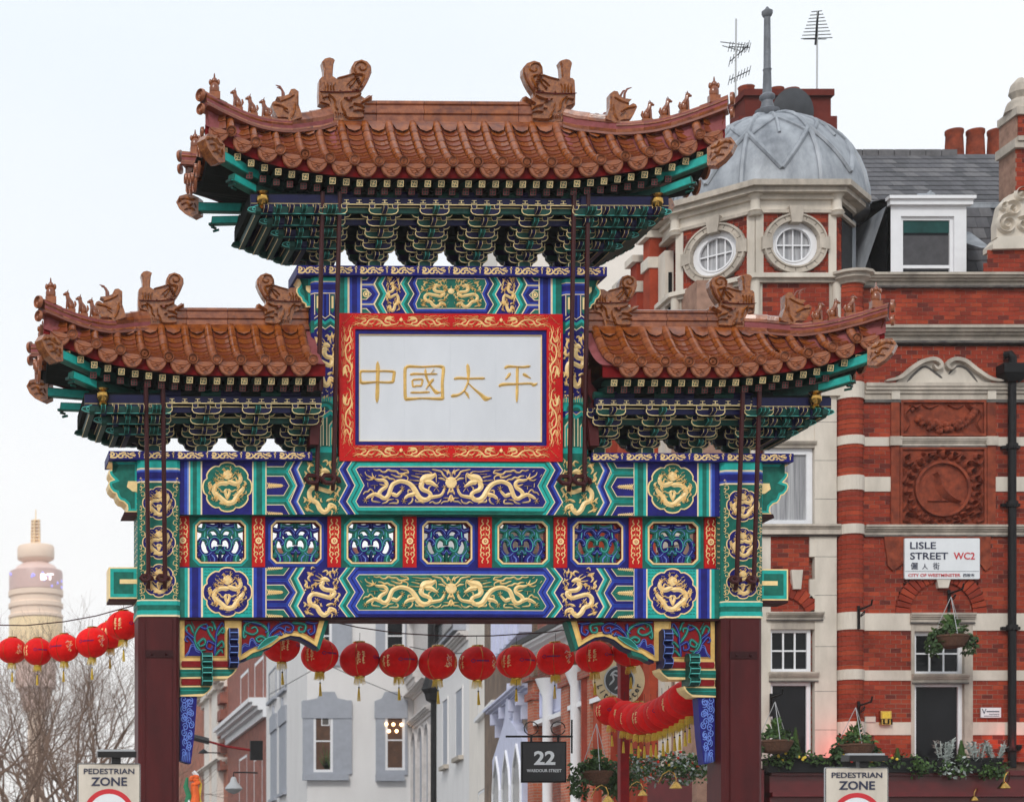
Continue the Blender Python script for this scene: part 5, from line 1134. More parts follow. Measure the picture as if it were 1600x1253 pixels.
# ================================================================= GROUND
mb = MB().use('asphalt'); mb.add([(-900, -400, 0), (900, -400, 0), (900, 2500, 0), (-900, 2500, 0)], [(0, 1, 2, 3)]); mb.build('ground', kind='structure')
mb = MB().use('paving'); mb.add([(-4.4, -60, .008), (4.2, -60, .008), (9.0, 40, .008), (-2, 40, .008)], [(0, 1, 2, 3)]); mb.build('street', kind='structure')
mb = MB().use('stone')
mb.box(4.25, 12, -60, 11.3, -.02, .13); mb.box(-14, -4.45, -60, 40, -.02, .13); mb.build('pavement', kind='structure')
# ================================================================= BRICK FILL
def bricks(parent, x0, x1, z0, z1, y=0.0, holes=(), bw=.235, bh=.096, single=None, tf=None, seed=1, proud=.008, mats=(0, 1, 2, 3)):
    """running bond, each brick its own little block; holes are (x0,x1,z0,z1)"""
    rr = random.Random(seed); mb = MB(); mb.tf = tf; back = MB().use('mortar'); back.tf = tf; n = int((z1-z0)/bh+.5); bh = (z1-z0)/max(1, n); jn = .010; out = 0
    for r in range(n):
        za, zb = z0+r*bh, z0+(r+1)*bh; zm = (za+zb)/2; iv = [(x0, x1)]
        for h in holes:
            if h[2] < zm < h[3]:
                nv = []
                for a, b in iv:
                    if h[0] > a: nv.append((a, min(b, h[0])))
                    if h[1] < b: nv.append((max(a, h[1]), b))
                iv = [q for q in nv if q[1]-q[0] > .03]
        for a, b in iv:
            back.add([(a, y+proud, za), (b, y+proud, za), (b, y+proud, zb), (a, y+proud, zb)], [(0, 1, 2, 3)])
            k = math.floor((a-(r % 2)*bw/2)/bw); x = k*bw+(r % 2)*bw/2
            while x < b:
                p, q = max(a, x+jn/2), min(b, x+bw-jn/2)
                if q-p > .02:
                    m_ = 'brick_%d' % rr.choices(mats, (5, 4, 3, 1.8)[:len(mats)])[0]; dy = rr.uniform(-.003, .002)
                    if single is not None and SINGLE[0] < 300 and tf is None and single(p, q, za, zb):
                        key = (m_, round(q-p, 2))
                        if key not in BRK: t = MB().use(m_); w_ = round(q-p, 2); t.box(-w_/2, w_/2, 0, .02, -bh/2+jn/2, bh/2-jn/2); BRK[key] = t.mesh('brick')
                        inst('brick', BRK[key], parent, ((p+q)/2, y+dy, zm)); SINGLE[0] += 1
                    else: mb.use(m_); mb.box(p, q, y+dy, y+proud+.004, za+jn/2, zb-jn/2)
                x += bw
    back.build('mortar_bed', parent)
    if mb.v: mb.build('brickwork', parent, kind='stuff')
BRK = {}; SINGLE = [0]
def mould(mb, x0, x1, zt, zb, y, pr, m_='stone', tf=None, soot=True):
    H = zt-zb
    for a, b, f in ((0, .22, 1.0), (.22, .42, .8), (.42, .62, .5), (.62, 1, .22)): mb.use(m_); mb.box(x0-pr*f*.0, x1, y-pr*f, y+.05, zt-H*b, zt-H*a)
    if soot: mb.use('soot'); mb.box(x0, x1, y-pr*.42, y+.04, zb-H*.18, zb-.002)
def sash(parent, x0, x1, z0, z1, y, cols=1, rows=1, fw=.06, mw=.022, glass='glass_dark', fm='frame_white', mid=None, tf=None, name='window', label=None, rec=.05):
    mb = MB().use(fm); mb.tf = tf; P = [(x0, z0), (x1, z0), (x1, z1), (x0, z1)]; mb.ring(P, offset_poly(P, fw), y, y+.09)
    gx0, gx1, gz0, gz1 = x0+fw, x1-fw, z0+fw, z1-fw
    for i in range(1, cols): c = gx0+(gx1-gx0)*i/cols; mb.box(c-mw/2, c+mw/2, y+.02, y+.07, gz0, gz1)
    for i in range(1, rows): c = gz0+(gz1-gz0)*i/rows; mb.box(gx0, gx1, y+.021, y+.069, c-mw/2, c+mw/2)
    if mid: c = gz0+(gz1-gz0)*mid; mb.box(gx0, gx1, y+.015, y+.075, c-.035, c+.035)
    wn = mb.build(name, parent, label=label)
    for i in range(cols):
        for j in range(rows):
            a = gx0+(gx1-gx0)*i/cols; b = gx0+(gx1-gx0)*(i+1)/cols; c = gz0+(gz1-gz0)*j/rows; d = gz0+(gz1-gz0)*(j+1)/rows
            p = MB().use(glass); p.tf = tf; tl = random.uniform(-.004, .004); p.add([(a, y+rec+tl, c), (b, y+rec-tl, c), (b, y+rec, d), (a, y+rec, d)], [(0, 1, 2, 3)]); p.build('pane', wn)
    return wn
# ================================================================= RED BRICK CORNER BUILDING (front)
F = Frame(0, 12)
rb = thing('corner_building', 'large red brick and stone corner building with grey lead dome, right of the gateway', 'building', (0, 12, 0))
def f(px, py, y=0.0): return F.uz(px, py, y)
def fx(px, y=0.0): return F.uz(px, 900, y)[0]
def fz(py, y=0.0): return F.uz(1400, py, y)[1]
XR = fx(1760)
def R4(a, b, c, d, y=0): return (fx(a, y), fx(b, y), fz(d, y), fz(c, y))
mb = MB().use('mortar'); mb.box(8.55, XR, .25, 9, 0, fz(432)); mb.build('wall_core', rb)
holes = [R4(1404,1540,626,700), R4(1402,1541,690,822), R4(1427,1518,958,1190), R4(1203,1307,690,1200)]
bands = [(600,625), (683,697), (745,768), (821,836), (958,985), (1047,1063), (1128,1148)]
rows_ = [(447,513), (541,600), (625,683), (697,745), (768,821), (836,958), (985,1047), (1063,1128), (1148,1190)]
sgl = lambda p, q, za, zb: 1.0 and fx(1380) < p and q < fx(1560)
x1350, x1600 = fx(1348), XR
order = [5, 6, 7, 4, 3, 2, 1, 0, 8]
archc = f(1470, 958); AR = (fx(1541)-fx(1399))/2; ARi = (fx(1520)-fx(1421))/2
for i in order:
    a, b = rows_[i]; hs_ = list(holes)
    if i == 5:
        hs_ += [R4(1412,1530,840,906)]
        z_ = fz(958)
        for k in range(16): q = k*AR/16; w_ = math.sqrt(max(0, AR*AR-q*q)); hs_.append((archc[0]-w_, archc[0]+w_, z_+q, z_+q+AR/16))
    if i == 1:
        hs_ += [R4(1400,1545,585,600), R4(1420,1530,572,590)]
    bricks(rb, x1350, x1600, fz(b), fz(a), 0, hs_, single=sgl, seed=i)
# arch: radial red voussoirs + brick infill
mb = MB(); n = 21
for k in range(n):
    a0, a1 = math.pi*k/n+.012, math.pi*(k+1)/n-.012
    if abs((a0+a1)/2-math.pi/2) < .09: continue
    vs_ = [(archc[0]+r*math.cos(a), archc[1]+r*math.sin(a)) for r, a in ((ARi, a0), (AR, a0), (AR, a1), (ARi, a1))]
    t = MB().use('brick_%d' % (0, 2, 0, 1)[k % 4]); t.poly(vs_, -.03, .05); t.build('arch_brick', rb)
hs_ = []
for k in range(16):
    q = k*ARi/16; w_ = math.sqrt(max(0, ARi*ARi-q*q)); hs_ += [(archc[0]-ARi-1, archc[0]-w_, archc[1]+q, archc[1]+q+ARi/16), (archc[0]+w_, archc[0]+ARi+1, archc[1]+q, archc[1]+q+ARi/16)]
bricks(rb, archc[0]-ARi, archc[0]+ARi, archc[1], archc[1]+ARi, .03, hs_, single=sgl, seed=44)
mb = MB().use('stone_pale'); mb.poly([f(*p) for p in ((1461,904),(1483,904),(1479,919),(1464,919))], -.08, .05); mb.build('keystone', rb)
# stone bands
for a, b in bands:
    xs2 = [(1350, 1404), (1541, 1760)] if a in (683, 745) else ([(1350, 1425), (1519, 1760)] if a > 900 else [(1350, 1760)])
    for p, q in xs2:
        mb = MB()
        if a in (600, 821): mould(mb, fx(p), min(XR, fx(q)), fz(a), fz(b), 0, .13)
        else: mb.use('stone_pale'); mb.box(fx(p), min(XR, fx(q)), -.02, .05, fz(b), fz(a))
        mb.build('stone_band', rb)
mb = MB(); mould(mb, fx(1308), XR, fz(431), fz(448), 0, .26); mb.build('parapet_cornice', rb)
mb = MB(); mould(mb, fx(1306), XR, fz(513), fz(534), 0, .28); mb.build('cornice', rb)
# engaged brick shaft
def shaft(pxa, pxb, py0, py1, m_='brick_0', bandlist=()):
    xa, xb = fx(pxa), fx(pxb); r = (xb-xa)/2; c = (xa+xb)/2; z1, z0 = fz(py0), fz(py1); mb = MB(); nrow = int((z1-z0)/.3)
    zz = z0; k = 0; rr = random.Random(5)
    while zz < z1-.01:
        h = .105
        m2 = ('brick_0', 'brick_2', 'brick_0', 'brick_1')[rr.randrange(4)]
        n = 8; R_ = r+rr.uniform(-.003, .002)
        mb.use(m2); mb.lathe([(R_, 0), (R_, min(h-.012, z1-zz))], (c, .05, zz), 10, math.pi, 2*math.pi); mb.use('mortar'); mb.lathe([(R_-.012, h-.014), (R_-.012, h)], (c, .05, zz), 10, math.pi, 2*math.pi)
        zz += h
    s = mb.build('brick_shaft', rb)
    for a, b in bandlist: mb = MB().use('stone_pale'); mb.lathe([(0, 0), (r+.02, 0), (r+.02, fz(a)-fz(b)), (0, fz(a)-fz(b))], (c, .05, fz(b)), 12, math.pi, 2*math.pi); mb.build('shaft_band', rb)
shaft(1308, 1349, 447, 513); shaft(1308, 1349, 541, 1190, bandlist=[(600,625), (683,697), (745,768), (821,836), (958,985), (1047,1063), (1128,1148)])
mb = MB()
for a, b in ((431, 447), (513, 534)):
    c = (fx(1308)+fx(1349))/2; mb.use('stone'); mb.lathe([(.30, 0), (.32, .05), (.42, .10), (.42, .16), (.50, .19), (.50, fz(a)-fz(b)+.02), (0, fz(a)-fz(b)+.03)], (c, .0, fz(b)), 14)
mb.build('shaft_cap', rb, True)
# stone/brick pilasters beside the carved panels
mb = MB().use('terracotta')
for a, b in ((1391, 1404), (1541, 1554)):
    mb.box(fx(a), fx(b), -.05, .03, fz(821), fz(625))
    mb.use('stone'); mb.box(fx(a)-.04, fx(b)+.04, -.09, .03, fz(697), fz(683)); mb.use('stone_pale'); mb.box(fx(a), fx(b), -.07, .03, fz(625), fz(605)); mb.use('terracotta')
mb.build('pilaster', rb)
mb = MB(); mould(mb, fx(1404), fx(1541), fz(684), fz(697), -.02, .08); mb.build('panel_ledge', rb)
# broken pediment
mb = MB().use('stone_pale'); P = [(1398,600),(1412,588),(1425,575),(1440,568),(1455,566),(1470,573),(1485,566),(1500,568),(1518,578),(1532,590),(1550,600)]
mb.poly([f(*p) for p in P[::-1]], -.06, .04); mb.use('stone')
mb.ribbon([f(*p) for p in [(1378,598),(1402,592),(1420,578),(1438,567),(1456,564),(1466,572),(1460,579),(1453,573)]], [.05, .09, .10, .10, .10, .09, .06, .04], -.10, .08, 4, flat=True)
mb.ribbon([f(*p) for p in [(1562,598),(1542,594),(1520,580),(1503,567),(1486,564),(1475,572),(1481,579),(1488,573)]], [.05, .09, .10, .10, .10, .09, .06, .04], -.10, .08, 4, flat=True)
mb.use('soot'); mb.ribbon([f(*p) for p in [(1415,598),(1430,582),(1444,574),(1462,586),(1470,592)]], .05, -.062, .004, 3); mb.ribbon([f(*p) for p in [(1525,598),(1508,578),(1492,574),(1480,586)]], .05, -.062, .004, 3)
mb.build('broken_pediment', rb)
# terracotta festoon
mb = MB().use('terracotta'); x0, x1, z0, z1 = R4(1406,1539,626,682); mb.box(x0, x1, .0, .05, z0, z1)
P = [(x0, z0), (x1, z0), (x1, z1), (x0, z1)]; mb.ring(P, offset_poly(P, .05), -.06, .0)
cx_, cz_ = (x0+x1)/2, (z0+z1)/2
for k in range(60):
    t = random.random(); a = math.pi*(1+t); xx = cx_+.68*math.cos(a); zz = cz_+.22+.42*math.sin(a)+random.uniform(-.07, .07)*(1-abs(2*t-1))*1.6; r = random.uniform(.04, .085); mb.ball((xx, -.04, zz), (r, r*1.3, r), 7, 5)
for s in (-1, 1):
    mb.ribbon([(cx_+s*.70, cz_+.25), (cx_+s*.82, cz_+.1), (cx_+s*.74, cz_-.1), (cx_+s*.84, cz_-.3)], .07, 0, .06, 4); mb.ribbon([(cx_+s*.5, cz_+.3), (cx_+s*.62, cz_+.22), (cx_+s*.72, cz_+.3)], .07, 0, .11, 4)
    mb.ribbon([(cx_+s*.1, cz_+.3), (cx_+s*.3, cz_+.22), (cx_+s*.45, cz_+.3)], .05, 0, .05, 4)
mb.build('festoon_panel', rb, True)
# roundel panel with bird
mb = MB().use('terracotta'); x0, x1, z0, z1 = R4(1405,1540,699,821); mb.box(x0, x1, .0, .05, z0, z1); c = f(1471, 764); r = .55
mb.ring(circ(*c, r+.06, 32), circ(*c, r, 32), -.09, .0); mb.poly(circ(*c, r, 32), -.02, .0)
P = [(x0, z0), (x1, z0), (x1, z1), (x0, z1)]; mb.ring(P, offset_poly(P, .05), -.05, .0)
rr = random.Random(9)
for k in range(26):
    a = 2*math.pi*k/26; d = .68; px_, pz_ = c[0]+d*math.cos(a), c[1]+d*math.sin(a); t = a+1.2
    pts = [(px_, pz_), (px_+.08*math.cos(t), pz_+.08*math.sin(t)), (px_+.16*math.cos(t-.7), pz_+.16*math.sin(t-.7)), (px_+.13*math.cos(t-1.5), pz_+.13*math.sin(t-1.5))]
    mb.ribbon(pts, [.09, .10, .07, .03], -.0, .13, 3)
for sx in (-1, 1):
    for sz in (-1, 1):
        q = [(c[0]+sx*.62, c[1]+sz*.60), (c[0]+sx*.80, c[1]+sz*.52), (c[0]+sx*.86, c[1]+sz*.68), (c[0]+sx*.74, c[1]+sz*.74), (c[0]+sx*.72, c[1]+sz*.65)]; mb.ribbon(q, .08, 0, .12, 4)
        mb.ribbon([(c[0]+sx*.86, c[1]+sz*.45), (c[0]+sx*.80, c[1]+sz*.28), (c[0]+sx*.88, c[1]+sz*.12)], .07, 0, .11, 4); mb.ribbon([(c[0]+sx*.45, c[1]+sz*.78), (c[0]+sx*.28, c[1]+sz*.70), (c[0]+sx*.12, c[1]+sz*.80)], .07, 0, .11, 4)
# low relief bird standing on a perch
mb.ribbon([(c[0]-.16, c[1]+.34), (c[0]-.10, c[1]+.24), (c[0]-.06, c[1]+.08), (c[0]+.06, c[1]-.10), (c[0]+.22, c[1]-.22), (c[0]+.38, c[1]-.30)], [.08, .12, .22, .22, .14, .06], -.02, .12, 4); mb.ribbon([(c[0]-.20, c[1]+.32), (c[0]-.14, c[1]+.33)], .05, -.02, .04, 1)
mb.ribbon([(c[0]-.0, c[1]-.08), (c[0]-.02, c[1]-.24)], .04, -.02, .03, 1); mb.ribbon([(c[0]-.32, c[1]-.27), (c[0]+.25, c[1]-.27)], .05, -.02, .04, 1)
mb.build('bird_roundel', rb)
# apron under the sill band
mb = MB().use('terracotta'); mb.poly([f(*p) for p in [(1380,838),(1546,838),(1546,886),(1538,892),(1532,884),(1527,878),(1527,842),(1412,842),(1412,878),(1402,886),(1394,892),(1386,884)]], -.05, .03); mb.build('apron', rb)
# right-hand window
for (a, b, c_, d_) in ((1424,1519,958,985),):
    mb = MB(); mould(mb, fx(1421), fx(1522), fz(958), fz(972), -.02, .10); mb.use('stone'); mb.box(fx(1427), fx(1518), -.02, .1, fz(986), fz(972)); mb.box(fx(1506), fx(1519), -.03, .12, fz(1190), fz(958)); mb.box(fx(1423), fx(1428), -.03, .12, fz(1190), fz(958))
    mould(mb, fx(1424), fx(1512), fz(1053), fz(1066), -.02, .10); mb.build('window_surround', rb)
sash(rb, fx(1428), fx(1506), fz(1054), fz(986), .08, 3, 2, .085, .035, label='six-pane upper window with white frame')
sash(rb, fx(1428), fx(1506), fz(1196), fz(1066), .08, 1, 1, .085)
# ---- turret bay
TC = Vector(((fx(1180)+fx(1306))/2, 1.75)); DC = Vector((TC.x+.24, 2.05))
def v2(x, y): return Vector((x, y))
TV = [v2(fx(1180)-1.26, 3.0), v2(fx(1180)-1.26, 1.26), v2(fx(1180), 0), v2(fx(1306), 0), v2(fx(1306)+.75, .85), v2(fx(1306)+.75, 3.0)]
def tpoly(off):
    out = []
    for v in TV: d = (v-TC).normalized(); out.append(v+d*off*1.08)
    return out
def tring(mb, zb, zt, off, m_):
    P = tpoly(off); n = len(P); mb.use(m_); mb.add([(p.x, p.y, zb) for p in P]+[(p.x, p.y, zt) for p in P], [(i, i+1, n+i+1, n+i) for i in range(n-1)]+[tuple(range(n)), tuple(n+i for i in range(n))])
mb = MB(); tring(mb, 0, fz(296), -.14, 'brick_red'); mb.build('turret_core', rb)
A = TV[1]; LF = Frame(A.x, 12+A.y, math.atan2(TV[2].y-TV[1].y, TV[2].x-TV[1].x)); LT = Matrix.Translation((A.x, A.y, 0)) @ Matrix.Rotation(LF.a, 4, 'Z'); LW = (TV[2]-TV[1]).length
FA, FB_ = fx(1180), fx(1306)
for q_ in ((306,290,.26,'stone'), (298,289,.36,'stone'), (313,306,.08,'stone_pale'), (330,313,0,'stone_pale'), (334,329,.07,'stone'), (443,430,.10,'stone'), (437,430,.18,'stone_pale'), (532,515,.14,'stone'), (836,821,.14,'stone'), (620,600,.12,'stone_pale')):
    mb = MB(); tring(mb, fz(q_[0]), fz(q_[1]), q_[2], q_[3]); mb.build('turret_cornice', rb)
# round windows
def roundwin(x, z, R_, tf):
    mb = MB().use('stone'); mb.tf = tf
    N = 16
    for k in range(N):
        a0, a1 = 2*math.pi*k/N+.012, 2*math.pi*(k+1)/N-.012
        if k % 4 == 0: pass
        P = [(x+R_*math.cos(a0), z+R_*.93*math.sin(a0)), (x+R_*math.cos((a0+a1)/2), z+R_*.93*math.sin((a0+a1)/2)), (x+R_*math.cos(a1), z+R_*.93*math.sin(a1)), (x+R_*.74*math.cos(a1), z+R_*.70*math.sin(a1)), (x+R_*.74*math.cos((a0+a1)/2), z+R_*.70*math.sin((a0+a1)/2)), (x+R_*.74*math.cos(a0), z+R_*.70*math.sin(a0))]
        mb.poly(P, -.08, .1)
    for rr_ in (.985, .80): mb.ring(circ(x, z, R_*rr_, 40, R_*rr_*.93), circ(x, z, R_*(rr_-.05), 40, R_*(rr_-.05)*.93), -.11, 0)
    mb.poly([(x-.11, z+R_*.62), (x+.11, z+R_*.62), (x+.16, z+R_*1.12), (x-.16, z+R_*1.12)], -.15, .05)
    for s in (-1, 1): mb.poly([(x+s*R_*.72, z-.1), (x+s*R_*1.04, z-.14), (x+s*R_*1.04, z+.14), (x+s*R_*.72, z+.1)], -.115, .05)
    mb.build('round_window_surround', rb)
    mb = MB().use('frame_white'); mb.tf = tf; r1, r2 = R_*.73, R_*.55; mb.ring(circ(x, z, r1, 40, r1*.95), circ(x, z, r2, 40, r2*.95), .04, .16); mb.ring(circ(x, z, r2*1.04, 40, r2*.99), circ(x, z, r2*.95, 40, r2*.9), .02, .10)
    for q in (-.5, 0, .5):
        h = r2*.92*math.sqrt(1-q*q); mb.box(x+q*r2-.014, x+q*r2+.014, .07, .11, z-h, z+h)
    mb.box(x-r2, x+r2, .069, .109, z-.014, z+.014); wn = mb.build('round_window', rb)
    p = MB().use('curtain'); p.tf = tf; p.poly(circ(x, z, r2, 30, r2*.95), .12, .13); p.build('pane', wn)
    cu = MB().use('frame_white'); cu.tf = tf
    return wn
cF = f(1241, 382); roundwin(cF[0], cF[1], .71, None)
cL = LF.uz(1126, 388); roundwin(LW/2, cF[1], .71, LT)
# turret brick fields
def ell(x, z, r, n=14): return [(x-r*math.sqrt(max(0, 1-(q/n)**2)), x+r*math.sqrt(max(0, 1-(q/n)**2)), z+(q*.93*r/n if q >= 0 else q*.93*r/n)-r*.93/n/2, z+q*.93*r/n+r*.93/n/2) for q in range(-n, n+1)]
for tf, xa, xb, cx_ in ((None, FA, FB_, cF[0]), (LT, 0, LW, LW/2)):
    mb = MB().use('stone_pale'); mb.tf = tf
    for e0, e1 in ((xa-.0, xa+.17), (xb-.17, xb)):
        mb = MB().use('stone_pale'); mb.tf = tf; mb.box(e0, e1, -.03, .1, fz(430), fz(334)); mb.build('turret_quoin', rb)
    bricks(rb, xa+.17, xb-.17, fz(430), fz(334), 0, ell(cx_, cF[1], .70), tf=tf, seed=60)
    bricks(rb, xa+.15, xb-.15, fz(515), fz(443), 0, (), tf=tf, seed=61)
    bricks(rb, xa+.15, xb-.15, fz(600), fz(532), 0, (), tf=tf, seed=62)
    if tf is not None: bricks(rb, xa+.15, xb-.15, fz(821), fz(620), 0, [(xa+.3, xb-.3, fz(812), fz(640))], tf=tf, seed=63)
    for e0, e1 in ((xa, xa+.15), (xb-.15, xb)): mb = MB().use('stone'); mb.tf = tf; mb.box(e0, e1, -.02, .1, fz(600), fz(443)); mb.build('turret_pier', rb)
# corner colonnettes
for i, v in enumerate(tpoly(.02)[1:4]):
    mb = MB().use('stone_pale'); z = fz(334); mb.lathe([(.10, 0), (.15, .04), (.12, .08), (.11, .10), (.10, fz(308)-z-.06), (.13, fz(308)-z), (.19, fz(304)-z), (.21, fz(290)-z), (.0, fz(288)-z)], (v.x, v.y, z), 12)
    mb.lathe([(.13, -.06), (.17, 0), (.0, .01)], (v.x, v.y, z), 12); mb.lathe([(.10, fz(515)-fz(430)), (.10, 0)], (v.x, v.y, fz(430)+.0), 10)
    mb.build('colonnette', rb, True)
# right flank of the turret: brick strip and lead-covered wall
mb = MB(); v3, v4 = TV[3], TV[4]; L3 = (v4-v3).length; RT = Matrix.Translation((v3.x, v3.y, 0)) @ Matrix.Rotation(math.atan2(v4.y-v3.y, v4.x-v3.x), 4, 'Z')
bricks(rb, .0, .38, fz(430), fz(318), 0, (), tf=RT, seed=70)
mb = MB().use('glass_dark'); mb.tf = RT; mb.box(.38, L3, -.01, .08, fz(432), fz(300)); mb.use('lead'); mb.box(L3-.02, L3+.2, -.02, .1, fz(432), fz(322)); mb.build('lead_flank', rb)
# lower front bay of the turret (stone window bay)
mb = MB().use('stone_pale')
mb.box(fx(1272), fx(1306), -.04, .1, fz(1190), fz(560)); mb.box(fx(1180), fx(1203), -.04, .1, fz(1200), fz(836))
for a, b in ((834, 870), (905, 935)): mb.box(fx(1264), fx(1274), -.035, .08, fz(b), fz(a))
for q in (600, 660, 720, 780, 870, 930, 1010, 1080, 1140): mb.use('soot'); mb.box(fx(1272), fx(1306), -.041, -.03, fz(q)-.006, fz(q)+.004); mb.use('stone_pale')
mb.box(fx(1180), fx(1272), -.02, .1, fz(690), fz(625)); mould(mb, fx(1180), fx(1274), fz(690), fz(700), -.02, .08, soot=False)
mb.build('stone_bay', rb)
sash(rb, fx(1196), fx(1271), fz(821), fz(700), .05, 1, 1, .13, glass='curtain', label='tall window with drawn net curtain')
mb = MB().use('stone'); mould(mb, fx(1180), fx(1308), fz(821), fz(836), 0, .2); mb.build('sill_band', rb)
bricks(rb, fx(1196), fx(1264), fz(905), fz(836), 0, (), seed=80); bricks(rb, fx(1196), fx(1268), fz(958), fz(905), .02, (), seed=81)
mb = MB().use('brick_2'); cA = f(1222, 972); 
for k in range(9):
    a0, a1 = math.radians(22+k*11), math.radians(32+k*11); r1, r2 = fx(1283)-fx(1222), fx(1262)-fx(1222)
    t = MB().use('brick_%d' % (k % 3)); t.poly([(cA[0]+r2*math.cos(a0), cA[1]+r2*math.sin(a0)), (cA[0]+r1*math.cos(a0), cA[1]+r1*math.sin(a0)), (cA[0]+r1*math.cos(a1), cA[1]+r1*math.sin(a1)), (cA[0]+r2*math.cos(a1), cA[1]+r2*math.sin(a1))], -.035, .05); t.build('arch_brick', rb)
mb = MB().use('stone_pale'); mb.poly([f(*p) for p in ((1234,891),(1252,891),(1249,921),(1237,921))], -.09, .05); mb.build('keystone', rb)
mb = MB(); mould(mb, fx(1196), fx(1284), fz(957), fz(968), -.04, .12); mb.use('stone'); mb.box(fx(1200), fx(1280), -.03, .1, fz(983), fz(968)); mould(mb, fx(1200), fx(1277), fz(1050), fz(1063), -.03, .1); mb.build('window_surround', rb)
sash(rb, fx(1202), fx(1268), fz(1050), fz(982), .05, 3, 2, .08, .035, label='six-pane upper window beside the stone pier')
sash(rb, fx(1202), fx(1268), fz(1200), fz(1064), .05, 1, 1, .09)
# lower left facet (seen under the gateway) : stone mullions and curtained windows
lz = lambda py: LF.uz(1110, py)[1]
mb = MB().use('stone_pale'); mb.tf = LT
for a, b in ((0, .22), (.72, 1.0), (LW-.22, LW)): mb.box(a, b, -.05, .1, 2.6, lz(836))
mb.box(0, LW, -.04, .1, lz(836), lz(700)); mb.build('stone_bay', rb)
sash(rb, .22, .72, lz(1240), lz(960), .06, 1, 2, .06, glass='curtain', tf=LT); sash(rb, 1.0, LW-.22, lz(1240), lz(960), .06, 1, 2, .06, glass='curtain', tf=LT)
# dome
zD = 17.15; RD = 2.14; HD = F.uz(1197, 187, 2.05)[1]-zD
def dome_p(a, t, o=0.0): return Vector((DC.x+(RD+o)*math.cos(t)*math.cos(a), DC.y+(RD+o)*math.cos(t)*math.sin(a), zD+(HD+o)*math.sin(t)))
mb = MB().use('lead'); mb.lathe([(RD*math.cos(t), HD*math.sin(t)) for t in [i*math.pi/2/14 for i in range(15)]], (DC.x, DC.y, zD), 48); dome = mb.build('dome', rb, True)
a8 = [math.radians(-90+8+45*k) for k in range(8)]
for k in range(8):
    mb = MB().use('lead'); a = a8[k]; mb.tube([dome_p(a, t, .01) for t in [i*math.pi/2/10*.97 for i in range(11)]], .062, 6)
    b = a+math.radians(22.5)
    for s in (-1, 1):
        q = []
        for i in range(9):
            u = i/8; q.append(dome_p(b-s*math.radians(22.5)*(u), .22+u*.50, .01)); 
        mb.tube(q, .06, 6)
        q = [dome_p(b-s*math.radians(-22.5)*(1-u)*1.0+s*0, .64+(1.3-.64)*u, .01) for u in [i/6 for i in range(7)]]
    mb.tube([dome_p(b, .64+u*.75, .01) for u in (0, .25, .5, .75, 1)], .04, 6)
    for s in (-1, 1): mb.tube([dome_p(a+s*math.radians(22.5)*u, .62+.34*u, .01) for u in (0, .25, .5, .75, 1)], .04, 6)
    mb.build('dome_rib', dome, True)
fm = MB().use('lead_dark'); zF = zD+HD; fm.lathe([(.34, -.06), (.24, .05), (.17, .12), (.26, .2), (.27, .28), (.15, .34), (.12, .5), (.17, .56), (.17, .62), (.10, .68), (.095, .85), (.085, 1.2), (.10, 1.22), (.08, 1.26), (.075, 1.9), (.07, 2.42), (.10, 2.45), (.12, 2.5), (.12, 2.56), (.06, 2.6), (.02, 2.66)], (DC.x, DC.y, zF-.08), 14); fm.build('dome_finial', rb, True)
# mansard roof with slates
yR, yE = 5.0, 2.2; zRg, zEv = F.uz(1450, 243, yR)[1], F.uz(1450, 320, yE)[1]; xa, xb = F.uz(1322, 300, yE)[0]-.3, XR
roofp = MB(); roofp.use('slate_b'); roofp.add([(xa, yE, zEv-.02), (xb, yE, zEv-.02), (xb, yR, zRg-.02), (xa, yR, zRg-.02)], [(0, 1, 2, 3)]); roofp.add([(xa, 1.1, fz(432)), (xb, 1.1, fz(432)), (xb, yE, zEv-.03), (xa, yE, zEv-.03)], [(0, 1, 2, 3)]); roofp.add([(xa, yR, zRg), (xb, yR, zRg), (xb, 9, 12), (xa, 9, 12)], [(0, 1, 2, 3)]); roofp = roofp.build('mansard_roof', rb)
SLM = []
for m_ in ('slate', 'slate_b', 'slate_c'):
    t = MB().use(m_); t.box(-.14, .14, -.3, 0, 0, .014); SLM.append(t.mesh('slate'))
def slates(x0, x1, A, B, rows, wd, cnt=[0]):
    A, B = Vector(A), Vector(B); d = (B-A)/rows; ang = math.atan2(d.y and d.z or d.z, d.y)
    for r in range(rows):
        x = x0+(r % 2)*wd/2
        while x < x1:
            p = A+d*(r+1)
            m4 = Matrix.Translation((x, p.y, p.z+.012)) @ Matrix.Rotation(ang, 4, 'X') @ Matrix.Rotation(random.uniform(-.012, .012), 4, 'Z') @ Matrix.Diagonal((wd/.285, d.length*1.25/.3, 1, 1)) @ Matrix.Rotation(math.radians(-2.5), 4, 'X')
            inst('slate', SLM[random.choices((0, 1, 2), (5, 3, 2))[0]], roofp, mw=m4); x += wd
slates(xa, fx(1640, 3), (0, yE, zEv), (0, yR, zRg), 11, .285)
slates(F.uz(1508, 400, 1.6)[0], fx(1570, 1.6), (0, 1.1, fz(432)), (0, yE, zEv), 8, .285)
for k in range(11):
    t = MB().use('brick_2' if k < 3 else 'slate_c'); w0 = (xb-xa)/14; t.poly([(xa+k*w0+.01, zRg-.08), (xa+(k+1)*w0-.01, zRg-.08), (xa+(k+1)*w0-.01, zRg+.10), (xa+k*w0+.01, zRg+.10)], yR-.12, yR+.12, True); t.build('ridge_tile', roofp)
mb = MB().use('lead'); mb.box(xa, fx(1600, yE), yE-.08, yE+.1, zEv-.10, zEv+.02); mb.build('lead_flashing', roofp)
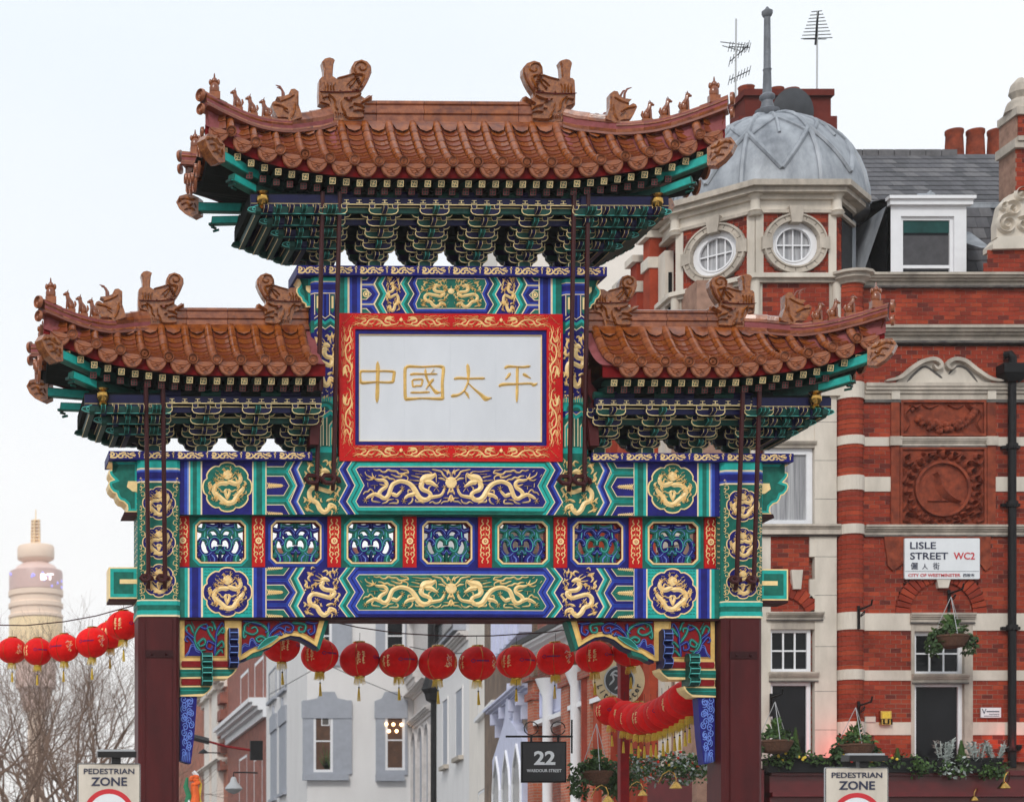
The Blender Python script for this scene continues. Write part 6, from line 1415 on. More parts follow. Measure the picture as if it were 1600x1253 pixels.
# dormer
yd = .5; mb = MB().use('frame_white'); X0, X1, Z0, Z1 = fx(1392, yd), fx(1510, yd), fz(434, yd), fz(322, yd); P = [(X0, Z0), (X1, Z0), (X1, Z1), (X0, Z1)]
mb.ring(P, [(fx(1408, yd), fz(434, yd)), (fx(1491, yd), fz(434, yd)), (fx(1491, yd), fz(338, yd)), (fx(1408, yd), fz(338, yd))], yd, yd+.15)
mb.box(X0-.06, X1+.10, yd-.10, yd+.05, fz(322, yd), fz(314, yd)); mb.box(X0-.10, X1+.14, yd-.16, yd+.05, fz(314, yd), fz(309, yd)); dor = mb.build('dormer', rb)
mb = MB().use('glass_dark'); mb.box(X0+.0, X0+.06, yd+.02, 2.6, Z0, Z1); mb.box(X1-.06, X1, yd+.02, 2.6, Z0, Z1); mb.use('lead'); mb.add([(X0-.1, yd-.15, Z1+.12), (X1+.14, yd-.15, Z1+.12), (X1+.14, 2.9, zEv+.16), (X0-.1, 2.9, zEv+.16), ((X0+X1)/2, yd-.13, Z1+.17), ((X0+X1)/2, 2.9, zEv+.3)], [(0, 4, 5, 3), (4, 1, 2, 5), (0, 1, 4)]); mb.ball(((X0+X1)/2, yd-.1, Z1+.2), (.10, .06, .06)); mb.tube([((X0+X1)/2-.3, yd-.1, Z1+.2), ((X0+X1)/2-.1, yd-.1, Z1+.2), ((X0+X1)/2, yd-.1, Z1+.28)], .035, 5)
mb.add([(X0-.1, yd, Z1), (X0-.1, 2.4, Z1), (X0-.75, 2.4, fz(432)), (X0-.55, yd+.4, fz(432))], [(0, 1, 2, 3)]); mb.build('lead_cheek', dor)
sash(dor, fx(1408, yd), fx(1491, yd), fz(434, yd), fz(338, yd), yd+.06, 1, 1, .07, glass='glass_dark', mid=.16)
mb = MB().use('blind'); mb.box(fx(1414, yd), fx(1487, yd), yd+.09, yd+.098, fz(362, yd), fz(343, yd)); mb.use('slate_b'); mb.box(fx(1414, yd), fx(1487, yd), yd+.102, yd+.108, fz(420, yd), fz(366, yd)); mb.build('window_blind', dor)
# gable pier at the right edge
mb = MB().use('stone_pale'); mb.poly([f(*p) for p in [(1547,392),(1547,384),(1558,372),(1640,372),(1640,390)]], -.12, .3)
mb.poly([f(*p) for p in [(1556,372),(1556,350),(1562,322),(1575,306),(1590,300),(1640,300),(1640,372)]], -.03, .2)
for (x_, z_, r_, k_) in ((1571,352,17,1), (1580,328,13,-1), (1594,306,12,1), (1596,352,13,-1), (1566,326,8,1)):
    c = f(x_, z_); mb.ribbon([(c[0]+k_*(r_*.014-.0105*t)*math.cos(t*.62+1), c[1]+(r_*.014-.0105*t)*math.sin(t*.62+1)) for t in range(int(r_*1.25))], .06, -.03, .10, 3)
mb.build('gable_scroll', rb)
bricks(rb, fx(1583), fx(1650), fz(300), fz(236), -.1, (), seed=90); bricks(rb, fx(1586), fx(1650), fz(222), fz(184), -.12, (), seed=91); bricks(rb, fx(1536), fx(1650), fz(432), fz(391), -.02, [(fx(1536), fx(1542), fz(410), fz(391))], seed=92)
mb = MB().use('mortar'); mb.box(fx(1584), fx(1650), -.09, .6, fz(300), fz(184)); mb.use('stone'); mb.box(fx(1578), fx(1655), -.2, .6, fz(236), fz(222)); mb.box(fx(1582), fx(1655), -.24, .6, fz(226), fz(219)); mb.box(fx(1581), fx(1655), -.2, .6, fz(184), fz(172)); mb.lathe([(.34, 0), (.28, .2), (.16, .3), (.24, .42), (.2, .6), (.06, .75)], (fx(1600), .15, fz(172)), 10); mb.build('gable_pier', rb)
mb = MB().use('lead'); mb.add([(fx(1545), .3, fz(380)), (fx(1560), .3, fz(380)), (fx(1596), 2.6, fz(285)), (fx(1538), 2.0, fz(318))], [(0, 1, 2, 3)]); mb.build('lead_valley', rb)
# side front along the street (receding): piers
SX = TV[1].x
SF = Frame(SX, 12+2.0, math.radians(-90)); ST = Matrix.Translation((SX, 2.0, 0)) @ Matrix.Rotation(math.radians(-90), 4, 'Z')
mb = MB(); mb.tf = ST; L_ = 5.2
mb.use('mortar'); mb.box(-L_, .6, .05, 2.0, 0, fz(452))
for k, u in enumerate((-.35, -1.2, -2.1, -3.0, -3.9, -4.8)):
    w_ = .42; zt = SF.uz(1030, 372)[1]-.35*k*.8
    mb.use('brick_0' if k % 2 else 'brick_2'); mb.box(u-w_/2, u+w_/2, -.28, .1, 3.2, zt)
    mb.use('stone_pale'); mb.box(u-w_/2-.03, u+w_/2+.03, -.33, .1, zt-.75, zt-.5); mb.box(u-w_/2-.03, u+w_/2+.03, -.33, .1, zt-2.6, zt-2.3); mb.box(u-w_/2-.06, u+w_/2+.06, -.40, .1, zt-.06, zt+.1)
    mb.box(u+w_/2+.04, u+.66, -.10, .1, 3.2, zt-.5)
    mb.use('glass_dark'); mb.box(u+.68, u+.85-w_/2, -.02, .06, zt-3.2, zt-1)
mb.build('street_side_piers', rb)
# ground floor: pub front
mb = MB().use('pub_red'); mb.box(fx(1180), XR, -.75, .2, 2.75, fz(1206, -.75)); mb.box(fx(1180), XR, -.85, .2, fz(1211, -.85), fz(1203, -.85)); mb.box(fx(1180), XR, -.9, .2, fz(1244, -.9), fz(1237, -.9)); mb.box(fx(1195), XR, -.4, .2, 0, 1.0); mb.use('glass_dark'); mb.box(fx(1200), XR, -.3, .2, 1.0, 2.75)
mb.use('pub_red')
for i in range(7): x_ = fx(1200)+i*1.3; mb.box(x_-.1, x_+.1, -.45, .1, 0, 2.8)
mb.add([(SX+.0, 2.0, 2.75), (SX-.6, 1.4, 2.75), (fx(1170), -.8, 2.75), (fx(1185), -.8, 2.75), (SX+.0, 2.0, fz(1206)), (SX-.6, 1.4, fz(1206)), (fx(1170), -.8, fz(1206)), (fx(1185), -.8, fz(1206))], [(1, 2, 6, 5), (4, 5, 6, 7), (0, 1, 2, 3)])
mb.build('pub_front', rb)
# ---- things on the facade
dp = thing('drainpipe', 'black iron drainpipe with square hopper head running down the brick facade', 'drainpipe', (fx(1576), 12-.14, 0))
mb = MB().use('black_iron'); mb.tube([(0, 0, fz(1200)), (0, 0, fz(592))], .085, 10); 
mb.build('pipe', dp, True)
mb = MB().use('black_iron'); z = fz(592); mb.add([(-.14, -.12, z-.12), (.14, -.12, z-.12), (.14, .1, z-.12), (-.14, .1, z-.12), (-.28, -.2, z+.06), (.28, -.2, z+.06), (.28, .14, z+.06), (-.28, .14, z+.06), (-.28, -.2, z+.26), (.28, -.2, z+.26), (.28, .14, z+.26), (-.28, .14, z+.26)], [(0, 1, 5, 4), (1, 2, 6, 5), (3, 0, 4, 7), (4, 5, 9, 8), (5, 6, 10, 9), (7, 4, 8, 11), (8, 9, 10, 11)]); mb.tube([(.02, 0, z+.2), (.0, -.02, z+.42), (-.05, .0, z+.5), (-.12, .08, z+.5)], .085, 8); mb.build('hopper_head', dp)
for py in (700, 790, 982, 1170): mb = MB().use('black_iron'); mb.lathe([(.12, -.06), (.125, .0), (.12, .06)], (0, 0, fz(py)), 10); mb.box(-.2, .2, .03, .12, fz(py)-.03, fz(py)+.03); mb.build('pipe_collar', dp)
def sign_board(name, label, cat, x0, x1, z0, z1, Y, m_, edge, th=.03, rad=.02):
    t = thing(name, label, cat, ((x0+x1)/2, Y, z0)); w_ = (x1-x0)/2; h = z1-z0
    P = []
    for cx_, cz_, a in ((w_-rad, rad, -90), (w_-rad, h-rad, 0), (-w_+rad, h-rad, 90), (-w_+rad, rad, 180)):
        for k in range(5): b = math.radians(a+k*22.5); P.append((cx_+rad*math.cos(b), cz_+rad*math.sin(b)))
    mb = MB().use(edge); mb.poly(P, 0, th, True); mb.use(m_); mb.poly(offset_poly(P, .008), -.003, 0); mb.build('board', t); return t, w_*2, h
x0, x1, z0, z1 = R4(1412,1530,841,905, -.06)
t, w_, h = sign_board('street_sign', 'white Lisle Street WC2 street name sign on the red brick wall', 'street sign', x0, x1, z0, z1, 12-.09, 'sign_white', 'sign_grey', .04, .03)
def tx(body, u, v, hh, m_, wide=None, bold=.012, al=0):      # u centre (0..1), v centre from top
    return put_text(body, t, (u-.5)*w_, -.008, (1-v)*h, hh*h, m_, wide*w_ if wide else None, bold)
tx('LISLE', .245, .18, .17, 'sign_ink', .34); tx('STREET', .325, .435, .17, 'sign_ink', .50); tx('WC2', .79, .435, .17, 'sign_red', .28); tx('儷', .13, .68, .17, 'sign_ink', .095, .002); tx('人', .27, .69, .14, 'sign_ink', .075, .002); tx('街', .42, .68, .17, 'sign_ink', .085, .002)
tx('CITY OF WESTMINSTER', .395, .905, .075, 'sign_red', .69, .01); tx('西敏市', .85, .905, .085, 'sign_ink', .15, .004)
mb = MB().use('sign_ink'); mb.box(-w_/2+.02, w_/2-.02, -.006, 0, (1-.81)*h-.004, (1-.81)*h+.004); mb.build('rule_line', t)
x0, x1, z0, z1 = R4(1532,1564,1105,1121, -.03); t, w_, h = sign_board('wall_plaque', 'small white lettered plaque on brick beside the drainpipe', 'plaque', x0, x1, z0, z1, 11.96, 'sign_white', 'sign_grey', .03, .008)
put_text('V', t, -w_*.34, -.006, h*.62, h*.5, 'sign_ink', bold=.0); mb = MB().use('sign_ink'); mb.box(-w_*.22, w_*.4, -.006, 0, h*.55, h*.66); mb.box(-w_*.1, w_*.4, -.006, 0, h*.32, h*.38); mb.box(-w_*.35, w_*.4, -.006, 0, h*.14, h*.2); mb.build('small_print', t)
x0, x1, z0, z1 = R4(1351,1368,1119,1128, -.03); t, w_, h = sign_board('wall_plaque', 'tiny pale plaque on the brick left of the alarm box', 'plaque', x0, x1, z0, z1, 11.96, 'stone_pale', 'sign_grey', .02, .006)
x0, x1, z0, z1 = R4(1374,1392,1109,1132, -.05); t = thing('alarm_box', 'small dull yellow box with metal cage on the brick wall', 'alarm box', ((x0+x1)/2, 11.9, z0)); mb = MB().use('brass'); mb.box(-.12, .12, 0, .1, 0, .30); mb.build('box', t); mb = MB().use('flower_yellow'); mb.box(-.09, .09, -.01, 0, .14, .28); mb.build('cover', t); mb = MB().use('black_iron'); mb.tube([(-.12, -.02, 0), (-.12, -.02, .12), (-.05, -.02, .12), (-.05, -.02, .02), (.05, -.02, .02), (.05, -.02, .12), (.12, -.02, .12), (.12, -.02, 0)], .012, 5); mb.build('cage', t)
# iron brackets and hanging baskets
def iron_bracket(px, py, label, Yw=12.0, s=1.0, name='wall_bracket', face=0):
    p = WP(px, py, Yw-.0); t = thing(name, label, 'bracket', (p.x, Yw-.02, p.z)); mb = MB().use('black_iron')
    mb.box(-.025, .025, -.02, .02, -.38*s, .12*s); mb.tube([(0, -.02, -.28*s), (-.12*s if not face else .12*s, -.3*s, .0), (-.0, -.55*s, .05*s)], .018, 6); mb.tube([(0, -.02, .02*s), (0, -.58*s, .05*s), (0, -.62*s, .16*s)], .02, 6)
    mb.tube([(0, -.1*s, -.1*s), (.04, -.2*s, -.02*s), (0, -.25*s, -.1*s), (-.04, -.18*s, -.14*s)], .014, 5); mb.build('scroll_arm', t, True); return t
def leaves(mb, c, R_, n, size, ms, squash=1.0, droop=0.0):
    for i in range(n):
        th = random.uniform(0, 2*math.pi); ph = math.acos(random.uniform(-1, 1)); r = R_*random.uniform(.45, 1)**.6
        x, y, z = c[0]+r*math.sin(ph)*math.cos(th), c[1]+r*math.sin(ph)*math.sin(th), c[2]+r*math.cos(ph)*squash
        d = Vector((random.uniform(-1, 1), random.uniform(-1, 1), random.uniform(-1, .6)-droop)).normalized(); e = d.cross(Vector((random.uniform(-1, 1), random.uniform(-1, 1), random.uniform(-1, 1)))).normalized(); s = size*random.uniform(.6, 1.2)
        p = Vector((x, y, z)); mb.use(random.choice(ms)); mb.add([p-e*s*.0, p+d*s*.5+e*s*.32, p+d*s, p+d*s*.5-e*s*.32], [(0, 1, 2, 3)])
def basket(px, py, Y, label, blabel, apex_py, r=.36, fol=.55, sc=1.0):
    p = WP(px, py, Y); za = WP(px, apex_py, Y).z-p.z
    b = thing('hanging_basket', blabel, 'hanging basket', tuple(p)); 
    mb = MB().use('wicker'); mb.lathe([(r*.1, -.24), (r*.7, -.2), (r*.95, -.05), (r, .04), (r*.9, .05)], n=14)
    for k in range(4): mb.lathe([(r*(.72+.09*k), -.19+.06*k), (r*(.76+.09*k), -.17+.06*k), (r*(.74+.09*k), -.15+.06*k)], n=14)
    mb.build('basket', b, True)
    mb = MB().use('sign_grey')
    for k in range(3): a = 2*math.pi*k/3+.4; mb.tube([(r*math.cos(a), r*math.sin(a), .04), (0, 0, za)], .008, 4)
    mb.build('chain', b)
    pl = thing('basket_plant', label, 'plant', tuple(p+Vector((0, 0, .04)))); mb = MB(); leaves(mb, (0, 0, .08), r*1.0, int(260*sc), .12, ['foliage', 'foliage_b', 'foliage'], .5)
    for s in (-1, 1): leaves(mb, (s*r*1.05, 0, -.15), r*.45*fol/.55, int(150*sc), .12, ['foliage', 'foliage'], 1.6, .6)
    mb.build('foliage', pl, kind='stuff'); mb = MB(); leaves(mb, (0, 0, .22), .09, 60, .16, ['foliage_b'], 2.0, -1); mb.build('upright_shoot', pl)
basket(1486, 996, 11.25, 'trailing green plant in the basket hanging over the six-pane window', 'brown wicker hanging basket in front of the six-pane window under the street name sign', 932)
iron_bracket(1482, 930, 'black iron bracket holding the basket above the six-pane window', 12.0)
basket(1337, 1166, 11.0, 'low green plant in the basket on the brick shaft lit red', 'brown hanging basket against the red lit brick shaft', 1105, .38, .35)
iron_bracket(1341, 1104, 'black iron bracket on the brick shaft holding a basket', 11.75)
basket(1211, 1160, 10.9, 'green plant in the basket beside the right gateway column', 'brown hanging basket just right of the gateway column', 1096, .36, .35)
iron_bracket(1204, 1092, 'black iron bracket above the basket beside the gateway column', 11.9)
iron_bracket(1341, 955, 'empty black iron bracket on the upper part of the brick shaft', 11.75)
basket(932, 1208, 8.0, 'bushy dark plant in the low basket left of the dark red post', 'brown hanging basket left of the thin dark red post', 1130, .32, .9, 1.5)
# planter row
def pl_thing(name, label, cat, px, py, Y): p = WP(px, py, Y); return thing(name, label, cat, tuple(p))
yPl = 11.2
for i, (a, b, lab) in enumerate(((1196,1290,'black planter trough beside the gateway column on the pub ledge'), (1300,1440,'long black planter trough behind the right pedestrian zone sign'), (1445,1560,'black planter trough under the tall dark window, silver plants in it'))):
    A_, B_ = WP(a, 1200, yPl), WP(b, 1200, yPl); t = thing('planter', lab, 'planter', ((A_.x+B_.x)/2, yPl, WP(a, 1207, yPl).z)); w_ = (B_.x-A_.x)/2
    mb = MB().use('black_iron'); mb.box(-w_, w_, -.16, .16, 0, .28); mb.box(-w_-.02, w_+.02, -.18, .18, .26, .31); mb.build('trough', t)
def bed(px, py, wpx, label, kinds, dens=1.0, h=.2, Y=11.15, flowers=()):
    t = pl_thing('trough_plant', label, 'plant', px, py, Y); mb = MB(); W_ = wpx*.0137
    for k in range(int(9*dens)):
        leaves(mb, (random.uniform(-W_/2, W_/2), random.uniform(-.15, .1), random.uniform(-.05, h*.6)), h*.75, 55, .10, kinds, .8, .2)
    mb.build('foliage', t, kind='stuff'); 
    for m_ in flowers:
        for k in range(9): fb = MB().use(m_); q = (random.uniform(-W_/2, W_/2), -.2, random.uniform(0, h)); fb.ball(q, (.032, .02, .032), 6, 4); fb.build('flower', t)
bed(1240, 1190, 80, 'dark green trough planting with yellow blooms beside the gateway column', ['foliage', 'foliage_b'], 1.2, .22, flowers=('flower_yellow',))
bed(1360, 1190, 110, 'low dark planting with yellow flowers behind the pedestrian zone sign', ['foliage', 'foliage', 'foliage_b'], 1.4, .2, flowers=('flower_yellow', 'flower_red'))
bed(1432, 1203, 30, 'trailing ivy hanging over the planter edge, right of the pedestrian zone sign', ['foliage', 'foliage_b'], .9, .3)
bed(1487, 1205, 40, 'trailing ivy below the silver plants', ['foliage', 'foliage_b', 'silver_leaf'], 1.0, .3)
bed(1545, 1203, 34, 'ivy at the right end of the planters near the drainpipe', ['foliage', 'foliage_b'], .9, .28)
for px, py, lab, hh in ((1475, 1192, 'silver leaved plant left in the planter under the dark window', .5), (1528, 1190, 'silver leaved plant right in the planter under the dark window', .45), (1556, 1188, 'silver leaved plant nearest the drainpipe', .42)):
    t = pl_thing('silver_plant', lab, 'plant', px, py, 11.1)
    for k in range(9):
        mb = MB(); a = random.uniform(-.5, .5); b = random.uniform(-.4, .4)
        mb.use('silver_leaf'); q = [(a*.2, b*.2, 0), (a*.4, b*.3, hh*.5), (a*.55, b*.4, hh*random.uniform(.75, 1.05))]; mb.tube(q, .012, 4)
        for j in range(26):
            u = j/26; p = Vector(q[0]).lerp(Vector(q[2]), u); d = Vector((random.uniform(-1, 1), random.uniform(-1, 1), .3)).normalized()*.09; e = Vector((-d.z, d.x, d.y))*.3; mb.add([p, p+d*.5+e, p+d, p+d*.5-e], [(0, 1, 2, 3)])
        mb.build('leafy_stem', t)
for px, py, hh, lab in ((1243, 1185, .62, 'dwarf green conifer beside the right gateway column'), (1402, 1196, .34, 'dwarf conifer right of the pedestrian zone sign'), (1502, 1190, .42, 'dwarf conifer between the silver plants')):
    t = pl_thing('dwarf_conifer', lab, 'conifer', px, py, 11.15); mb = MB()
    for k in range(420): u = random.random(); a = random.uniform(0, 6.28); r = (1-u)*.13*random.uniform(.6, 1); p = Vector((r*math.cos(a), r*math.sin(a), u*hh)); d = Vector((math.cos(a)*.4, math.sin(a)*.4, 1)).normalized()*.07; e = Vector((-math.sin(a), math.cos(a), 0))*.015; mb.use('foliage_b'); mb.add([p-e, p+d, p+e], [(0, 1, 2)])
    mb.build('crown', t); mb = MB().use('bark'); mb.tube([(0, 0, -.1), (0, 0, hh*.6)], .012, 5); mb.build('trunk', t)
# flowers box behind the lantern bunch
bed(1040, 1205, 130, 'mass of dark foliage with white and red flowers behind the lantern bunch', ['foliage', 'foliage', 'foliage_b', 'silver_leaf'], 3.5, .42, Y=9.5, flowers=('flower_red', 'flower_yellow', 'flower_white'))
bed(960, 1225, 60, 'dark hanging greenery low beside the thin dark red post', ['foliage'], 1.6, .35, Y=8.5)
# brass swan-neck lamps
def swan(px, py, Y, label, fl=1, s=1.0):
    s *= .78
    p = WP(px, py, Y); t = thing('brass_lamp', label, 'lamp', tuple(p)); mb = MB().use('brass')
    mb.lathe([(.02*s, .12*s), (.05*s, .11*s), (.10*s, .04*s), (.15*s, -.03*s), (.16*s, -.05*s), (.13*s, -.04*s), (.05*s, .03*s)], n=14); mb.build('shade', t, True)
    mb = MB().use('brass'); mb.tube([(0, 0, .1*s), (0, 0, .2*s), (-fl*.05*s, 0, .32*s), (-fl*.14*s, .05, .38*s), (-fl*.24*s, .15, .3*s), (-fl*.28*s, .3, .1*s)], .014*s, 6); mb.build('swan_neck', t, True)
swan(1056, 1228, 6.0, 'brass swan-neck lamp below the lantern bunch, right one'); swan(1004, 1240, 6.2, 'brass lamp below the lantern bunch, left one', 1, .8); swan(1569, 1228, 10.7, 'brass swan-neck lamp at the foot of the drainpipe', -1, 1.1); swan(950, 1250, 6.4, 'brass lamp cut by the bottom edge, beside the thin dark red post', 1); swan(1522, 1248, 10.6, 'small pale lamp low on the pub front', -1, .8)
# hidden red spotlights whose glow shows on the wall
for k, (px, py, Y, e, lab) in enumerate(((1333, 1186, 11.35, 22, 'red uplight behind the planter at the brick shaft'), (1592, 1165, 11.5, 9, 'red uplight at the right edge, behind the drainpipe'))):
    p = WP(px, py, Y); t = thing('red_uplight', lab, 'spotlight', tuple(p)); mb = MB().use('black_iron'); mb.lathe([(.03, -.1), (.06, -.04), (.07, .02)], n=10); mb.build('housing', t)
    ld = bpy.data.lights.new('red_bulb', 'POINT'); ld.energy = e; ld.color = (1, .03, .01); ld.shadow_soft_size = .05; lo = bpy.data.objects.new('red_bulb', ld); COL.objects.link(lo); lo.parent = t; lo.location = (0, 0, .05)
# chimney pots, stack, dish, aerials
ch = thing('chimney_stack', 'low chimney stack with a row of terracotta pots on the slate roof', 'chimney', (F.uz(1530, 250, 7)[0], 19, 0))
zc_ = WP(1530, 250, 19).z; w_ = WP(1590, 0, 19).x-WP(1480, 0, 19).x
mb = MB().use('brick_3'); mb.box(-w_/2-.2, w_/2+.6, -.3, .3, 12, zc_-.02); mb.build('stack', ch)
for px in (1491, 1524, 1557, 1589):
    mb = MB().use('terracotta'); mb.lathe([(.235, 0), (.215, .45), (.205, .62), (.225, .66), (.225, .74), (.17, .75), (.16, .3)], (WP(px, 0, 19).x-ch.location.x, 0, zc_), 16); mb.build('chimney_pot', ch, True)
c2 = thing('chimney_stack', 'broad dark chimney stack behind the lead dome, pots on top', 'chimney', (WP(1220, 200, 21).x, 21, 0)); zz = lambda py: WP(1220, py, 21).z; xx = lambda px: WP(px, 0, 21).x-c2.location.x
mb = MB().use('brick_3'); mb.box(xx(1152), xx(1285), -.5, .5, 12, zz(160)); mb.box(xx(1140), xx(1292), -.6, .6, 12, zz(196)); mb.use('brick_3'); mb.box(xx(1148), xx(1288), -.6, .6, zz(164), zz(154)); mb.build('stack', c2)
for px, py in ((1166, 137), (1212, 140), (1236, 141)): mb = MB().use('terracotta'); mb.lathe([(.22, 0), (.2, zz(py)-zz(156)-.05), (.22, zz(py)-zz(156)), (.15, zz(py)-zz(156))], (xx(px), 0, zz(156)), 14); mb.build('chimney_pot', c2, True)
p = WP(1240, 176, 20.2); t = thing('satellite_dish', 'dark grey satellite dish beside the chimney behind the dome', 'satellite dish', tuple(p)); mb = MB().use('dish_grey'); mb.lathe([(.02, .14), (.3, .10), (.5, .03), (.62, -.04), (.61, -.06), (.48, 0), (.02, .10)], n=24); o = mb.build('dish', t, True); o.rotation_euler = (math.radians(100), 0, .2); mb.mats
mb = MB().use('black_iron'); mb.tube([(0, 0, 0), (.1, .3, -.4), (.1, .5, -.6)], .03, 6); mb.build('mount', t)
def aerial(px, py0, py1, Y, label, kind):
    a, b = WP(px, py0, Y), WP(px, py1, Y); t = thing('television_aerial', label, 'aerial', (b.x, Y, b.z)); H = a.z-b.z; mb = MB().use('sign_grey'); mb.tube([(0, 0, 0), (.02, 0, H)], .022, 6); mb.build('mast', t)
    mb = MB().use('black_iron'); k_ = .016
    if kind:
        for j in range(9): zz_ = H-.02-j*.09; w2 = .14+.035*j; mb.tube([(-w2, 0, zz_), (w2, 0, zz_+.03)], .012, 4)
        mb.tube([(-.03, 0, H-.9), (.04, 0, H)], .03, 5); mb.tube([(-.36, 0, H-.75), (.26, 0, H-.75)], .012, 4)
    else:
        for zb_, L1, sl, n in ((H-.75, .55, -.02, 8), (H-1.15, .5, .55, 7), (H-1.65, .55, .3, 8)):
            A_ = Vector((-L1*.3, 0, zb_)); B_ = A_+Vector((L1, 0, sl*L1*1.6)); mb.tube([A_, B_], .014, 4)
            for j in range(n): q = A_.lerp(B_, j/(n-1)); mb.tube([q+Vector((-.03, 0, -.13)), q+Vector((.03, 0, .13))], .009, 4)
        mb.tube([(-.4, 0, H-.62), (.25, 0, H-.7)], .012, 4); mb.tube([(-.35, 0, H-.72), (.1, 0, H-.85)], .012, 4)
    mb.build('elements', t)
aerial(1149, 30, 190, 21.6, 'thin television aerial with several arms left of the dome finial', 0); aerial(1276, 18, 205, 21.6, 'tall television aerial with stacked cross bars right of the dome finial', 1)
# ================================================================= STREET HOUSES BEHIND THE GATEWAY
def wall_frame(pl, YL_, pr, YR_):
    fr, L = frame_px(pl, YL_, pr, YR_); return fr, L
def house(name, label, pl, YL_, pr, YR_, top_px, top_at, m_, depth=6, cat='building'):
    fr, L = wall_frame(pl, YL_, pr, YR_); t = thing(name, label, cat, (fr.o.x, fr.o.y, 0), fr.a)
    zt = fr.uz(top_at, top_px)[1]; mb = MB().use(m_); mb.box(0, L, .0, depth, 0, zt); mb.build('wall', t); return fr, L, t, zt
def wx(fr, px, y=0): return fr.uz(px, 1000, y)[0]
def wz(fr, px, py, y=0): return fr.uz(px, py, y)[1]
def bwin(fr, t, p0, p1, py0, py1, at, cols=1, rows=1, fw=.07, glass='glass_dark', fm='frame_white', rec=.12, mid=None, sill=None, reveal='render_grey', label=None):
    """recessed window: at = photo column where rows py0/py1 were read"""
    x0, x1 = sorted((wx(fr, p0), wx(fr, p1))); z1, z0 = wz(fr, at, py0), wz(fr, at, py1)
    mb = MB().use(reveal); P = [(x0, z0), (x1, z0), (x1, z1), (x0, z1)]; mb.ring(offset_poly(P, -.02), P, -.012, .02)
    w_ = sash(t, x0, x1, z0, z1, -.008, cols, rows, fw, .03, glass, fm, mid, label=label, rec=.02)
    mb.build('reveal', w_)
    if sill: s = MB().use(sill); s.box(x0-.12, x1+.12, -.16, .0, z0-.16, z0-.01); s.build('sill', w_)
    return x0, x1, z0, z1
def hole_win(fr, t, p0, p1, py0, py1, at, m_side='render_grey', glass='glass_dark', frame=None, sill=None, dep=.3):
    """deep dark slot drawn as splayed reveals standing proud with glass between them"""
    x0, x1 = sorted((wx(fr, p0), wx(fr, p1))); z1, z0 = wz(fr, at, py0), wz(fr, at, py1)
    mb = MB().use(m_side); P = [(x0, z0), (x1, z0), (x1, z1), (x0, z1)]; mb.ring(offset_poly(P, -.10), P, -.05, .02); w_ = mb.build('window', t)
    g_ = MB().use(glass); g_.box(x0, x1, -.02, .0, z0, z1); g_.build('pane', w_)
    if frame: g_ = MB().use(frame); g_.box(x0, x1, -.035, -.018, (z0+z1)/2-.03, (z0+z1)/2+.03); g_.build('frame', w_)
    if sill: s = MB().use(sill); s.box(x0-.15, x1+.15, -.2, .0, z0-.18, z0-.01); s.build('sill', w_)
def cornice_on(fr, t, p0, p1, py0, py1, at, pr, m_='stone_pale', name='cornice', soot=False):
    x0, x1 = sorted((wx(fr, p0), wx(fr, p1))); z1, z0 = wz(fr, at, py0), wz(fr, at, py1); mb = MB(); mould(mb, x0, x1, z1, z0, 0, pr, m_, soot=soot); mb.build(name, t)
# I: red brick house with lavender panels
fr, L, t, zt = house('brick_house', 'red brick house with pale lilac panels and white piers, behind the number 22 sign', 840, 24.5, 1000, 15.2, 800, 900, 'brick_red')
for a, b in ((833, 849), (893, 905), (925, 940), (958, 968)):
    x0, x1 = wx(fr, a) if a > 840 else 0, wx(fr, b); mb = MB().use('brick_orange'); mb.box(x0, x1, -.28, .1, 0, wz(fr, 900, 1035)); mb.use('brick_red'); mb.box(x0-.06, x1+.06, -.36, .1, wz(fr, 900, 1072), wz(fr, 900, 1060)); mb.box(x0-.08, x1+.08, -.42, .1, wz(fr, 900, 1040), wz(fr, 900, 1034)); mb.build('brick_pier', t)
for a, b, c, d in ((850, 892, 1066, 1120), (905, 925, 1040, 1100), (940, 957, 1022, 1090)):
    x0, x1 = wx(fr, a), wx(fr, b); z1, z0 = wz(fr, (a+b)/2, c), wz(fr, (a+b)/2, d); mb = MB().use('lavender'); mb.box(x0, x1, -.12, .05, z0, z1); P = [(x0+.1, z0+.12), (x1-.1, z0+.12), (x1-.1, z1-.12), (x0+.1, z1-.12)]; mb.ring(P, offset_poly(P, .06), -.16, -.1); mb.use('frame_white'); mb.box(x0-.03, x1+.03, -.3, .05, z0-.1, z0+.02); mb.build('lilac_panel', t)
    bwin(fr, t, a+2, b-2, d+8, 1330, (a+b)/2, 2, 2, .09, reveal='frame_white')
for a in (873, 918): mb = MB().use('frame_white'); xx_ = wx(fr, a); mb.lathe([(.16, 0), (.16, 3.5), (.2, 3.55), (.14, 3.6), (.14, 6.6), (.26, 6.9), (.34, 7.1)], (xx_, -.3, .6), 12); mb.build('white_column', t, True)
cornice_on(fr, t, 842, 998, 1003, 1024, 860, .7, 'frame_white', 'eaves_cornice'); mb = MB().use('black_iron'); x0 = wx(fr, 842); mb.box(0, L, -.75, -.6, wz(fr, 860, 1004), wz(fr, 860, 996)); mb.build('gutter', t)
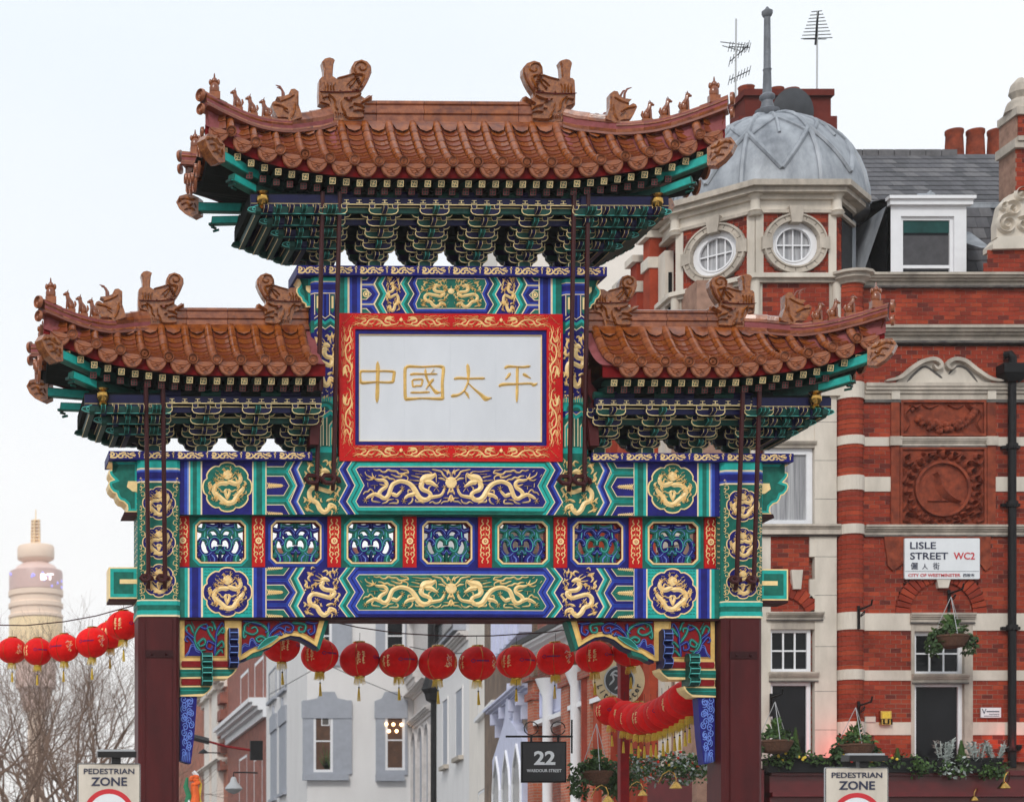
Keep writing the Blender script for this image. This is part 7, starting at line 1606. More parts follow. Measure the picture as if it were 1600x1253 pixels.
# H: brown brick house with lilac gothic trim
fr, L, t, zt = house('narrow_house', 'narrow brown brick house with pale lilac bay and gothic arches', 757, 37.5, 834, 25.2, 800, 800, 'brick_brown')
cornice_on(fr, t, 776, 832, 1108, 1122, 778, .45, 'lavender', 'lilac_cornice')
for a in (786, 800, 815, 828): x0 = wx(fr, a); z0 = wz(fr, 778, 1122); mb = MB().use('lavender'); mb.box(x0-.12, x0+.12, -.4, .05, z0-.35, z0); mb.box(x0-.10, x0+.10, -.25, .05, z0-.75, z0-.35); mb.build('corbel', t)
x0, x1 = wx(fr, 787), wx(fr, 831); mb = MB().use('lavender'); z1, z0 = wz(fr, 800, 900), wz(fr, 800, 1018); mb.box(x0, x1, -.35, .05, z0, z1)
for k in range(6): u = x0+(x1-x0)*(k+.5)/6; mb.tube([(u, -.38, z0), (u, -.38, z1)], .09, 6)
mb.build('lilac_bay', t)
x0, x1 = wx(fr, 784), wx(fr, 834); z1 = wz(fr, 805, 1150); mb = MB().use('lavender'); mb.box(x0, x1, -.30, .05, 0, wz(fr, 805, 1215))
mb.poly([(x0, wz(fr, 805, 1215)), (x1, wz(fr, 805, 1215)), (x1, z1-.5), ((x0+x1)/2+.5, z1+.5), ((x0+x1)/2, z1+1.6), ((x0+x1)/2-.5, z1+.5), (x0, z1-.5)], -.30, .05)
mb.build('gothic_bay', t)
for k in range(3):
    c = x0+(x1-x0)*(k+.5)/3; w_ = (x1-x0)/8.5; zz_ = z1-.9; P = [(c-w_, zz_-3.6), (c+w_, zz_-3.6), (c+w_, zz_-.7), (c+w_*.75, zz_-.2), (c, zz_+.35), (c-w_*.75, zz_-.2), (c-w_, zz_-.7)]
    mb = MB().use('frame_white'); mb.ring(offset_poly(P, -.08), P, -.36, -.28); wn = mb.build('arched_window', t); mb = MB().use('glass_grey'); mb.poly(P, -.32, -.29); mb.build('pane', wn)
bwin(fr, t, 790, 798, 1128, 1148, 790, 1, 1, reveal='soot')
# G: cream rendered house
fr, L, t, zt = house('cream_house', 'cream rendered house with white casement windows above and below the lantern row', 733, 45, 777, 34, 396, 745, 'render_cream')
bwin(fr, t, 747.5, 775, 1030, 1122, 747.5, 3, 1, .09, reveal='soot', sill='frame_white'); bwin(fr, t, 747.5, 777, 1238, 1330, 747.5, 3, 1, .09, reveal='soot')
# pale tall block top seen over the gateway's name beam
fr2, L2, t2, zt2 = house('pale_block', 'tall pale block whose stone cornice shows in the gap over the top beam', 762, 40, 868, 38, 412, 800, 'stucco', 4)
mb = MB()
for a, b, c in ((412, 404, .2), (404, 397, .5), (397, 392, .8), (392, 386, .5)): mb.use('stucco'); mb.box(-c*.5, L2+c*.5, -c, 3, wz(fr2, 800, a), wz(fr2, 800, b)-.004)
mb.build('cornice', t2)
# F: white narrow house
fr, L, t, zt = house('white_house', 'plain white rendered house with two narrow slot windows, next to the cream house', 678, 57, 734, 45.4, 800, 700, 'render_white')
hole_win(fr, t, 693, 700.5, 1094, 1196, 696, 'render_white', 'render_grey', sill='stone'); hole_win(fr, t, 713.5, 723.5, 1078, 1182, 718, 'render_white', 'render_grey', sill='stone')
x0, x1 = wx(fr, 697), wx(fr, 728); z0, z1 = wz(fr, 710, 1002), wz(fr, 710, 955); P = [(x0, z0), (x1, z0), (x1, z1), (x0, z1)]; mb = MB().use('render_grey'); mb.ring(P, offset_poly(P, .14), -.5, 0); mb.use('black_iron'); q_ = offset_poly(P, .12); mb.ring(q_, offset_poly(q_, .10), -.52, -.3); wn = mb.build('top_window', t); mb = MB().use('glass_grey'); mb.poly(offset_poly(P, .2), -.35, -.3); mb.build('pane', wn)
cornice_on(fr, t, 704, 732, 1012, 1026, 705, .4, 'stucco')
# E: stucco house with small arches
fr, L, t, zt = house('stucco_house', 'grey cream stucco house with a row of narrow arches and moulded cornices', 630, 71, 677, 57.4, 800, 650, 'stucco')
cornice_on(fr, t, 630, 676, 1101, 1108, 632, .5, 'stucco'); cornice_on(fr, t, 630, 676, 1140, 1152, 632, .35, 'stucco'); cornice_on(fr, t, 630, 664, 985, 992, 632, .3, 'stucco')
for a, b, c in ((636, 643, 1150), (646, 653, 1143), (656.5, 663.5, 1136), (667, 673, 1130)):
    x0, x1 = wx(fr, a), wx(fr, b); z1 = wz(fr, (a+b)/2, c); w_ = (x1-x0)/2; cx_ = (x0+x1)/2; P = [(x0, 0), (x1, 0)]+[(cx_+w_*math.cos(math.pi*k/8), z1-w_+w_*math.sin(math.pi*k/8)) for k in range(9)]
    mb = MB().use('stucco'); mb.ring(offset_poly(P, -.14), P, -.14, .02); wn = mb.build('arched_window', t); mb = MB().use('render_grey'); mb.poly(P, -.015, .0); mb.build('recess', wn)
x0, x1 = wx(fr, 635), wx(fr, 658); mb = MB().use('stucco'); 
for k in range(3): zq = wz(fr, 640, 1060+k*8); mb.box(x0, x1, -.5+.1*k, 0, zq-.25, zq)
mb.build('balcony_ledge', t)
# D: white house with grey window surrounds (flat front and a return)
fr, L, t, zt = house('white_corner_house', 'white house with broad grey window surrounds seen between the gateway columns', 480, 66, 665, 66, 880, 560, 'render_white')
def surround(px0, px1, py0, py1, head=True):
    x0, x1 = wx(fr, px0), wx(fr, px1); z1, z0 = wz(fr, 500, py0), wz(fr, 500, py1); mb = MB().use('render_grey'); return x0, x1, z0, z1
def dwin(s0, s1, st, sb, o0, o1, ot, ob, lit=None, mid=.5, lab=None):
    x0, x1, z0, z1 = wx(fr, s0), wx(fr, s1), wz(fr, 500, sb), wz(fr, 500, st); a, b, c, d = wx(fr, o0), wx(fr, o1), wz(fr, 500, ob), wz(fr, 500, ot)
    mb = MB().use('render_grey'); po = [(x0, z0), (x1, z0), (x1, z1), (x0, z1)]; pi_ = [(a, c), (b, c), (b, d), (a, d)]; mb.ring(po, pi_, -.12, .02)
    if st > 1050: mb.poly([(x0-.08, z1-.9), (x1+.0, z1-.9), (x1+.0, z1-.05), ((x0+x1)/2+.5, z1+.1), ((x0+x1)/2+.35, z1+.42), ((x0+x1)/2-.35, z1+.42), ((x0+x1)/2-.5, z1+.1), (x0-.08, z1-.05)], -.16, -.1); mb.box(x0-.02, x1-.2, -.35, 0, z0-.32, z0)
    w_ = mb.build('window_surround', t); sash(w_, a, b, c, d, -.10, 1, 1, .13, glass=lit or 'glass_dark', mid=mid, name='sash_frame', rec=.03, label=lab); return a, b, c, d
dm('room_brown', (.10, .045, .022), .5, .3, 3); dm('lamp_glow', (1, .8, .5), .5, 0, 1, emit=(1, .62, .3), estr=6.0)
dwin(473, 549, 1094, 1209, 489, 519.5, 1109, 1206, 'room_brown'); a, b, c, d = dwin(587, 636, 1094, 1210, 601, 632, 1109, 1203, 'room_brown')
dwin(497, 549, 940, 1040, 502, 518, 950, 1037); dwin(587, 634, 940, 1040, 601, 632, 950, 1037)
mb = MB().use('lamp_glow')
for (px, py) in ((603, 1131), (614, 1131.5), (626.5, 1132), (607, 1142), (619, 1142)): mb.ball((wx(fr, px), -.1, wz(fr, 500, py)), .085, 8, 6)
tl = thing('pendant_lamps', 'five small lit globe lamps glowing inside the right window of the white house', 'lamps', (fr.o.x, fr.o.y, 0), fr.a); mb.build('globe', tl, kind='stuff')
mb = MB().use('foliage_b'); x_, z_ = wx(fr, 510), wz(fr, 500, 1203)
for k in range(26): an = random.uniform(.3, 2.8); ln = random.uniform(.8, 1.7); mb.add([(x_-.04, -.085, z_), (x_+.04, -.085, z_), (x_+ln*.35*math.cos(an)+.0, -.085, z_+ln*math.sin(an))], [(0, 1, 2)])
q = WP(500, 1203, 66); tp_ = thing('window_plant', 'spiky green pot plant behind the lower sash of the white house', 'plant', (fr.o.x, fr.o.y, 0), fr.a); mb.build('leaves', tp_)
mb = MB().use('soot'); mb.box(wx(fr, 503), wx(fr, 513), -.088, -.08, wz(fr, 500, 1131), wz(fr, 500, 1117)); mb.use('frame_white'); P = [(wx(fr, 503), wz(fr, 500, 1132)), (wx(fr, 513), wz(fr, 500, 1132)), (wx(fr, 513), wz(fr, 500, 1117)), (wx(fr, 503), wz(fr, 500, 1117))]; mb.ring(offset_poly(P, -.05), P, -.1, -.085); mb.build('window_picture', t)
fr, L, t, zt = house('white_return', 'white side wall with a row of narrow grey trimmed windows, left of the broad windows', 416, 86, 479.6, 66.1, 900, 450, 'render_white', .02)
for a, b, c, d in ((424, 432.5, 1142, 1247), (437.5, 447.5, 1131, 1238), (454, 464.5, 1119, 1226), (421, 432, 1048, 1092), (438, 448, 1030, 1078), (452, 464, 1008, 1062)): 
    hole_win(fr, t, a, b, c, d, (a+b)/2, 'render_grey', 'render_grey' if d > 1100 else 'glass_grey', sill='render_grey')
    if d > 1100: x0, x1 = wx(fr, a), wx(fr, b); z1 = wz(fr, (a+b)/2, c); mb = MB().use('render_grey'); mb.poly([(x0-.25, z1), (x1+.25, z1), (x1+.25, z1+.9), ((x0+x1)/2+.3, z1+1.0), ((x0+x1)/2, z1+1.5), ((x0+x1)/2-.3, z1+1.0), (x0-.25, z1+.9)], -.1, .02); mb.build('window_head', t)
# C: red brick house with white bays at the left
fr, L, t, zt = house('red_brick_house', 'red brick house with white window bays and big white cornice, left end of the street', 356, 108, 417, 86.4, 880, 400, 'brick_red')
bwin(fr, t, 376, 388.5, 1050, 1122, 382, 1, 2, .2, 'glass_grey', sill='frame_white'); bwin(fr, t, 398, 412, 1030, 1106, 405, 1, 2, .2, 'glass_grey', sill='frame_white')
cornice_on(fr, t, 357, 417, 1136, 1162, 360, 1.1, 'frame_white', 'white_cornice')
for a, b in ((374, 386), (397, 410)): bwin(fr, t, a, b, 1182, 1300, (a+b)/2, 1, 3, .15)
fr, L, t, zt = house('orange_lit_house', 'red brick house coloured as lit orange, with pale pilasters, far left between column and brackets', 278, 150, 355.6, 108.2, 960, 330, 'brick_orange')  # orange light is put into this house's brick colour
for a, b in ((329, 337), (341, 349.5)): x0, x1 = wx(fr, a), wx(fr, b); mb = MB().use('render_cream'); mb.box(x0, x1, -.5, .1, 0, wz(fr, 335, 1090)); mb.box(x0-.2, x1+.2, -.8, .1, wz(fr, 335, 1092), wz(fr, 335, 1084)); mb.build('pilaster', t)
cornice_on(fr, t, 318, 355, 1076, 1092, 335, 1.0, 'render_cream', 'cornice'); cornice_on(fr, t, 318, 355, 1196, 1206, 335, .8, 'render_cream', 'cornice')
for k in range(5): x0, x1 = wx(fr, 350), wx(fr, 355); mb = MB().use('brick_red'); mb.box(x0, x1, -.5, .1, wz(fr, 352, 1100+k*26), wz(fr, 352, 1084+k*26)); mb.build('quoin', t)
# black drainpipe with lantern-like hopper between two houses
p = WP(672, 1253, 57); t = thing('street_pipe', 'black drainpipe with ornate box between the stucco house and the white house', 'drainpipe', (p.x, 56.2, 0)); mb = MB().use('black_iron'); mb.tube([(0, 0, 0), (0, 0, WP(672, 1085, 57).z)], .17, 8); mb.tube([(-.1, 0, WP(672, 1085, 57).z), (-.1, 0, WP(672, 930, 57).z)], .2, 8); mb.build('pipe', t, True)
mb = MB().use('black_iron'); z = WP(672, 1090, 57).z; mb.lathe([(.2, -.3), (.38, -.2), (.45, .1), (.6, .3), (.55, .4), (.4, .9), (.3, 1.0)], (0, 0, z), 8); mb.build('hopper_head', t)
for k, (pp, Y) in enumerate((([(505,1035),(560,1060),(628,1088)], 60), ([(420,1085),(500,1040),(560,1010)], 62), ([(640,1010),(700,1022),(770,1015)], 40))):
    a = WP(*pp[0], Y); t = thing('overhead_wire', ('thin wire sagging across the white house front', 'thin wire rising across the white side wall', 'thin wire crossing in front of the stucco and white houses')[k], 'wire', tuple(a)); mb = MB().use('black_iron'); mb.tube([WP(x, y, Y)-a for x, y in pp], .016, 4); mb.build('wire', t)
# ================================================================= HANGING SIGNS
A_, B_ = WP(815, 1158, 10), WP(885, 1222, 10)
t = thing('hanging_sign', 'square black hanging sign reading 22 Wardour Street', 'sign', ((A_.x+B_.x)/2, 10, B_.z)); w_ = (B_.x-A_.x)/2; h = A_.z-B_.z
mb = MB().use('black_iron'); mb.box(-w_, w_, 0, .07, 0, h); mb.build('frame', t); mb = MB().use('sign_black'); mb.box(-w_+.03, w_-.03, -.005, .0, .03, h-.03); mb.build('board', t)
put_text('22', t, .01, -.012, h*.60, h*.34, 'sign_white', w_*.95, .03); put_text('WARDOUR STREET', t, 0, -.012, h*.29, h*.075, 'sign_white', w_*1.55, .012)
zb_ = WP(815, 1150, 10).z; mb = MB().use('black_iron'); xw = WP(897, 0, 10).x
ib = thing('sign_bracket', 'long black iron bar carrying the number 22 sign', 'bracket', (t.location.x, 10.03, zb_)); mb.box(-w_-.32, w_+.14, -.02, .02, -.02, .02); mb.tube([(w_+.12, 0, .35), (w_+.12, 0, -.35)], .02, 5)
for s in (-.55, .65): mb.tube([(s*w_+.15*math.cos(a), 0, .17+.14*math.sin(a)) for a in [i*.6 for i in range(11)]], .012, 5); mb.box(s*w_-.02, s*w_+.02, -.01, .01, -.12, .0)
mb.build('bar', ib)
# round cream sign
c = WP(967, 1063, 7.0); t = thing('round_sign', 'round cream sign with black disc behind the lanterns and thin red post', 'sign', tuple(c)); k_ = .01*37/30
R_ = 40*k_; mb = MB().use('sign_cream'); mb.ring(circ(0, 0, R_, 40), circ(0, 0, R_*.56, 40), -.02, .04); mb.build('cream_ring', t); mb = MB().use('sign_black'); mb.poly(circ(0, 0, R_*.60, 32), -.026, .03, True); mb.build('disc', t)
mb = MB().use('sign_grey'); mb.ring(circ(0, 0, R_*.6, 32), circ(0, 0, R_*.55, 32), -.032, 0)
for q in ([(-.22,-.1),(-.12,.02),(-.16,.14),(-.04,.1),(.06,.14),(.04,.0),(.14,-.12)], [(-.1,-.2),(0,-.12),(.1,-.2)], [(-.2,.1),(-.1,.2),(.02,.18)]): mb.ribbon([(a*.9, b*.9) for a, b in q], .035, -.03, .01, 3)
mb.build('disc_relief', t)
for i, ch_ in enumerate('Little'): 
    a = math.radians(198+i*15); o = put_text(ch_, t, R_*.79*math.cos(a), -.03, R_*.79*math.sin(a), R_*(.22 if ch_ in 'Lltti' else .16), 'sign_black', None, .02)
    if o: o.rotation_euler = (0, -(a+math.pi/2), 0)
for i, ch_ in enumerate('ster'):
    a = math.radians(300+i*15); o = put_text(ch_, t, R_*.79*math.cos(a), -.03, R_*.79*math.sin(a), R_*(.22 if ch_ in 't' else .16), 'sign_black', None, .02)
    if o: o.rotation_euler = (0, -(a+math.pi/2), 0)
# thin dark red post
p = WP(974, 1034, 3.2); t = thing('red_post', 'thin dark red square post standing just behind the lantern bunch', 'post', (p.x, 3.2, 0)); mb = MB().use('red_dark'); mb.box(-.075, .075, -.075, .075, 0, p.z); mb.box(-.09, .09, -.09, .09, p.z-.06, p.z); mb.box(-.12, .12, -.12, .12, 0, .4); mb.build('shaft', t)
# ================================================================= LANTERNS
def lantern_meshes(m_, var, sq=1.0):
    """unit lantern radius 1: body, gold collar, fringe, tassel, print"""
    n = 28; mb = MB().use(m_); vs = []; fs = []; K = 16; rz = .87
    for i in range(K+1):
        th = .28+(math.pi-.56)*i/K
        for k in range(n): a = 2*math.pi*k/n; rr = 1-.012*(k % 2); vs.append((sq*math.sin(th)*math.cos(a)*rr, math.sin(th)*math.sin(a)*rr, rz*math.cos(th)))
    for i in range(K):
        for k in range(n): fs.append((i*n+k, i*n+(k+1) % n, (i+1)*n+(k+1) % n, (i+1)*n+k))
    mb.add(vs, fs); body = mb.mesh('paper_body', True)
    mb = MB().use('brass'); mb.lathe([(.30, .80), (.31, .90), (.26, .92), (.20, .90)], n=16); mb.lathe([(.26, -.80), (.27, -.90), (.22, -.92)], n=16); 
    for k in range(4): a = math.pi/2*k+.5+var; mb.tube([(1.0*sq*math.sin(th)*math.cos(a)*1.004, math.sin(th)*math.sin(a)*1.004, rz*math.cos(th)*1.004) for th in [.3+i*(math.pi-.6)/12 for i in range(13)]], .012, 4)
    cap = mb.mesh('gilt_collar', True)
    mb = MB().use('tassel')
    for k in range(26): a = 2*math.pi*k/26; r0 = .24; r1 = .27+.05*random.random(); L_ = .30+.10*random.random(); w_ = .035; mb.add([(r0*math.cos(a-w_*3), r0*math.sin(a-w_*3), -.86), (r0*math.cos(a+w_*3), r0*math.sin(a+w_*3), -.86), (r1*math.cos(a+.05), r1*math.sin(a+.05), -.88-L_), (r1*math.cos(a-.05), r1*math.sin(a-.05), -.88-L_)], [(0, 1, 2, 3)])
    fr_ = mb.mesh('fringe')
    mb = MB().use('black_iron'); mb.tube([(0, 0, .9), (0, 0, 1.35)], .012, 4); mb.tube([(0, 0, -.9), (0, 0, -1.45)], .012, 4); mb.ball((0, 0, -1.42), .05, 6, 4)
    mb.use('tassel')
    for k in range(10): a = .63*k; mb.tube([(0.02*math.cos(a), .02*math.sin(a), -1.42), (.05*math.cos(a), .05*math.sin(a), -1.75), (.07*math.cos(a)+.01, .07*math.sin(a), -2.1)], .016, 3)
    ts = mb.mesh('tassel')
    mb = MB(); rng = random.Random(int(var*100))
    def mark(m2, az, el, pts, w_):
        mb.use(m2)
        for (a0, e0), (a1, e1) in zip(pts, pts[1:]):
            q = []
            for (aa, ee, s) in ((a0, e0, -1), (a0, e0, 1), (a1, e1, 1), (a1, e1, -1)):
                A = az+aa+(w_*s*.5 if abs(e1-e0) > abs(a1-a0) else 0); E = el+ee+(w_*s*.5 if abs(e1-e0) <= abs(a1-a0) else 0); q.append((1.008*sq*math.cos(E)*math.sin(A), -1.008*math.cos(E)*math.cos(A), rz*1.008*math.sin(E)))
            mb.add(q, [(0, 1, 2, 3)])
    a_ = var
    # logo ring and a line of small print (dark), and a gold column of characters
    mark('navy', a_, .02, [(.10*math.cos(t_), .09*math.sin(t_)) for t_ in [i*.7 for i in range(10)]], .035)
    for j in range(8): mark('navy', a_+.20+j*.085, .02, [(0, -.05), (0, .055)], .035); mark('navy', a_+.20+j*.085, .02, [(-.03, rng.uniform(-.03, .03)), (.06, rng.uniform(-.03, .03))], .028)
    for cc in range(2):
        for j in range(5):
            e = .33-j*.15
            for s in range(5): x0, y0 = rng.uniform(-.05, .05), rng.uniform(-.05, .05); mark('gold', a_-.95+cc*.26, e, [(x0, y0), (x0+(rng.uniform(.06, .12) if s % 2 else 0), y0+(0 if s % 2 else rng.uniform(-.12, -.06)))], .032)
    for j in range(30): x0, y0 = rng.uniform(-.2, .2), rng.uniform(-.36, .36); mark('gold' if j % 3 else 'flower_white', a_+(1.35 if var != 1.9 else -1.55), 0, [(x0, y0), (x0+rng.uniform(-.08, .08), y0+.03), (x0+rng.uniform(-.08, .08), y0-.04)], .03)
    return body, cap, fr_, ts, mb.mesh('print')
LM = [lantern_meshes('lantern_red' if i % 2 else 'lantern_deep', v) for i, v in enumerate((-.35, .2, .9, -.9, 1.9))]
def lantern(px, py, r, Y, var, label, group, tass=True, top=True, sc=None, seq=0):
    p = WP(px, py, Y); R_ = r*.01*(D+Y)/D; t = thing('red_lantern', label, 'lantern', tuple(p), 0, group); jz = random.uniform(.95, 1.04); S = (R_*random.uniform(.97, 1.02), R_, R_*jz) if sc is None else (R_*sc[0], R_*sc[1], R_*sc[2])
    b_, c_, f_, ts, pr = LM[var % len(LM)]; rzz = random.uniform(-.25, .25)
    for nm, me in (('paper_body', b_), ('print', pr))+((('gilt_collar', c_),) if top else ())+((('fringe', f_),) if tass else ())+((('tassel', ts),) if tass else ()): inst(nm, me, t, (0, 0, 0), rot=(0, random.uniform(-.03, .03) if 'body' not in nm else 0, rzz), scl=S)
    return t
gr = 'red lanterns strung across the street'
row = [(440,1010,29,2,'first red lantern right of the left painted bracket, partly hidden by it'), (499.5,1024,30,1,'second red lantern of the middle row, under the tip of the left bracket'), (561.6,1030,30.5,2,'third red lantern of the middle row, in front of the white house'), (622.5,1033.5,30,0,'fourth red lantern of the middle row, in front of the dark upper window'), (684,1035.5,30,4,'fifth red lantern, with white and gold print, in front of the black drainpipe'), (746,1036,30,0,'sixth red lantern of the middle row, in front of the cream house'), (807,1034.5,30,1,'seventh red lantern of the middle row, in front of the lilac bay'), (867.5,1029,30,3,'eighth red lantern of the middle row, with gold characters, above the number 22 sign'), (929,1026,29.5,1,'ninth red lantern, under the right bracket tip, left of the round sign'), (986,1017,29,2,'last red lantern of the middle row, half hidden by the right bracket')]
for i, (a, b, r, v, lab) in enumerate(row): lantern(a, b, r, 1.6+.15*math.sin(i), v, lab, gr)
rowL = [(19,1016,24,4,'leftmost red lantern with white and gold print, at the photo edge'), (59,1018,24,0,'second red lantern from the left edge, with dark print only'), (100,1012,25,3,'third red lantern from the left edge, two columns of gold characters'), (144,1004,26.5,3,'fourth red lantern from the left edge'), (172,992,25,1,'red lantern partly behind the one next to the left column'), (193,977,28,1,'red lantern touching the left gateway column, highest of the left row')]
for i, (a, b, r, v, lab) in enumerate(rowL): lantern(a, b, r, 3.2-.3*i if i != 4 else 2.6, v, lab, gr)
bun = [(955,1111,20.5),(975,1118,21.5),(987,1121,22.5),(997,1122,23),(1007,1123,23.5),(1017,1122,24),(1026,1119,24.5),(1035,1116,25),(1044,1112,25.5),(1053,1107,26),(1062,1101,26.5),(1070,1095,27),(1078,1090,27)]
for i, (a, b, r) in enumerate(bun):
    last = i == len(bun)-1
    lab = 'small red lantern at the left end of the tight bunch, over the thin red post' if i == 0 else ('red lantern at the right end of the tight bunch, beside the blue wave board' if last else 'red lantern in the middle of the tight overlapping bunch right of the thin red post')
    lantern(a, b, r*1.24, 2.9-i*.17, i, lab, 'red lanterns bunched tight beside the right column' if not (i == 0 or last) else None, True, i in (0, 3, 5))
for lab, pts in (('thin dark red cable carrying the middle lantern row', [(505,968),(560,980),(622,989),(700,993.5),(770,993),(850,988),(905,981),(1000,962)]), ('thin dark red cable carrying the left lantern row', [(-20,976),(40,977),(100,971),(150,962),(215,944)])):
    a = WP(*pts[0], 1.6); t = thing('lantern_cable', lab, 'cable', tuple(a)); mb = MB().use('rod'); mb.tube([WP(x, y, 1.6)-a for x, y in pts], .010, 5); mb.build('wire', t)
# ================================================================= STREET SIGNS IN FRONT
def zone_sign(x0, x1, yt, lab, lamp, Y=-9.0):
    A_, B_ = WP(x0, yt, Y), WP(x1, yt, Y); w_ = (B_.x-A_.x)/2; s = (D+Y)/D/100; h = 190*s
    t = thing('zone_sign', lab, 'road sign', ((A_.x+B_.x)/2, Y, 0)); zt = A_.z; P = []
    rad = .02
    for cx_, cz_, a in ((w_-rad, zt-h+rad, -90), (w_-rad, zt-rad, 0), (-w_+rad, zt-rad, 90), (-w_+rad, zt-h+rad, 180)):
        for k in range(5): b = math.radians(a+k*22.5); P.append((cx_+rad*math.cos(b), cz_+rad*math.sin(b)))
    mb = MB().use('sign_grey'); mb.poly(P, 0, .025, True); mb.use('sign_black'); mb.poly(offset_poly(P, .004), -.002, 0); mb.use('stone_pale'); mb.poly(offset_poly(P, .012), -.004, 0); mb.build('plate', t)
    put_text('PEDESTRIAN', t, 0, -.008, zt-12.5*s, 8.5*s, 'sign_ink', 79*s, .012); put_text('ZONE', t, 0, -.008, zt-28.5*s, 13.5*s, 'sign_ink', 56*s, .02)
    mb = MB().use('sign_red'); c_ = zt-80*s; mb.ring(circ(0, c_, 40*s, 48), circ(0, c_, 32.5*s, 48), -.008, 0); mb.use('sign_white'); mb.poly(circ(0, c_, 32.5*s, 48), -.006, 0); mb.build('roundel', t)
    mb = MB().use('sign_black'); mb.tube([(0, .06, 0), (0, .06, zt)], .045, 10); mb.build('pole', t)
    l = thing('sign_lamp', lamp, 'lamp', ((A_.x+B_.x)/2+.08, Y, zt)); mb = MB().use('sign_black'); mb.box(-.05, .05, 0, .08, -.02, .08); mb.build('stem', l); mb = MB().use('sign_black'); L2_ = 30*s; mb.add([(-L2_, -.1, 8*s), (L2_, -.1, 8*s), (L2_, .1, 10*s), (-L2_, .1, 10*s), (-L2_, -.12, 17*s), (L2_, -.12, 17*s), (L2_, .08, 20*s), (-L2_, .08, 20*s)], [(0, 1, 5, 4), (1, 2, 6, 5), (2, 3, 7, 6), (3, 0, 4, 7), (4, 5, 6, 7), (3, 2, 1, 0)]); mb.build('lamp_housing', l)
    mb = MB().use('sign_grey'); mb.box(-L2_*.95, L2_*.95, -.06, .02, 18*s, 21*s); mb.build('lamp_lid', l)
zone_sign(121, 219.5, 1192, 'pedestrian zone sign in front of the left gateway column', 'black sign light on top of the left pedestrian zone sign'); zone_sign(1289, 1388, 1198, 'pedestrian zone sign in front of the brick corner building', 'black sign light on top of the right pedestrian zone sign')
# street lamp, wall lamp and festive figure at the left inside the gate
p = WP(395, 1172, 40); t = thing('street_lamp', 'dark street lamp head on a long thin red arm, left inside the gateway', 'street lamp', tuple(p)); q = WP(326, 1158, 40)-p; mb = MB().use('red_dark'); mb.tube([(0, 0, 0), q*.6+Vector((0, 0, -.05)), q], .045, 6); mb.build('arm', t); mb = MB().use('sign_black'); e = WP(302, 1152, 40)-p; mb.sweep([e, (e+q)/2, q], [(-.16, 0), (-.10, .12), (.10, .12), (.16, 0), (.1, -.1), (-.1, -.1)]); mb.build('lamp_head', t); mb = MB().use('black_iron'); mb.box(-.1, .35, -.1, .1, -.35, .35); mb.build('mount', t)
p = WP(365, 1232, 42); t = thing('wall_lamp', 'grey bell-shaped lamp hanging low left inside the gateway', 'lamp', tuple(p)); mb = MB().use('sign_grey'); mb.lathe([(.06, .45), (.1, .4), (.14, .25), (.28, .1), (.34, 0), (.2, -.12), (.02, -.2)], n=14); mb.build('shade', t, True); mb = MB().use('black_iron'); mb.tube([(0, 0, .45), (0, 0, .62), (.5, 0, .62), (.9, 0, .6)], .03, 5); mb.build('arm', t)
p = WP(302, 1225, 14); t = thing('festive_figure', 'orange and green fabric festival decoration beside the left column', 'decoration', tuple(p)); mb = MB().use('orange_cloth')
for k in range(26): a = random.uniform(0, 6.3); b = random.uniform(0, 1)**.5*.11; mb.ball((b*math.cos(a)+.02, -.05, b*math.sin(a)+.08), (.05, .04, .045), 7, 5)
mb.tube([(.02, 0, 0), (.05, 0, -.25), (.0, 0, -.6)], [.08, .1, .16], 8); mb.build('flower_head', t, True); mb = MB().use('green_cloth'); mb.tube([(-.14, 0, .16), (-.17, 0, -.05), (-.10, 0, -.25), (-.16, 0, -.6)], [.03, .06, .07, .09], 7); mb.build('green_drape', t, True); mb = MB().use('flower_yellow'); mb.tube([(.10, .02, .2), (.17, .02, .0), (.14, .02, -.3), (.2, .02, -.6)], [.02, .035, .03, .05], 6); mb.use('sign_white'); mb.tube([(.0, .03, .3), (.08, .03, .2), (.13, .03, .1)], [.05, .06, .03], 6); mb.tube([(-.1, -.06, -.5), (-.12, -.05, -.3)], [.06, .01], 5); mb.tube([(-.03, -.06, -.55), (-.02, -.05, -.35)], [.06, .01], 5); mb.build('trim', t, True)
p = WP(318, 1175, 38); t = thing('bracket_lamp', 'small dark lamp on a thin bar above the orange decoration', 'lamp', tuple(p)); mb = MB().use('black_iron'); mb.lathe([(.02, .12), (.12, .05), (.2, -.03), (.0, -.04)], n=10); mb.tube([(0, 0, 0), (.6, 0, -.02)], .02, 4); mb.build('shade', t)
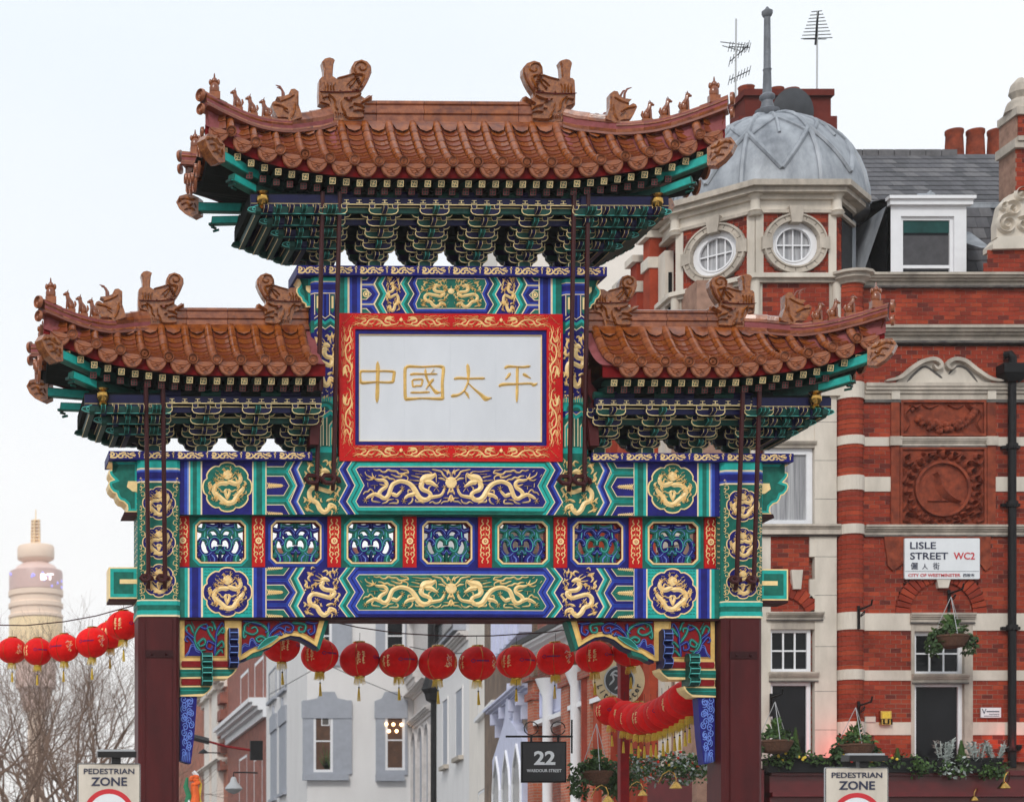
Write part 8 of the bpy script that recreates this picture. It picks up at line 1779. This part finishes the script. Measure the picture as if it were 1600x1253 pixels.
# ================================================================= TREES AND TOWER
def tree(px, Y, top_py, label, seed, r0=.34, spread=1.0, lean=0.0):
    rng = random.Random(seed); p = WP(px, 1400, Y); t = thing('bare_tree', label, 'tree', (p.x, Y, 0)); H = WP(px, top_py, Y).z
    tr = MB().use('bark'); cr = MB().use('bark'); th = H*.34; tr.tube([(0, 0, 0), (.05, 0, th*.5), (lean*.3, 0, th), ], [r0, r0*.85, r0*.72], 9); tr.build('trunk', t, True)
    cnt = [0]
    def br(p0, d, L_, r, lev):
        cnt[0] += 1
        n = 3; P = [p0]; dd = d.copy()
        for i in range(n): dd = (dd+Vector((rng.uniform(-.28, .28), rng.uniform(-.28, .28), rng.uniform(-.12, .22)))).normalized(); P.append(P[-1]+dd*L_/n)
        cr.tube(P, [r, r*.85, r*.7, r*.5], 5 if lev < 2 else 3, cap=False)
        if lev >= 6 or r < .006: return
        for k in range(rng.choice((2, 3, 3)) if lev < 5 else 2):
            a = rng.uniform(0, 6.28); tilt = rng.uniform(.3, .85)*spread; q = dd.orthogonal().normalized(); q.rotate(Matrix.Rotation(a, 3, dd)); nd = (dd*math.cos(tilt)+q*math.sin(tilt)+Vector((0, 0, .10))).normalized()
            br(P[-1] if k else P[2], nd, L_*rng.uniform(.62, .85), r*rng.uniform(.46, .62), lev+1)
    for k in range(7): a = 2*math.pi*k/7+rng.random(); d = Vector((math.cos(a)*.75*spread, math.sin(a)*.75*spread, .9)).normalized(); br(Vector((lean*.3, 0, th*rng.uniform(.72, 1))), d, H*.205, r0*.34, 0)
    cr.build('crown', t); return cnt[0]
tree(128, 74, 890, 'bare pollarded tree just left of the gateway column, tallest twigs beside the tower', 3, .34, .9)
tree(40, 80, 925, 'bare tree in front of the tower below the leftmost lanterns', 5, .36, 1.0)
tree(-50, 70, 950, 'bare tree partly outside the left photo edge', 8, .34, 1.0)
tree(86, 118, 930, 'slender bare tree farther back, between the tower and the left column', 12, .36, .9)
tree(160, 60, 1060, 'low bare tree with dense twigs at the foot of the left column', 21, .2, .9)
tree(70, 56, 1070, 'low dense bare tree behind the left pedestrian zone sign', 40, .2, 1.1)
tree(0, 58, 1060, 'low dense bare tree at the bottom left corner', 33, .2, 1.1)
tree(10, 130, 960, 'faint bare tree far behind, left of the tower shaft', 51, .4, 1.0)
tree(110, 140, 985, 'faint bare tree far behind, right of the tower shaft', 57, .4, 1.0)
dm('tower_pale', (.88, .66, .50), .6, .08, .02); dm('tower_glass', (.80, .50, .40), .4, .15, .1, col2=(.72, .55, .50)); dm('tower_sunset_tint', (.98, .66, .36), .5, .15, .05); dm('screen', (.62, .40, .35), .4, .1, .1); dm('led_white', (1, 1, 1), .5, 0, 1, emit=(1, .95, 1), estr=2.0); dm('led_blue', (.3, .3, .8), .5, 0, 1, emit=(.35, .3, .9), estr=.9)  # tower colours hold warm sunset light and part of the haze fade
YT = 620; p = WP(56, 1410, YT); t = thing('telecom_tower', 'round telecommunications tower fading in bright haze at the left edge', 'tower', (p.x, YT, 0)); u = (D+YT)/D/100; zt_ = lambda py: WP(56, py, YT).z
def drum(m_, parts, name, n=32): mb = MB().use(m_); mb.lathe([(r*u, zt_(py)) for r, py in parts], n=n); mb.build(name, t, True)
drum('tower_pale', [(11, 1400), (13, 1110), (14, 1100), (22, 1098), (22, 1080)], 'shaft'); drum('tower_glass', [(20, 1110), (26, 1080), (32, 1075), (32, 1035)], 'lower_drum')
drum('tower_sunset_tint', [(32, 1034), (40, 1030), (42, 1000), (42, 968)], 'sunset_tinted_drum'); drum('tower_pale', [(42, 967), (43, 966), (43, 962), (40, 960), (40, 952), (43, 950), (43, 944), (40, 942), (40, 934), (43, 932), (43, 924)], 'aerial_galleries')
drum('screen', [(42, 923), (42, 896), (41, 893)], 'screen_band'); drum('tower_glass', [(35, 892), (30, 885), (20, 880)], 'upper_stage'); drum('tower_pale', [(18, 892), (18, 879), (28, 874), (29, 872), (29, 856), (27, 853), (10, 852)], 'top_drum')
mb = MB().use('tower_sunset_tint')
for s in range(5): a = s*math.pi/2.5+.5; mb.tube([(7*u*math.cos(a), 7*u*math.sin(a), zt_(852)), (6*u*math.cos(a), 6*u*math.sin(a), zt_(812))], .3, 5)
for k in range(8): r = (7.4-k*.12)*u; mb.lathe([(r, zt_(850-k*5)), (r+.3, zt_(849-k*5)), (r, zt_(848-k*5))], n=10)
mb.tube([(0, 0, zt_(812)), (0, 0, zt_(796))], .2, 5); mb.build('mast', t)
mb = MB().use('led_blue'); rr = random.Random(2)
for k in range(12): a = rr.uniform(-2.9, -.25); z = zt_(rr.uniform(898, 921)); mb.ball((42.2*u*math.cos(a), 42.2*u*math.sin(a), z), (.35, .35, .5), 6, 4)
mb.build('screen_light', t)
a = -math.pi/2+.38; put_text('BT', t, 42.6*u*math.cos(a), 42.6*u*math.sin(a)-.6, zt_(908), 9.5*u, 'led_white', 20*u, .02)
# haze
hm = bpy.data.materials.new('haze'); hm.use_nodes = True; n_ = hm.node_tree.nodes; n_.clear(); o_ = n_.new('ShaderNodeOutputMaterial'); v_ = n_.new('ShaderNodeVolumePrincipled'); v_.inputs['Color'].default_value = (1, .985, .97, 1); v_.inputs['Density'].default_value = .00032; v_.inputs['Anisotropy'].default_value = .3; hm.node_tree.links.new(v_.outputs[0], o_.inputs['Volume']); M['haze'] = hm
mb = MB().use('haze'); mb.box(-140, 90, -45, 690, -1, zt_(788)+1); HZ = mb.build('haze', kind='stuff')
